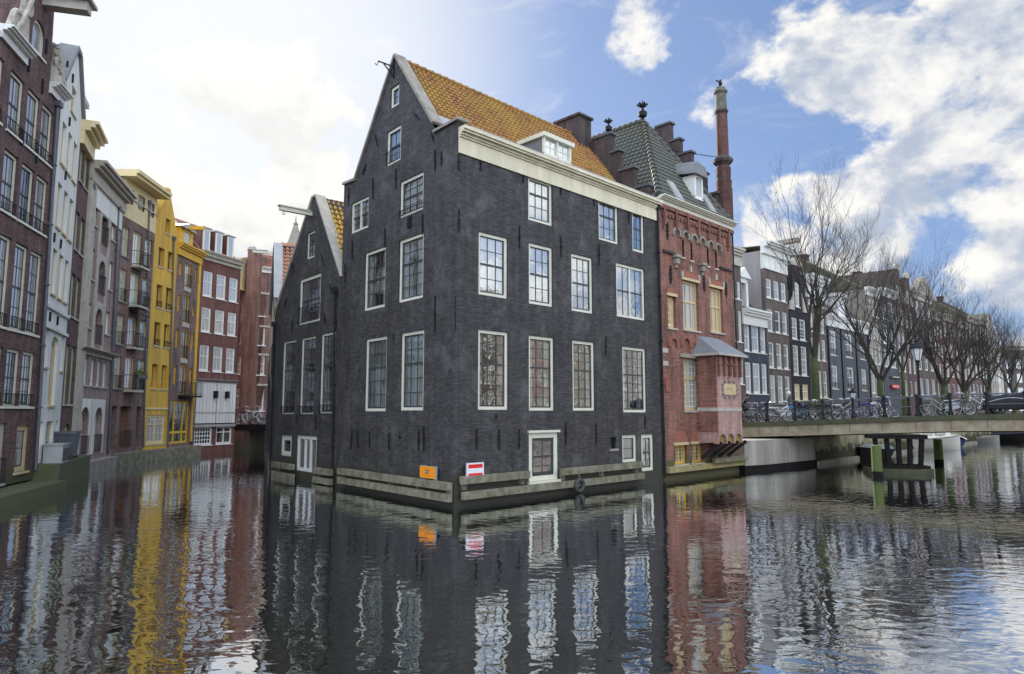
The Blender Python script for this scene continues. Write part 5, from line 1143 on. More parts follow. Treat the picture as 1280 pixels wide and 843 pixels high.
# ---------------------------------------------------------------- the canal street beyond the bridge
DQ = FR.D.copy()                                   # canal direction
Q0 = on_z(1024, 580.5); Q0.z = 0
FQ = Facade(Q0, DQ)                                # quay wall line
FH = Facade(Q0 - FQ.N * 8.6, DQ)                   # house fronts
SZ = 2.35                                          # street level
def hu(x): return FH.px(x, 500)[0]
def hz(x, y): return FH.px(x, y)[1]
GR = 'canal houses along the tree-lined street'
SR = dict(fw=.11, rec=.06, fm=M['white'], sm=M['white'], cols=2, rt=1, rb=1, split=.45, pane=M['room'], sill=True, sillh=.08, sillout=.05)
def rhouse(label, x0, x1, ytop, xt, mat, rows, cols, st, top='cornice', name='canal_house', depth=10, **kw):
    u0, u1 = hu(x0), hu(x1); F_ = Facade(FH.w(u0, 0, 0), FH.D); Wd = u1 - u0 - .04
    h = House(name, label, F_, 'house', GR); h.W = Wd; T = h.T(); zt = FH.px(xt, ytop)[1]; h.zt = zt
    for r in rows:
        (x, ya, yb) = r[:3]; k2 = r[3] if len(r) > 3 else {}
        z1, z0 = FH.px(x, ya)[1], FH.px(x, yb)[1]; z0 = max(z0, SZ + .1)
        for c in cols: h.win(Wd * c[0], z0, Wd * c[1], z1, dict(st, **k2))
    if top == 'gable':
        a = kw.get('apex', 3.0); o = [(0, SZ - .5), (Wd, SZ - .5), (Wd, zt), (Wd * .5, zt + a), (0, zt)]
    elif top == 'neck':
        a = kw.get('apex', 3.4); o = [(0, SZ - .5), (Wd, SZ - .5), (Wd, zt), (Wd * .80, zt + .5), (Wd * .72, zt + a), (Wd * .28, zt + a), (Wd * .20, zt + .5), (0, zt)]
    else: o = [(0, SZ - .5), (Wd, SZ - .5), (Wd, zt), (0, zt)]
    if 'gwin' in kw:
        g = kw['gwin']; h.win(Wd * .38, zt + g[0], Wd * .62, zt + g[1], st)
    h.shell(o, depth, mat)
    if top == 'cornice': h.cornice(-.02, Wd + .02, zt + .2, kw.get('ch', .9), kw.get('co', .5), kw.get('cm', M['white']))
    if top == 'neck':
        K = 8; m = MB(); a = kw.get('apex', 3.4)
        m.prism(T, [(Wd * .5 + Wd * .26 * math.cos(math.pi * i / K), zt + a + Wd * .2 * math.sin(math.pi * i / K)) for i in range(K + 1)], -.2, .12); m.build('gable_top', kw.get('gm', M['palestone']), h.root)
        for s_ in (0, 1):
            x = lambda t: Wd * t if s_ == 0 else Wd * (1 - t)
            m = MB(); m.prism(T, [(x(.02), zt + .1), (x(.25), zt + .1), (x(.27), zt + 1.9), (x(.2), zt + 1.1), (x(.08), zt + .8)], -.08, .12)
            m.build('gable_scroll', kw.get('gm', M['palestone']), h.root)
    if kw.get('roof', True):
        r0 = zt + kw.get('rb', .1); hgt = kw.get('rh', 3.2); P = [T(.05, -.3, r0), T(Wd - .05, -.3, r0), T(Wd - .05, -depth / 2, r0 + hgt), T(.05, -depth / 2, r0 + hgt), T(Wd - .05, -depth, r0), T(.05, -depth, r0)]
        if top in ('gable', 'neck'):
            a = kw.get('apex', 3.2); P = [T(0, -.3, zt), T(0, -depth, zt), T(Wd * .5, -depth, zt + a), T(Wd * .5, -.3, zt + a), T(Wd, -depth, zt), T(Wd, -.3, zt)]
            MB().add(P, [(0, 1, 2, 3), (3, 2, 4, 5), (0, 3, 5), (1, 2, 4)]).build('roof', kw.get('rm', M['mossroof']), h.root)
        else: MB().add(P, [(0, 1, 2, 3), (3, 2, 4, 5), (0, 3, 5), (1, 4, 2)]).build('roof', kw.get('rm', M['mossroof']), h.root)
    for c in kw.get('chim', ()):
        MB().box(T, Wd * c - .45, Wd * c + .45, -depth * .5 - .4, -depth * .5 + .4, zt, zt + kw.get('chh', 4.4)).box(T, Wd * c - .55, Wd * c + .55, -depth * .5 - .5, -depth * .5 + .5, zt + kw.get('chh', 4.4), zt + kw.get('chh', 4.4) + .2).build('chimney', M['darkchim'], h.root)
    if kw.get('beam'):
        z = zt + kw['beam']; MB().box(T, Wd * .46, Wd * .54, -.4, 1.5, z, z + .22).build('hoist_beam', M['palestone'], h.root)
    return h
C3 = ((.07, .29), (.39, .62), (.71, .93))
rhouse('brown brick house with a cream cornice showing past the red brick house', 905, 932, 316, 925, M['greybrown'], [(922, 352, 374), (921, 388, 427), (920, 445, 480)], ((.55, .72), (.8, .96)), dict(SR, cols=2, rb=2), cm=M['palestone'], rh=1, ch=1.4)
h2 = rhouse('low navy blue house with a white cornice and a gabled dormer in its dark roof', 931.5, 961.5, 392, 945, M['navy'], [(940, 406, 440), (940, 453.5, 492)], ((.05, .28), (.36, .66), (.73, .96)), dict(SR, cols=2, rb=1, fw=.14), rm=M['slate'], rh=4.6, ch=1.3, co=.6)
T = h2.T(); Wd = h2.W
dz = h2.zt
dm_ = MB().box(T, Wd * .22, Wd * .30, -1.2, -.7, dz + .1, dz + 3.0).box(T, Wd * .55, Wd * .63, -1.2, -.7, dz + .1, dz + 3.0).box(T, Wd * .22, Wd * .63, -1.2, -.7, dz + 2.6, dz + 3.0).prism(T, [(Wd * .15, dz + 3.0), (Wd * .70, dz + 3.0), (Wd * .425, dz + 3.9)], -1.3, -.5).build('dormer', M['white'], h2.root)
MB().box(T, Wd * .22, Wd * .26, -3.6, -1.2, dz, dz + 2.9).box(T, Wd * .59, Wd * .63, -3.6, -1.2, dz, dz + 2.9).build('dormer_cheek', M['lead'], dm_)
MB().quad(T(Wd * .3, -.9, dz + .4), T(Wd * .55, -.9, dz + .4), T(Wd * .55, -.9, dz + 2.6), T(Wd * .3, -.9, dz + 2.6)).build('pane', M['room'], dm_)
h3 = rhouse('tall brown brick house with a white panelled attic and hoist beam beside the navy house', 961.5, 990.5, 342, 975, M['greybrown'], [(963, 349.5, 373), (965, 387, 415), (965, 428, 460), (965, 469, 504)], C3, dict(SR, cols=1, rb=1, rt=1), top='flat', rm=M['mossroof'], rb=2.02, rh=.5, ch=1.0, depth=12)
T = h3.T(); Wd = h3.W; zt = h3.zt; za = FH.px(975, 322)[1] + .1
m = MB().box(T, -.0, Wd, -12, .0, zt, za).build('attic', M['whitepl'], h3.root)
h3.cornice(-.3, Wd + .3, za + .7, 1.0, .9, M['white']); m = MB()
for q in range(5): m.box(T, Wd * q / 4 - .1 + (.1 if q == 0 else 0) - (.1 if q == 4 else 0), Wd * q / 4 + .1, .0, .07, zt, za - .3)
m.box(T, 0, Wd, .0, .1, zt, zt + .2).build('attic_panels', M['white'], h3.root)
MB().box(T, Wd * .44, Wd * .56, -.5, 2.2, za + .75, za + 1.1).build('hoist_beam', M['stone'], h3.root)
MB().box(T, -.06, .0 - .003, -11.9, -.3, h2.zt + .3, za).build('side_plaster', M['greypl'], h3.root)
h4 = rhouse('narrow navy blue neck-gabled house topped by a weathered stone ornament', 991, 1014, 392, 1003, M['black'], [(996, 398, 424.5), (996, 432, 469), (996, 480, 500, dict(fm=M['paleyel'], pane=M['roomwarm']))], ((.12, .42), (.55, .88)), dict(SR, cols=3, rt=2, rb=3), top='neck', apex=4.3, gwin=(.5, 2.8), rm=M['slate'])
h5 = rhouse('brown house with a wide white attic and stepped cornice behind the big bare tree', 1014.5, 1037, 352, 1028, M['greybrown'], [(1018, 362, 382), (1018, 392, 415), (1018, 423, 450), (1018, 463, 497)], C3, dict(SR, fm=M['cream']), ch=2.2, co=.7, chim=(.9,))
h6 = rhouse('wide grey blue house with small balconies and a white cornice', 1037.5, 1089, 399, 1050, M['slateblue'], [(1042, 414, 444, dict(rail=.6)), (1042, 457, 486, dict(rail=.6))], ((.07, .20), (.42, .58), (.78, .91)), dict(SR, cols=2, rb=1, fw=.14), rm=M['slate'], rh=5.5, ch=1.2)
T = h6.T()
for c in (0.005, .3, .66, .985): MB().box(T, h6.W * c, h6.W * c + .12, .003, .12, SZ, h6.zt - .8).build('drainpipe', M['iron'], h6.root)
MB().box(T, h6.W * .42, h6.W * .58, -2.4, -.5, h6.zt, h6.zt + 2.6).box(T, h6.W * .40, h6.W * .60, -2.5, -.3, h6.zt + 2.6, h6.zt + 2.9).build('dormer', M['white'], h6.root)
h7 = rhouse('tall cream stone-fronted house with a massive dark roof and carved chimney top', 1089.5, 1106, 366, 1096, M['stone'], [(1092, 376, 396), (1092, 404, 424), (1092, 432, 455), (1092, 464, 492)], ((.1, .35), (.42, .6), (.68, .9)), SR, rh=5, chim=(.85,), chh=5.5, depth=16)
T = h7.T(); MB().prism(T, [(-h7.W * 2.4, h7.zt - 2), (h7.W * .05, h7.zt - 2), (h7.W * .05, h7.zt + 5.0), (-h7.W * 2.4, h7.zt + 3.4)], -14, -7).build('rear_roof', M['mossroof'], h7.root)
h8 = rhouse('pale fronted house with a red sign board above its shop', 1107, 1125, 368, 1116, M['slateblue'], [(1110, 378, 400), (1110, 407, 430), (1110, 437, 459)], ((.1, .42), (.55, .9)), SR, rh=2.2)
rest = [(1125.5, 1137, 380, 'greybrown', 'neck', 4.0, 'dark neck-gabled house with a round stone top, nearer of the two'), (1137.5, 1149, 386, 'brown', 'neck', 3.6, 'dark neck-gabled house with a round stone top, farther of the two'),
        (1149.5, 1172, 374, 'greybrown', 'cornice', 0, 'broad brick house with a yellowish pediment'), (1172.5, 1184, 398, 'brown', 'cornice', 0, 'brown house with pale cornice beside the pediment house'),
        (1184.5, 1203, 400, 'rust', 'cornice', 0, 'reddish brown house under a dark hipped roof block'), (1203.5, 1216, 408, 'greybrown', 'cornice', 0, 'grey brown house half hidden by a bare tree'),
        (1216.5, 1230, 402, 'brown', 'cornice', 0, 'tall dark brick house near the far end of the street'), (1230.5, 1240, 404, 'black', 'cornice', 0, 'black house with tall roof near the far end'),
        (1240.5, 1250, 412, 'stone', 'gable', 2.5, 'pale gabled house, last of the street')]
for i, (x0, x1, yt, mt, tp, ap, lab) in enumerate(rest):
    xm = (x0 + x1) / 2; yb = 505; n = 4; rows = []
    for k in range(n):
        a = yt + 8 + (yb - yt - 8) * k / n; rows.append((xm, a, a + (yb - yt - 8) / n * .66, dict(cols=0 if k % 2 else 2)))
    w_ = hu(x1) - hu(x0); nc = 3 if w_ > 4.5 else 2
    cols = [((j + .22) / nc, (j + .78) / nc) for j in range(nc)]
    kw = dict(apex=ap) if ap else {}
    h = rhouse(lab, x0, x1, yt, xm, M[mt], rows, cols, dict(SR, sill=False, fm=M['cream'] if i % 2 else M['white']), top=tp, rh=3.5 if i != 5 else 2, chim=(.85,) if i % 3 == 0 else (), gwin=(.4, 2.0) if tp != 'cornice' else None, **kw) if tp != 'cornice' else rhouse(lab, x0, x1, yt, xm, M[mt], rows, cols, dict(SR, sill=False, fm=M['cream'] if i % 2 else M['white']), rh=3.5, chim=(.85,) if i % 2 == 0 else (), cm=M['palestone'])
    if i == 2:
        T = h.T(); MB().prism(T, [(0, h.zt + .2), (h.W, h.zt + .2), (h.W / 2, h.zt + 2.6)], -.6, .5).build('pediment', M['stone'], h.root)
# houses across the end of the canal
e0_ = at(1250, 520, 150); e1_ = at(1420, 520, 150)
FE = Facade((e0_.x - 4, e0_.y + 4), Vector((1, -.35, 0)))
for i, (a, b, zt, mt, lab) in enumerate([(0, 7, 15.5, 'palestone', 'pale stone house facing down the canal at its far end'), (7.1, 13, 17.5, 'greybrown', 'brown house facing down the canal, next to the pale one'), (13.1, 20, 16, 'stone', 'grey house facing down the canal, nearest the black covered trailer')]):
    F_ = Facade(FE.w(a, 0, 0), FE.D); h = House('canal_house', lab, F_, 'house', 'houses closing off the canal'); T = h.T(); W_ = b - a
    for k in range(4):
        for j in range(3): h.win(W_ * (j + .25) / 3, 3.4 + k * 3.1, W_ * (j + .75) / 3, 5.4 + k * 3.1, dict(SR, sill=False))
    h.shell([(0, 1), (W_, 1), (W_, zt), (0, zt)], 10, M[mt]); h.cornice(0, W_, zt + .2, .9, .5, M['palestone'])
# shop signs
def board(name, label, x0, y0, x1, y1, n, mat, marks=()):
    u0, z1 = FH.px(x0, y0, n=n); u1, z0 = FH.px(x1, y1, n=n)
    rt_ = empty(name, label, 'sign', loc=FH.w(u0, n, z0), rz=math.atan2(FH.D.y, FH.D.x)); w, hh = u1 - u0, z1 - z0
    MB().box(Tb, 0, w, -.12, 0, 0, hh).build('sign_board', mat, rt_)
    for mt, a, b, c_, d_ in marks: MB().box(Tb, a * w, b * w, 0.001, .01, c_ * hh, d_ * hh).build('sign_lettering', mt, rt_)
    MB().box(Tb, w * .2, w * .25, -n, -.12, hh * .4, hh * .6).box(Tb, w * .75, w * .8, -n, -.12, hh * .4, hh * .6).build('sign_bracket', M['iron'], rt_)
board('shop_sign', 'small red shop board with a white line of lettering', 1115.5, 480.5, 1124.5, 486, .3, M['red_sign'], [(M['white_sign'], .1, .28, .35, .65), (M['white_sign'], .32, .5, .35, .65), (M['white_sign'], .55, .7, .35, .65), (M['white_sign'], .74, .9, .35, .65)])
board('shop_sign', 'long dark purple shop board above the red one', 1114.5, 469.5, 1125.5, 473.5, .3, M['brownpurple'], [(M['white_sign'], .2, .9, .3, .6)])
# ground and quay
far = 150
def gpt(u, n, z=SZ): p = FQ.w(u, n, z); return (p.x, p.y, p.z)
g = MB().add([gpt(-3.2, 0), gpt(far, 0), gpt(far, -400), gpt(-3.2, -400)], [(0, 1, 2, 3)]).build('street', M['asphalt']); tag(g, kind='structure')
e_ = FE.w(0, 1.5, SZ)
g = MB().add([tuple(FE.w(-60, 2.5, 1.2)), tuple(FE.w(300, 2.5, 1.2)), tuple(FE.w(300, -900, 1.2)), tuple(FE.w(-60, -900, 1.2))], [(0, 1, 2, 3)]).build('far_street', M['asphalt']); tag(g, kind='structure')
m = MB().box(lambda u, n, z: tuple(FE.w(u, n, z)), -60, 300, 2.4, 2.8, -1, 1.3).build('far_quay_wall', M['quaywall']); tag(m, 'low brick quay wall closing the far end of the canal', 'quay wall')
q = empty('quay_wall', 'mossy green brick quay wall running from the bridge abutment along the street', 'quay wall', loc=FQ.O, rz=math.atan2(FQ.D.y, FQ.D.x))
MB().box(Tb, -.5, far, -.6, 0, -1, SZ - .18).build('wall', M['quaywall'], q); MB().box(Tb, -.5, far, -.65, .10, SZ - .18, SZ + .04).build('coping', M['stone'], q); MB().box(Tb, -.5, 40, .002, .25, -.6, .22).build('footing', M['stone'], q)
# houses on the opposite bank, out of the frame but mirrored in the corner house's panes
FO = Facade((90, 78 - 0, 0), -DQ)
uu = 0; rg_ = random.Random(77)
for i, (w_, mt) in enumerate([(8, 'greybrown'), (6.5, 'palestone'), (7, 'greypl'), (6, 'whitepl'), (7.5, 'palestone'), (6.5, 'navy'), (7, 'palestone'), (6, 'whitepl'), (8, 'greypl'), (7, 'stone'), (7, 'pinkgrey'), (6, 'greybrown'), (8, 'stone')]):
    F_ = Facade(FO.w(uu, 0, 0), FO.D); uu += w_ + .05; h = House('canal_house', ['grey brown', 'cream stone', 'grey plastered', 'white', 'light stone', 'navy', 'sandstone', 'pale plastered', 'dull grey', 'weathered stone', 'pinkish grey', 'umber brick', 'stone grey'][i] + ' house of the opposite bank, seen only as a reflection in the panes', F_, 'house', 'houses of the opposite bank mirrored in window panes'); T = h.T(); zt = rg_.uniform(11.5, 14)
    for k in range(4):
        for j in range(3): h.win(w_ * (j + .25) / 3, 3 + k * 2.5, w_ * (j + .75) / 3, 4.8 + k * 2.5, dict(SR, sill=False))
    h.shell([(0, -.5), (w_, -.5), (w_, zt), (0, zt)], 8, M[mt]); h.cornice(0, w_, zt + .2, .8, .5, M['white'])
# ---------------------------------------------------------------- the bridge
bA = at(926, 530, 41.0); bA.z = 0
bB = at(1300, 520, 34.5); bB.z = 0
FBR = seg(bA, bB); FBR = Facade(FBR.w(-2.2, 0, 0), FBR.D); WBR = (bB - bA).length + 2.2 + 9
def deckz(u):
    x, y = FBR.screen(u, 0, 2.6); x = min(x, 1330)
    ypx = 528.5 - (min(x, 1200) - 926) * .0365 - max(0, x - 1200) * .012
    return FBR.px(x, ypx)[1]
bl = [FBR.px(x, 520)[0] for x in (922, 960, 1000, 1040, 1080, 1120, 1160, 1200, 1240, 1290)] ; bl[0] = -.0
bl += [bl[-1] + 6]; zs_ = [deckz(u) for u in bl[:-1]]; zs_.append(zs_[-1] - .15)
def dz_at(u):
    for a, b, c, d in zip(bl[:-1], bl[1:], zs_[:-1], zs_[1:]):
        if u <= b: return c + (d - c) * max(0, (u - a)) / (b - a)
    return zs_[-1]
brd = empty('road_bridge', 'low stone and iron bridge with grey railings crossing the wide canal', 'bridge', loc=FBR.O, rz=math.atan2(FBR.D.y, FBR.D.x))
BWD = 6.5
def strip(name, mat, n0, n1, a, b, par=brd):
    m = MB(); P = []
    for u, z in zip(bl, zs_): P += [Tb(u, n1, z + b), Tb(u, n1, z + a), Tb(u, n0, z + a), Tb(u, n0, z + b)]
    k = len(bl); f = []
    for i in range(k - 1):
        for j in range(4): f.append((i * 4 + j, i * 4 + (j + 1) % 4, i * 4 + 4 + (j + 1) % 4, i * 4 + 4 + j))
    f += [(0, 1, 2, 3), (4 * k - 4, 4 * k - 3, 4 * k - 2, 4 * k - 1)]; m.add(P, f); return m.build(name, mat, par)
fs_ = strip('fascia', M['fascia'], -.35, 0, -.78, -.26)
jm = MB()
for q in range(1, 15): jm.box(Tb, q * 1.6, q * 1.6 + .03, .0015, .004, dz_at(q * 1.6) - .775, dz_at(q * 1.6) - .265)
jm.build('stone_joints', M['fasciadark'], fs_); strip('kerb', M['fasciadark'], -.5, .10, -.257, 0); strip('cornice', M['fascia'], -.3, .06, -.86, -.783)
strip('deck', M['asphalt'], -BWD, -.503, -.6, -.03); strip('rear_kerb', M['fasciadark'], -BWD - .4, -BWD - .003, -.8, .02)
for gk in range(4): strip('girder', M['darktimber'], -1.5 - gk * 1.4, -1.2 - gk * 1.4, -.95, -.603)
def railing(n, name):
    r = empty(name, None, None); 
    return r
def rails(n, nm):
    for h_, rr in ((1.05, .035), (.52, .025)):
        m = MB(); m.tube([Tb(u, n, z + h_) for u, z in zip(bl, zs_)], rr, 6); m.build(nm, M['greyiron'], brd)
rails(-.2, 'rail'); rails(-BWD - .1, 'rear_rail')
def rpost(u, n, nm):
    z = dz_at(u); m = MB().lathe(Tb(u, n, z), [(.13, 0), (.13, .14), (.085, .18), (.08, .5), (.10, .52), (.08, .56), (.075, 1.0), (.11, 1.03), (.11, 1.12), (.05, 1.18)], 8); m.build(nm, M['iron'], brd)
for x in (926, 958, 993, 1028, 1066, 1106, 1147.5, 1189, 1235.5, 1284): rpost(FBR.px(x, 515)[0], -.2, 'railing_post')
for k in range(12): rpost(.8 + k * 2.1, -BWD - .1, 'rear_railing_post')
# abutment under the near end
aq = FQ.w(-.4, 0, 0); fr0 = on_z(957, 588); fr0.z = 0; fl0 = FB.w(WB + .05, .3, 0)
m = MB(); zb0 = dz_at(1.0) - .86
pts = [Vector((fl0.x, fl0.y, 0)), fr0, Vector((aq.x, aq.y, 0)), Vector((aq.x - 4, aq.y + 3, 0)), Vector((fl0.x - 3, fl0.y + 5, 0))]
loc = lambda p, z: (brd_inv @ Vector((p.x, p.y, z)))
brd_inv = (Matrix.Translation(FBR.O) @ Matrix.Rotation(math.atan2(FBR.D.y, FBR.D.x), 4, 'Z')).inverted()
P = [tuple(loc(p, -1)) for p in pts] + [tuple(loc(p, zb0 - .004)) for p in pts]; k = len(pts)
m.add(P, [(i, (i + 1) % k, k + (i + 1) % k, k + i) for i in range(k)] + [tuple(range(k, 2 * k))]); m.build('abutment', M['concrete'], brd)
P = [tuple(loc(p + (p - Vector((14, 41, 0))).normalized() * .18, z)) for z in (-1, .3) for p in pts]; MB().add(P, [(i, (i + 1) % k, k + (i + 1) % k, k + i) for i in range(k)] + [tuple(range(k, 2 * k))]).build('abutment_footing', M['darktimber'], brd)
# timber pier and its pointed stone base
pc = on_z(1126, 592); pc.z = 0; du = FBR.D
pr = empty('bridge_pier', 'row of black timber piles on a low stone base below the middle of the bridge', 'pier', loc=(pc.x, pc.y, 0), rz=math.atan2(-1.0, 2.6) * 0 + math.atan2(du.y, du.x) + R(14))
I = lambda u, n, z: (u, -n, z)
def prz(poly, z0, z1): k = len(poly); return MB().add([(x, y, z) for z in (z0, z1) for x, y in poly], [tuple(reversed(range(k))), tuple(range(k, 2 * k))] + [(i, (i + 1) % k, k + (i + 1) % k, k + i) for i in range(k)])
prz([(-1.5, .2), (-1.3, -.45), (.9, -.55), (1.55, -.1), (1.5, 1.6), (-1.4, 1.6)], -1, .26).build('base', M['fasciadark'], pr)
prz([(-1.38, .25), (-1.18, -.35), (.8, -.45), (1.42, -.05), (1.4, 1.5), (-1.3, 1.5)], .262, .40).build('base_top', M['darktimber'], pr)
for k in range(5):
    x = -1.0 + k * .5; MB().bar((x, .1, .40), (x * 1.12, .1, 1.78), .21, .2, up=Vector((0, 1, 0))).build('pile', M['darktimber'], pr)
MB().box(I, -1.35, 1.35, -.35, .1, 1.79, 2.0).box(I, -1.35, 1.35, -1.2, -.8, 1.79, 2.0).build('cap_beam', M['darktimber'], pr)
for (x, y, yt, lab) in ((1097, 596, 556.5, 'thick mooring post covered in green algae beside the timber pier'), (1174, 580, 549, 'slimmer green mooring post out in the open water by the white boat')):
    p = on_z(x, y); r_ = 6 / 853 * p.y if x < 1110 else 5 / 853 * p.y; ztop = at(x, yt, p.y).z; m = MB().lathe((0, 0, 0), [(r_ * 1.0, -1), (r_ * 1.04, .2), (r_, ztop * .6), (r_ * .97, ztop - .04), (r_ * .8, ztop)], 12)
    pe = empty('mooring_post', lab, 'mooring post', 'mooring posts by the bridge', loc=(p.x, p.y, 0)); m.build('post', M['post'], pe); MB().lathe((0, 0, 0), [(r_ * 1.06, -.8), (r_ * 1.06, .25), (r_ * 1.0, .3)], 12).build('wet_foot', M['darktimber'], pe)
# ---------------------------------------------------------------- bare street trees
barkm = plain('bare_bark', (.045, .038, .032), .9, .35, 5, .4, c2=(.03, .028, .02)); mossbark = plain('mossy_trunk_bark', (.055, .08, .018), .95, .3, 4, .5, c2=(.03, .032, .02)); twigm = plain('twig_bark', (.045, .035, .032), .9, .2, 5, 0)
def bare_tree(name, label, loc, H_, seed, r0, fork=.33, lean=(0, 0), spread=.55, nmain=5, twig=1.0, up_=.16, hs=.9):
    H_ = H_ * hs
    rng = random.Random(seed); tr = MB(); lm = MB(); tw = MB()
    def grow(p, d, ln, r, depth):
        n = 4 if depth < 3 else 3; pts = [p]; q = p.copy(); dd = d.copy(); rad = [r]
        for i in range(n):
            dd = (dd + Vector((rng.gauss(0, .13), rng.gauss(0, .13), rng.gauss(0, .09) + up_ * .5))).normalized(); q = q + dd * ln / n; pts.append(q.copy()); rad.append(r * (1 - .5 * (i + 1) / n))
        (lm if depth < 3 else tw).tube(pts, rad, 6 if depth < 2 else (4 if depth < 3 else 3), cap=False)
        if depth >= 6 or ln < .35: return
        kids = {0: 4, 1: 3, 2: 3, 3: 3, 4: 2, 5: 2}[depth]; kids = max(2, round(kids * twig)) if depth > 2 else kids
        for i in range(kids):
            t = .35 + .65 * (i + rng.random() * .6) / kids; t = min(t, 1); k = min(n - 1, int(t * n)); b = pts[k].lerp(pts[k + 1], t * n - k); ax = dd.cross(Vector((rng.gauss(0, 1), rng.gauss(0, 1), rng.gauss(0, 1)))).normalized()
            ang = rng.uniform(.35, .85) if i < kids - 1 else rng.uniform(.05, .3); nd = (Matrix.Rotation(ang, 3, ax) @ dd + Vector((0, 0, up_))).normalized()
            grow(b, nd, ln * rng.uniform(.52, .78), rad[k] * .62 + .002, depth + 1)
    hz = H_ * fork; tp = [Vector((0, 0, 0)), Vector((lean[0] * .4, lean[1] * .4, hz * .5)), Vector((lean[0], lean[1], hz))]
    tr.tube([Vector((0, 0, -.2)), Vector((0, 0, .25))] + tp[1:], [r0 * 1.35, r0 * 1.05, r0 * .92, r0 * .85], 10)
    for i in range(nmain):
        a = 2 * math.pi * (i + rng.random() * .5) / nmain; s_ = spread * rng.uniform(.5, 1.1); nd = Vector((math.cos(a) * s_, math.sin(a) * s_, 1)).normalized(); st_ = tp[2] - Vector((0, 0, rng.random() * hz * .12)); grow(st_, nd, H_ * (1 - fork) * rng.uniform(.46, .66), r0 * rng.uniform(.36, .52), 0)
    t_ = empty(name, label, 'tree', 'bare trees along the quay', loc=loc)
    tr.build('trunk', mossbark, t_, True); lm.build('limbs', barkm, t_, True); tw.build('twigs', twigm, t_); return t_
def quay_pt(x, n=-1.0):
    u, _ = FQ.px(x, 515, n=n); p = FQ.w(u, n, SZ); return p
def tree_h(p, x, y): return at(x, y, p.y).z - SZ
for (x, yt, lab, seed, r0, kw) in [(1021, 222, 'largest bare tree with a mossy trunk, closest to the red brick house', 11, .27, dict(fork=.30, nmain=4, spread=.34, hs=.88)), (1102, 318, 'bushy bare tree with a green mossy trunk behind the purple bicycle', 5, .27, dict(fork=.28, spread=.62, nmain=6)),
        (1131, 322, 'thin dark bare tree just before the lamp post', 8, .17, dict(fork=.35, spread=.4, nmain=4)), (1182, 368, 'bare tree with a forked trunk beyond the tall lamp post', 21, .32, dict(fork=.3, spread=.5)),
        (1207, 370, 'bare tree with upright limbs above the grey bicycles', 33, .34, dict(fork=.25, spread=.45)), (1238, 392, 'small bare tree near the end of the street', 41, .25, dict(fork=.3, spread=.45)), (1268, 410, 'faint bare tree beyond the end of the street by the black cover', 52, .25, dict(fork=.3, spread=.5))]:
    p = quay_pt(x); hh = tree_h(p, x, yt); bare_tree('bare_tree', lab, p, hh, seed, r0, **kw)
ivy = MB(); rg_ = random.Random(2)
for _ in range(500):
    p = at(991 + rg_.gauss(0, 2.6), 356 + rg_.gauss(0, 5), 44.0 + rg_.gauss(0, .3)); d_ = Vector((rg_.uniform(-1, 1), rg_.uniform(-1, 1), rg_.uniform(-1, 1))) * .14; ivy.add([tuple(p), tuple(p + d_), tuple(p + Vector((d_.z, d_.x, d_.y)))], [(0, 1, 2)])
# ---------------------------------------------------------------- lamps
glassl = plain('milky_lamp_glass', (.70, .74, .78), .25, .1, 3, 0)
def lamp(label, p, H_, s=1.0):
    t = empty('street_lamp', label, 'street lamp', loc=p)
    MB().lathe((0, 0, 0), [(.17 * s, 0), (.17 * s, .3), (.11 * s, .45), (.08 * s, .9), (.10 * s, .95), (.055 * s, 1.0), (.045 * s, H_ - 1.15 * s), (.09 * s, H_ - 1.12 * s), (.05 * s, H_ - 1.05 * s), (.12 * s, H_ - .95 * s)], 10).build('post', M['iron'], t)
    MB().lathe((0, 0, 0), [(.13 * s, H_ - .93 * s), (.24 * s, H_ - .42 * s)], 6).build('lantern_glass', glassl, t)
    m = MB().lathe((0, 0, 0), [(.30 * s, H_ - .42 * s), (.30 * s, H_ - .37 * s), (.16 * s, H_ - .17 * s), (.08 * s, H_ - .14 * s), (.09 * s, H_ - .05 * s), (.02 * s, H_)], 6)
    for k in range(6):
        a = 2 * math.pi * (k + .5) / 6; m.tube([(.135 * s * math.cos(a), .135 * s * math.sin(a), H_ - .95 * s), (.25 * s * math.cos(a), .25 * s * math.sin(a), H_ - .41 * s)], .012 * s, 4)
    m.build('lantern_cap', M['iron'], t); return t
def bridge_pt(x, n, dzz=0): u, _ = FBR.px(x, 515, n=n); return FBR.w(u, n, dz_at(u) + dzz), u
p, u = bridge_pt(1151, -1.2, -.03); lamp('tall black lamp post with a six-sided lantern standing on the bridge', p, at(1151, 424.5, p.y).z - p.z, 1.25)
p, u = bridge_pt(1067, -BWD + .4, -.03); lamp('short pale lantern on a low post behind the bicycles', p, at(1067, 485, p.y).z - p.z, .8)
m = empty('striped_bollard', 'yellow painted bollard at the foot of the tall lamp post', 'bollard', loc=bridge_pt(1148.5, -1.7, -.03)[0]); MB().lathe((0, 0, 0), [(.09, 0), (.09, .95), (.05, 1.0)], 10).build('post', M['yellowtrim'], m)
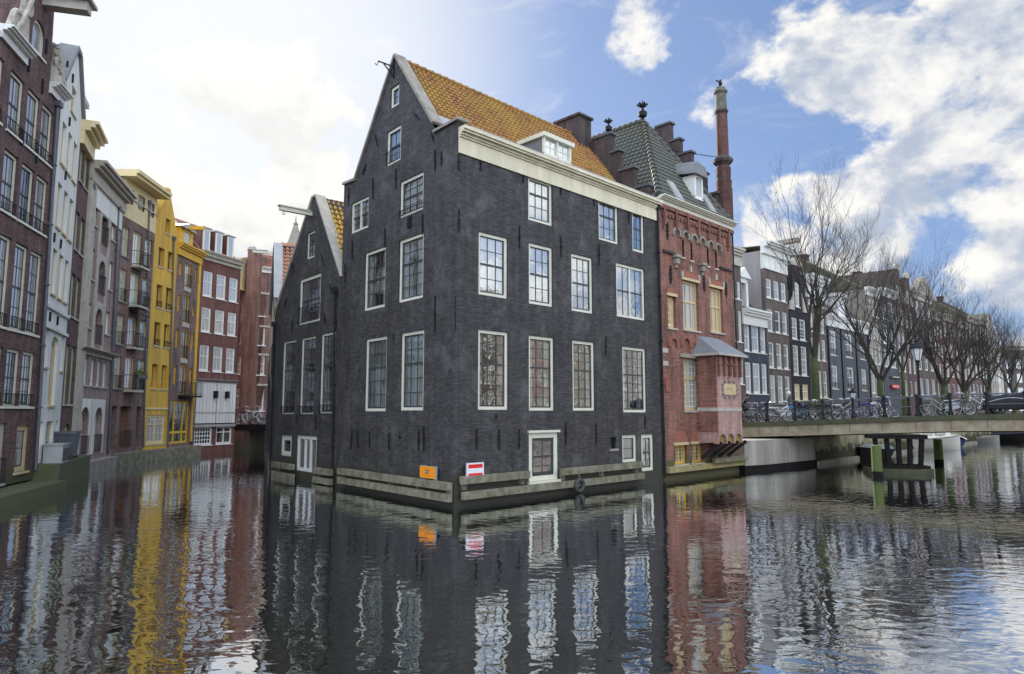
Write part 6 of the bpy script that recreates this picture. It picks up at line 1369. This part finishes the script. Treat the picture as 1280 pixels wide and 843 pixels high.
# ---------------------------------------------------------------- bicycles
def paint(n, c): return plain(n, c, .35, .15, 6, 0)
BC = {'black': paint('black_bike_paint', (.02, .02, .025)), 'purple': paint('purple_bike_paint', (.10, .05, .28)), 'white': paint('white_bike_paint', (.75, .75, .75)), 'blue': paint('blue_bike_paint', (.05, .30, .62)), 'grey': paint('grey_bike_paint', (.3, .32, .34)), 'teal': paint('pale_green_bike_paint', (.36, .46, .42))}
chrome = plain('dull_chrome', (.6, .6, .6), .25, .1, 5, 0, metal=.8); skirt = plain('grey_skirt_guard', (.45, .47, .5), .6, .1, 5, 0); leather = plain('black_saddle', (.03, .028, .028), .5, .2, 6, 0)
def bicycle(col, basket=None, guard=None, bars=None, lean=0):
    t = empty('bicycle', None, None)
    mt = BC[col]; Rw = .34
    for x in (-.54, .54):
        w_ = MB(); w_.torus((x, 0, Rw), (0, 1, 0), Rw - .02, .022, 24, 5); wh = w_.build('wheel', M['rubber'], t)
        s_ = MB(); s_.torus((x, 0, Rw), (0, 1, 0), Rw - .045, .012, 20, 4); s_.lathe((x, 0, Rw), [(.001, 0)], 3) if False else None
        for k in range(10):
            a = 2 * math.pi * k / 10; s_.tube([(x, 0, Rw), (x + (Rw - .05) * math.cos(a), 0, Rw + (Rw - .05) * math.sin(a))], .005, 3, cap=False)
        s_.build('rim', chrome, wh)
        g = MB().torus((x, 0, Rw), (0, -1, 0), Rw + .035, .018, 12, 4, R(-10) if x > 0 else R(-20), R(130) if x > 0 else R(160)); g.build('mudguard', mt if col != 'black' else M['iron'], t)
    f = MB(); bb, st, hd0, hd1 = (-.02, 0, .30), (-.18, 0, .80), (.36, 0, .62), (.32, 0, .88)
    for a, b, r in ((bb, st, .018), (bb, hd0, .022), ((-.10, 0, .55), hd1, .018), (hd0, hd1, .02), (hd0, (.54, 0, Rw), .016), (bb, (-.54, 0, Rw), .013), ((-.14, 0, .68), (-.54, 0, Rw), .010)): f.tube([a, b], r, 5)
    f.tube([(-.62, 0, .74), (-.2, 0, .74)], .05, 4); f.tube([(-.60, 0, .72), (-.54, 0, Rw)], .01, 4)
    f.build('frame', mt, t)
    hb = MB(); hb.tube([hd1, (.30, 0, 1.06)], .014, 5); hb.tube([(.10, -.28, 1.10), (.24, -.24, 1.10), (.33, -.08, 1.06), (.33, .08, 1.06), (.24, .24, 1.10), (.10, .28, 1.10)], .014, 5); hb.build('handlebar', BC[bars] if bars else chrome, t)
    MB().add([(-.34, -.10, .86), (-.34, .10, .86), (-.02, .02, .90), (-.02, -.02, .90), (-.34, -.09, .93), (-.34, .09, .93), (-.02, .02, .93), (-.02, -.02, .93)], [(3, 2, 1, 0), (4, 5, 6, 7), (0, 1, 5, 4), (1, 2, 6, 5), (2, 3, 7, 6), (3, 0, 4, 7)]).build('saddle', leather, t)
    cr = MB().torus(bb, (0, 1, 0), .09, .012, 12, 4).tube([(-.02, .03, .3), (.08, .08, .18)], .012, 4).tube([(-.02, -.03, .3), (-.12, -.08, .42)], .012, 4).tube([(-.1, .03, .3), (-.5, .03, .33)], .03, 4); cr.build('crankset', M['iron'], t)
    if basket:
        b = MB(); b.box(Tb, .34, .66, -.2, .2, .78, .79)
        for z in (.86, .94, 1.03): b.tube([(.33, -.2, z), (.67, -.2, z), (.67, .2, z), (.33, .2, z), (.33, -.2, z)], .012, 4)
        for k in range(8):
            for y in (-.2, .2): b.tube([(.33 + k * .048, y, .78), (.33 + k * .048, y, 1.03)], .008, 3)
        b.build('basket', BC.get(basket, M['iron']), t)
    if guard:
        g = MB()
        for y in (-.045, .045):
            pts = [(-.54 + (Rw - .01) * math.cos(R(a)), y, Rw + (Rw - .01) * math.sin(R(a))) for a in range(-20, 171, 19)]; g.add([(-.54, y, Rw - .05)] + pts, [(0, i, i + 1) for i in range(1, len(pts))])
        g.build('skirt_guard', guard, t)
    return t
GB = 'bicycles parked along the bridge railing'
protos = [bicycle('black'), bicycle('grey', guard=skirt), bicycle('white', bars='white'), bicycle('purple', guard=None, basket='black'), bicycle('blue'), bicycle('teal', guard=skirt, basket='grey'), bicycle('black', bars='white', basket='black')]
used = [False] * len(protos)
bikes = [(940, 0, -.75, 4, 1, 'black bicycle with pale rims half behind the red brick house corner'), (951, 1, -.85, -6, 1, 'grey bicycle with a pale skirt guard, second from the red brick house'), (970, 1, -1.0, 10, -1, 'grey bicycle with skirt guard behind the first railing post gap'), (977, 2, -.7, 3, 1, 'white bicycle in front of the person in the dark jacket'),
         (997, 4, -1.5, -4, 1, 'bright blue bicycle next to the person in the dark jacket'), (1013, 0, -.8, 6, 1, 'black bicycle against the railing, right after the blue one'), (1024, 6, -1.3, -8, -1, 'black bicycle with white handlebar and front basket, nearer of two'), (1034, 0, -.7, 5, 1, 'black bicycle tangled between two white-barred ones'),
         (1047, 6, -1.1, 8, 1, 'black bicycle with white handlebar and front basket, farther of two'), (1056, 2, -.8, -5, 1, 'white bicycle just before the purple bicycle'), (1093, 3, -.75, 0, 1, 'purple bicycle with a front basket standing alone at the railing'), (1104, 2, -1.8, 12, 1, 'white-handled bicycle standing behind the purple one'),
         (1175, 5, -.75, 0, -1, 'pale green bicycle with grey skirt guard and basket past the lamp'), (1196, 0, -1.0, 6, 1, 'black bicycle whose wheel shows beside the railing post past the green one'), (1212, 1, -1.6, -7, 1, 'grey bicycle seen faintly behind the rail before the black cover'), (1224, 2, -1.2, 4, -1, 'white bicycle next to the black covered trailer')]
for (x, k, n, rz, fl, lab) in bikes:
    if not used[k]: b = protos[k]; used[k] = True
    else: b = copy_tree(protos[k])
    p, u = bridge_pt(x, n, -.03 if n < -.5 else 0); b.location = p; b.rotation_euler = (R(4), 0, math.atan2(FBR.D.y, FBR.D.x) + R(rz) + (math.pi if fl < 0 else 0)); tag(b, lab, 'bicycle', GB); b.scale = (1.08,) * 3
# bicycles on the little footbridge
mini = [(300, 2), (306, 0), (313, 1), (319, 2), (325, 0)]; FBm, Wb, zb_ = SMALL_BRIDGE
for i, (x, k) in enumerate(mini):
    b = copy_tree(protos[k]); u, _ = FBm.px(x, 525); p = FBm.w(u, .12 if i % 2 else -.4, zb_ + (.25 if i % 2 else 0)); b.location = p; b.rotation_euler = (R(-6), 0, math.atan2(FBm.D.y, FBm.D.x) + R(12 * (i - 2)))
    tag(b, ['pale bicycle at the brick wall end of the small footbridge', 'dark bicycle hung second on the small footbridge railing', 'grey bicycle in the middle of the small footbridge', 'pale bicycle fourth along the small footbridge', 'dark bicycle at the far end of the small footbridge by the gabled house'][i], 'bicycle', 'bicycles on the small footbridge'); b.scale = (1.15,) * 3
# ---------------------------------------------------------------- black covered trailer on the bridge
cov = plain('black_tarpaulin', (.018, .018, .024), .6, .3, 4, .3, spec=.25)
p, u = bridge_pt(1262, -1.6, -.03); tr = empty('covered_trailer', 'long load under a creased black tarpaulin on wheels at the far right of the bridge', 'covered trailer', loc=p, rz=math.atan2(FBR.D.y, FBR.D.x))
m = MB(); K, Lr_ = 16, 26; rg_ = random.Random(9); P = []
for i in range(Lr_ + 1):
    x = -1.1 + 4.0 * i / Lr_; t = i / Lr_; top = .92 + .22 * min(1, t * 2.2) + .05 * math.sin(i * 1.3); 
    for k in range(K + 1):
        a = math.pi * k / K; y = -.75 * math.cos(a); z = .30 + (top - .30) * math.sin(a) ** .55; y *= 1 + .03 * math.sin(i * 2.1 + k); z += .03 * math.sin(i * 1.7 + k * .9) * math.sin(a)
        if i in (0, Lr_): y *= .8; z = .3 + (z - .3) * .75
        P.append((x, y, z))
m.add(P, [(i * (K + 1) + k, i * (K + 1) + k + 1, (i + 1) * (K + 1) + k + 1, (i + 1) * (K + 1) + k) for i in range(Lr_) for k in range(K)] + [tuple(range(K + 1)), tuple(Lr_ * (K + 1) + k for k in range(K + 1))]); m.build('tarpaulin', cov, tr, True)
for x in (-.5, 1.9):
    for y in (-.6, .6): MB().torus((x, y, .3), (0, 1, 0), .24, .07, 18, 6).build('wheel', M['rubber'], tr)
MB().box(Tb, -1.3, 2.9, -.5, .5, .25, .33).build('chassis', M['iron'], tr)
MB().tube([(-1.1 + .05 * k, -.78, .62 + .25 * math.sin(k * .07)) for k in range(0, 80, 4)], .012, 4).build('tie_rope', M['whitepl'], tr)
# ---------------------------------------------------------------- boats
def boat(label, x, y, Ln, Wd_, hgt, mat, rz, deckm, cabin=None, group='boats moored beyond the bridge', cover=None, name='boat'):
    p = on_z(x, y); p.z = 0; t = empty(name, label, 'boat', group, loc=p, rz=rz); m = MB(); n, K = 12, 7; P = []
    for i in range(n + 1):
        s_ = i / n; w = Wd_ / 2 * (math.sin(math.pi * min(1, (s_ * .78 + .22))) ** .55 if s_ < .98 else .05); sheer = hgt * (1 + .35 * s_ ** 2.5)
        for k in range(K + 1):
            a = -1 + 2 * k / K; yy = w * a; zz = -.25 + (sheer + .25) * abs(a) ** 1.9; P.append((-Ln / 2 + Ln * s_, yy, zz))
    m.add(P, [(i * (K + 1) + k, i * (K + 1) + k + 1, (i + 1) * (K + 1) + k + 1, (i + 1) * (K + 1) + k) for i in range(n) for k in range(K)] + [tuple(range(K + 1))]); m.build('hull', mat, t, True)
    d_ = MB(); Q = []
    for i in range(n + 1):
        s_ = i / n; a, b = P[i * (K + 1)], P[i * (K + 1) + K]; Q += [(a[0], a[1] * .96, a[2] - .06 - (0 if cabin or cover else .18)), (b[0], b[1] * .96, b[2] - .06 - (0 if cabin or cover else .18))]
    d_.add(Q, [(2 * i, 2 * i + 1, 2 * i + 3, 2 * i + 2) for i in range(n)]); d_.build('deck', deckm, t)
    r = MB(); r.tube([P[i * (K + 1)] for i in range(n + 1)], .04, 5); r.tube([P[i * (K + 1) + K] for i in range(n + 1)], .04, 5); r.build('rubbing_strake', M['stone'] if mat is not M['darktimber'] else M['iron'], t)
    if cabin:
        c0, c1, ch_ = cabin; w = Wd_ * .34; c = MB().add([(c0, -w, hgt - .05), (c1, -w * .8, hgt - .05), (c1, w * .8, hgt - .05), (c0, w, hgt - .05), (c0 + .1, -w * .9, hgt + ch_), (c1 - .35, -w * .7, hgt + ch_), (c1 - .35, w * .7, hgt + ch_), (c0 + .1, w * .9, hgt + ch_)], [(4, 5, 6, 7), (0, 1, 5, 4), (1, 2, 6, 5), (2, 3, 7, 6), (3, 0, 4, 7)]).build('cabin', M['white'], t)
        q = MB()
        for k in range(3):
            a = c0 + .25 + k * (c1 - c0 - .8) / 3
            for s_ in (-1, 1): q.box(Tb, a, a + (c1 - c0) * .2, s_ * w * .93 - .03, s_ * w * .93 + .03, hgt + ch_ * .4, hgt + ch_ * .8)
        q.build('cabin_window', M['roomdark'], t)
    if cover:
        c = MB(); Q = []
        for i in range(n + 1):
            a, b = P[i * (K + 1)], P[i * (K + 1) + K]
            for k in range(7): s_ = k / 6; Q.append((a[0], a[1] + (b[1] - a[1]) * s_, a[2] + .35 * math.sin(math.pi * s_) * min(1, 3 * (1 - i / n)) + .01))
        c.add(Q, [(i * 7 + k, i * 7 + k + 1, (i + 1) * 7 + k + 1, (i + 1) * 7 + k) for i in range(n) for k in range(6)]); c.build('cover', cover, t, True)
    return t
qa = math.atan2(DQ.y, DQ.x); woodb = plain('brown_deck_wood', (.28, .18, .10), .6, .2, 4, .1)
boat('dark boat with a grey gunwale tucked behind the timber pier', 1092, 573, 4.0, 1.6, .6, M['darktimber'], qa + math.pi - .1, M['greypl'], cover=M['lead'])
boat('white cabin cruiser, largest of the boats', 1156, 563.5, 7.0, 2.5, 1.0, M['white'], R(12), M['whitepl'], cabin=(-2.2, 2.2, .8))
boat('small dark blue boat with pale cover beside the white cruiser', 1193, 558, 5.0, 1.9, .7, paint('navy_hull_paint', (.03, .06, .13)), qa + .3, M['greypl'], cover=M['whitepl'])
boat('open white and grey dinghy between the blue boat and the black one', 1216, 553.5, 5.5, 2.0, .55, M['zinc'], qa - .8, woodb)
boat('low boat under a black cover, farthest along the canal', 1247, 551, 6.5, 2.4, .7, M['darktimber'], qa - .9, M['iron'], cover=cov)
# ---------------------------------------------------------------- two people
skin = plain('skin', (.50, .30, .22), .6, .1, 8, 0); jack = plain('dark_blue_jacket', (.035, .05, .085), .8, .2, 8, .1); jeans = plain('blue_jeans', (.07, .16, .32), .85, .2, 8, .1); hairw = plain('white_hair', (.72, .70, .66), .8, .1, 12, .2); haird = plain('brown_hair', (.06, .04, .03), .7, .2, 12, .2); jackk = plain('black_green_jacket', (.03, .035, .035), .8, .2, 8, .1); shoe = plain('dark_shoe', (.03, .03, .03), .5, .1, 8, 0); scarf = plain('pale_blue_bag', (.35, .5, .62), .7, .1, 8, 0)
def person(label, loc, rz, J, hair, jacket, legs, face_dir=(1, 0, 0)):
    """J: joint positions, x forward"""
    t = empty('person', label, 'person', loc=loc, rz=rz)
    V = ['pelvis', 'belly', 'chest', 'neck', 'head0', 'head1', 'shl', 'ell', 'hal', 'shr', 'elr', 'har', 'hipl', 'knl', 'anl', 'tol', 'hipr', 'knr', 'anr', 'tor']
    rad = [.145, .135, .155, .055, .075, .095, .062, .045, .032, .062, .045, .032, .092, .062, .042, .038, .092, .062, .042, .038]
    E = [(0, 1), (1, 2), (2, 3), (3, 4), (4, 5), (2, 6), (6, 7), (7, 8), (2, 9), (9, 10), (10, 11), (0, 12), (12, 13), (13, 14), (14, 15), (0, 16), (16, 17), (17, 18), (18, 19)]
    me = bpy.data.meshes.new('body'); me.from_pydata([J[k] for k in V], E, []); o = bpy.data.objects.new('body', me); COL.objects.link(o); o.parent = t
    sk = o.modifiers.new('skin', 'SKIN'); o.modifiers.new('sub', 'SUBSURF').levels = 1; o.modifiers['sub'].render_levels = 1
    for i, r in enumerate(rad): me.skin_vertices[0].data[i].radius = (r, r)
    me.skin_vertices[0].data[0].use_root = True
    dg = bpy.context.evaluated_depsgraph_get(); ev = o.evaluated_get(dg); nm = bpy.data.meshes.new_from_object(ev); o.modifiers.clear(); o.data = nm; nm.name = 'body'
    nm.materials.clear(); [nm.materials.append(x) for x in (jacket, legs, skin, shoe)]
    hd, hl, hr, pz = Vector(J['head0']), Vector(J['hal']), Vector(J['har']), Vector(J['pelvis']).z; ft = (Vector(J['anl']), Vector(J['anr']), Vector(J['tol']), Vector(J['tor'])); nk = Vector(J['neck'])
    for p in nm.polygons:
        c = p.center; mi = 0
        if c.z > nk.z + .02: mi = 2
        elif min((c - hl).length, (c - hr).length) < .075: mi = 2
        elif min((c - q).length for q in ft) < .09: mi = 3
        elif c.z < pz - .02 and min((c - Vector(J[k])).length for k in ('elr', 'ell', 'hal', 'har')) > .14: mi = 1
        p.material_index = mi; p.use_smooth = True
    h = MB(); c = Vector(J['head1']) + Vector((-.02, 0, .015)); h.lathe(c, [(.02, -.10), (.085, -.09), (.112, -.02), (.112, .03), (.09, .085), (.04, .115), (.005, .12)], 12); h.v = [(x - .02 if x > c.x + .05 and z < c.z + .02 else x, y, z) for x, y, z in h.v]; h.build('hair', hair, t, True)
    f = MB(); e = Vector(J['head0']).lerp(Vector(J['head1']), .55)
    for s_ in (-.034, .034): f.lathe((e.x + .088, e.y + s_, e.z), [(.004, -.008), (.011, 0), (.004, .008)], 6)
    f.build('eyes', M['iron'], t); MB().tube([(e.x + .085, e.y, e.z + .0), (e.x + .118, e.y, e.z - .035), (e.x + .085, e.y, e.z - .045)], .014, 6).build('nose', skin, t); MB().bar((e.x + .088, e.y - .025, e.z - .075), (e.x + .088, e.y + .025, e.z - .075), .008, .008).build('mouth', M['red'], t)
    for nmk, hp, el in (('hand', J['hal'], J['ell']), ('hand', J['har'], J['elr'])):
        g = MB(); hp = Vector(hp); d_ = (hp - Vector(el)).normalized(); s_ = d_.cross(Vector((0, 0, 1))).normalized(); g.bar(hp - d_ * .01, hp + d_ * .07, .075, .03)
        for i, ln in enumerate((.055, .065, .06, .045)): b = hp + d_ * .068 + s_ * (-.028 + i * .019); g.tube([b, b + d_ * ln * .6, b + d_ * ln * .85 + Vector((0, 0, -.025))], [.009, .008, .006], 5)
        g.tube([hp + d_ * .01 + s_ * .03, hp + d_ * .05 + s_ * .06], [.011, .008], 5); g.build(nmk, skin, t)
    return t
J1 = dict(pelvis=(0, 0, .93), belly=(.02, 0, 1.08), chest=(.06, 0, 1.32), neck=(.10, 0, 1.50), head0=(.12, 0, 1.56), head1=(.13, 0, 1.66), shl=(.07, .19, 1.40), ell=(.14, .24, 1.14), hal=(.36, .22, 1.06), shr=(.07, -.19, 1.40), elr=(.14, -.24, 1.14), har=(.36, -.22, 1.06),
          hipl=(.0, .10, .88), knl=(.12, .10, .50), anl=(.06, .10, .10), tol=(.20, .10, .04), hipr=(.0, -.10, .88), knr=(-.02, -.10, .49), anr=(-.20, -.10, .12), tor=(-.06, -.10, .04))
p, u = bridge_pt(985, -1.9, -.03); pa = person('person with white hair in a dark blue jacket and jeans walking behind the bicycles', p, math.atan2(FBR.D.y, FBR.D.x), J1, hairw, jack, jeans)
MB().box(Tb, -.30, -.1, -.12, .12, 1.0, 1.06).build('jacket_hem', jack, pa) if False else None
J2 = dict(pelvis=(-.22, 0, 1.0), belly=(-.16, 0, 1.14), chest=(-.03, 0, 1.36), neck=(.03, 0, 1.52), head0=(.06, 0, 1.58), head1=(.08, 0, 1.68), shl=(-.02, .18, 1.44), ell=(.10, .25, 1.22), hal=(.27, .26, 1.20), shr=(-.02, -.18, 1.44), elr=(.10, -.25, 1.22), har=(.27, -.26, 1.20),
          hipl=(-.2, .09, .95), knl=(.14, .10, .74), anl=(.02, .10, .34), tol=(.15, .10, .28), hipr=(-.2, -.09, .95), knr=(.08, -.10, .62), anr=(-.08, -.10, .20), tor=(.05, -.10, .12))
p, u = bridge_pt(933, -1.7, -.03); person('cyclist in a black jacket riding past the corner of the red brick house', p, math.atan2(FBR.D.y, FBR.D.x), J2, haird, jackk, M['iron'])
b = copy_tree(protos[0]); b.location = p; b.rotation_euler = (0, 0, math.atan2(FBR.D.y, FBR.D.x)); b.scale = (1.1,) * 3; tag(b, 'black bicycle being ridden by the person in the black jacket', 'bicycle')
# ---------------------------------------------------------------- water, light, sky
def water():
    m, nt, bs, out = new_mat('canal_water'); tc = N(nt, 'ShaderNodeTexCoord'); nt.nodes.remove(bs)
    mp = N(nt, 'ShaderNodeMapping'); mp.inputs['Rotation'].default_value = (0, 0, R(20)); mp.inputs['Scale'].default_value = (1, 1.5, 1); L(nt, tc.outputs['Object'], mp.inputs[0])
    n1 = N(nt, 'ShaderNodeTexNoise', i_Scale=2.0, i_Detail=2.0, i_Roughness=.4, i_Distortion=.5); L(nt, mp.outputs[0], n1.inputs[0])
    n2 = N(nt, 'ShaderNodeTexNoise', i_Scale=5.5, i_Detail=2.0, i_Roughness=.5); L(nt, mp.outputs[0], n2.inputs[0])
    big = N(nt, 'ShaderNodeTexNoise', i_Scale=.12, i_Detail=2.0); L(nt, tc.outputs['Object'], big.inputs[0])
    sx = N(nt, 'ShaderNodeSeparateXYZ'); L(nt, tc.outputs['Object'], sx.inputs[0])
    side = N(nt, 'ShaderNodeMapRange', i_1=0.0, i_2=14.0, i_3=.25, i_4=.9); L(nt, sx.outputs[0], side.inputs[0])
    r = N(nt, 'ShaderNodeMapRange', i_1=.4, i_2=.62, i_3=.0, i_4=.35); L(nt, big.outputs[0], r.inputs[0])
    k = N(nt, 'ShaderNodeMath', operation='ADD'); L(nt, side.outputs[0], k.inputs[0]); L(nt, r.outputs[0], k.inputs[1])
    k2 = N(nt, 'ShaderNodeMath', operation='MULTIPLY', i_1=.17); L(nt, k.outputs[0], k2.inputs[0])
    h = N(nt, 'ShaderNodeMath', operation='MULTIPLY_ADD'); L(nt, n2.outputs[0], h.inputs[0]); L(nt, k2.outputs[0], h.inputs[1]); L(nt, n1.outputs[0], h.inputs[2])
    calm = N(nt, 'ShaderNodeTexNoise', i_Scale=.22, i_Detail=3.0, i_Distortion=1.0); L(nt, tc.outputs['Object'], calm.inputs[0])
    cr = N(nt, 'ShaderNodeMapRange', i_1=.36, i_2=.62, i_3=.45, i_4=1.15); L(nt, calm.outputs[0], cr.inputs[0])
    hm_ = N(nt, 'ShaderNodeMath', operation='MULTIPLY'); L(nt, h.outputs[0], hm_.inputs[0]); L(nt, cr.outputs[0], hm_.inputs[1])
    bp = N(nt, 'ShaderNodeBump', i_Strength=1.0, i_Distance=.0105); L(nt, hm_.outputs[0], bp.inputs['Height'])
    d = N(nt, 'ShaderNodeBsdfDiffuse'); d.inputs[0].default_value = (.009, .0095, .005, 1)
    g = N(nt, 'ShaderNodeBsdfGlossy', i_Roughness=.015); g.inputs[0].default_value = (.95, .97, 1, 1); L(nt, bp.outputs[0], g.inputs['Normal'])
    fr = N(nt, 'ShaderNodeFresnel', i_IOR=1.33); L(nt, bp.outputs[0], fr.inputs['Normal'])
    f2 = N(nt, 'ShaderNodeMapRange', i_1=.02, i_2=.35, i_3=.40, i_4=.93); L(nt, fr.outputs[0], f2.inputs[0])
    mx = N(nt, 'ShaderNodeMixShader'); L(nt, f2.outputs[0], mx.inputs[0]); L(nt, d.outputs[0], mx.inputs[1]); L(nt, g.outputs[0], mx.inputs[2]); L(nt, mx.outputs[0], out.inputs[0])
    return m
w = MB().quad((-900, -300, 0), (900, -300, 0), (900, 1500, 0), (-900, 1500, 0)).build('water', water())
tag(w, 'dark rippled canal water mirroring the houses', 'water', kind='structure')
SUN_AZ = math.atan((215 - CX) / F_PX); SUN_EL = R(27)
SUN = Vector((math.sin(SUN_AZ) * math.cos(SUN_EL), math.cos(SUN_AZ) * math.cos(SUN_EL), math.sin(SUN_EL)))
sl = bpy.data.lights.new('sun', 'SUN'); sl.energy = 3.2; sl.angle = R(.6); sl.color = (1, .93, .80)
so = bpy.data.objects.new('sun', sl); COL.objects.link(so); so.rotation_euler = SUN.to_track_quat('Z', 'Y').to_euler()
wd = bpy.data.worlds.new('World'); scene.world = wd; wd.use_nodes = True; nt = wd.node_tree
bg = nt.nodes['Background']; sky = N(nt, 'ShaderNodeTexSky', sky_type='NISHITA', sun_disc=False, sun_elevation=SUN_EL, air_density=1.0, dust_density=1.2, ozone_density=2.0)
sky.sun_rotation = SUN_AZ
tc = N(nt, 'ShaderNodeTexCoord'); gen = tc.outputs['Generated']
def dotp(v):
    n = N(nt, 'ShaderNodeVectorMath', operation='DOT_PRODUCT'); L(nt, gen, n.inputs[0]); n.inputs[1].default_value = v; return n.outputs['Value']
def mr(val, a, b, c=0.0, d=1.0, smooth=True):
    n = N(nt, 'ShaderNodeMapRange', i_1=a, i_2=b, i_3=c, i_4=d)
    if smooth: n.interpolation_type = 'SMOOTHSTEP'
    L(nt, val, n.inputs[0]); return n.outputs[0]
def mth(op, a, b=None, c=None, clamp=False):
    n = N(nt, 'ShaderNodeMath', operation=op, use_clamp=clamp)
    for i, x in enumerate((a, b, c)):
        if x is None: continue
        if isinstance(x, (int, float)): n.inputs[i].default_value = x
        else: L(nt, x, n.inputs[i])
    return n.outputs[0]
# cloud field: broken cumulus from layered noise, gathered where the day's clouds stand
sp = N(nt, 'ShaderNodeSeparateXYZ'); L(nt, gen, sp.inputs[0])
def vmul(v, sc):
    n = N(nt, 'ShaderNodeVectorMath', operation='MULTIPLY'); L(nt, v, n.inputs[0]); n.inputs[1].default_value = sc; return n.outputs[0]
def nz(vec, scale, det, rough, dist=0.0):
    n = N(nt, 'ShaderNodeTexNoise', i_Scale=scale, i_Detail=det, i_Roughness=rough, i_Distortion=dist); L(nt, vec, n.inputs[0]); return n.outputs[0]
v1 = vmul(gen, (1, 1, 1.35))
big, fine, wisp = nz(v1, 3.4, 3.0, .5), nz(v1, 8.0, 12.0, .60, .15), nz(vmul(gen, (1.0, 1.0, 3.0)), 6.0, 10.0, .66, .8)
BL = [((795, 30), 5.5, .14), ((825, 42), 6, .20), ((1000, 55), 6.5, .26), ((1060, 95), 5, .30), ((1170, 70), 6, .26), ((1270, 30), 8, .24), ((1270, 110), 7, .24), ((1250, 225), 8, .36), ((1150, 300), 10, .34), ((1010, 305), 6, .28), ((960, 255), 5, .30), ((1270, 330), 12, .36), ((1080, 330), 9, .3),
      ((600, 0), 4, .16), ((130, 160), 4, .25), ((160, 215), 6, .34), ((300, 250), 17, .34), ((885, 132), 3.2, .24), ((1100, 270), 5, .16), ((380, 0), 6, .10)]
acc = None
for (p, deg, k) in BL:
    v = ray(*p).normalized(); b = mr(dotp(tuple(v)), math.cos(R(deg)), 1.0, 0, k)
    acc = b if acc is None else mth('ADD', acc, b)
acc = mth('ADD', acc, mr(sp.outputs[1], .50, -.2, 0, .22)); acc = mth('ADD', acc, mr(sp.outputs[2], .16, .02, 0, .14))
acc = mth('MINIMUM', acc, .34); acc = mth('ADD', acc, mr(sp.outputs[1], .40, -.15, 0, .3))
n_ = mth('ADD', mth('MULTIPLY', fine, 1.0), mth('MULTIPLY', big, .25))
dens = mth('ADD', n_, acc)
cum = mr(dens, .83, .97)
cir = mth('MULTIPLY', mr(wisp, .50, .78), .40)
cm = mth('MAXIMUM', cum, cir)
# lit tops and grey undersides: compare the density here with that a little higher up
vs = N(nt, 'ShaderNodeVectorMath', operation='ADD'); L(nt, v1, vs.inputs[0]); vs.inputs[1].default_value = (-.012, 0, .05)
f2 = nz(vs.outputs[0], 8.0, 6.0, .6, .15)
shade = mr(mth('ADD', mth('SUBTRACT', fine, f2), mth('MULTIPLY', mth('SUBTRACT', dens, .98), -.55)), -.14, .12, 0, 1)
glow = mr(dotp(tuple(SUN)), math.cos(R(30)), math.cos(R(2)))
glow = mth('POWER', glow, 1.25)
CLD = 5.1
num = vmul(sky.outputs[0], (.92, 1.10, 1.36)); den = N(nt, 'ShaderNodeVectorMath', operation='MULTIPLY_ADD'); L(nt, sky.outputs[0], den.inputs[0]); den.inputs[1].default_value = (.265, .235, .175); den.inputs[2].default_value = (1, 1, 1)
dv = N(nt, 'ShaderNodeVectorMath', operation='DIVIDE'); L(nt, num, dv.inputs[0]); L(nt, den.outputs[0], dv.inputs[1]); skc = dv.outputs[0]
cc = N(nt, 'ShaderNodeMix', data_type='RGBA'); cc.inputs[6].default_value = (CLD * .50, CLD * .57, CLD * .70, 1); cc.inputs[7].default_value = (CLD * 1.04, CLD * 1.02, CLD * .98, 1)
L(nt, shade, cc.inputs[0])
mx = N(nt, 'ShaderNodeMix', data_type='RGBA'); L(nt, cm, mx.inputs[0]); L(nt, skc, mx.inputs[6]); L(nt, cc.outputs[2], mx.inputs[7])
gl = N(nt, 'ShaderNodeMix', data_type='RGBA'); gl.inputs[7].default_value = (CLD * 1.2, CLD * 1.16, CLD * 1.06, 1); L(nt, mth('MULTIPLY', glow, .64), gl.inputs[0]); L(nt, mx.outputs[2], gl.inputs[6])
bk = N(nt, 'ShaderNodeVectorMath', operation='SCALE'); L(nt, gl.outputs[2], bk.inputs[0]); L(nt, mr(sp.outputs[1], .45, -.25, .90, 2.9), bk.inputs[3])
L(nt, bk.outputs[0], bg.inputs['Color']); bg.inputs['Strength'].default_value = .1
scene.view_settings.view_transform = 'Standard'; scene.view_settings.look = 'None'; scene.view_settings.gamma = 1; scene.view_settings.exposure = EXPO
scene.render.engine = 'CYCLES'
cy = scene.cycles; cy.max_bounces = 7; cy.diffuse_bounces = 3; cy.glossy_bounces = 4; cy.transparent_max_bounces = 12; cy.caustics_reflective = False; cy.caustics_refractive = False; cy.use_denoising = True
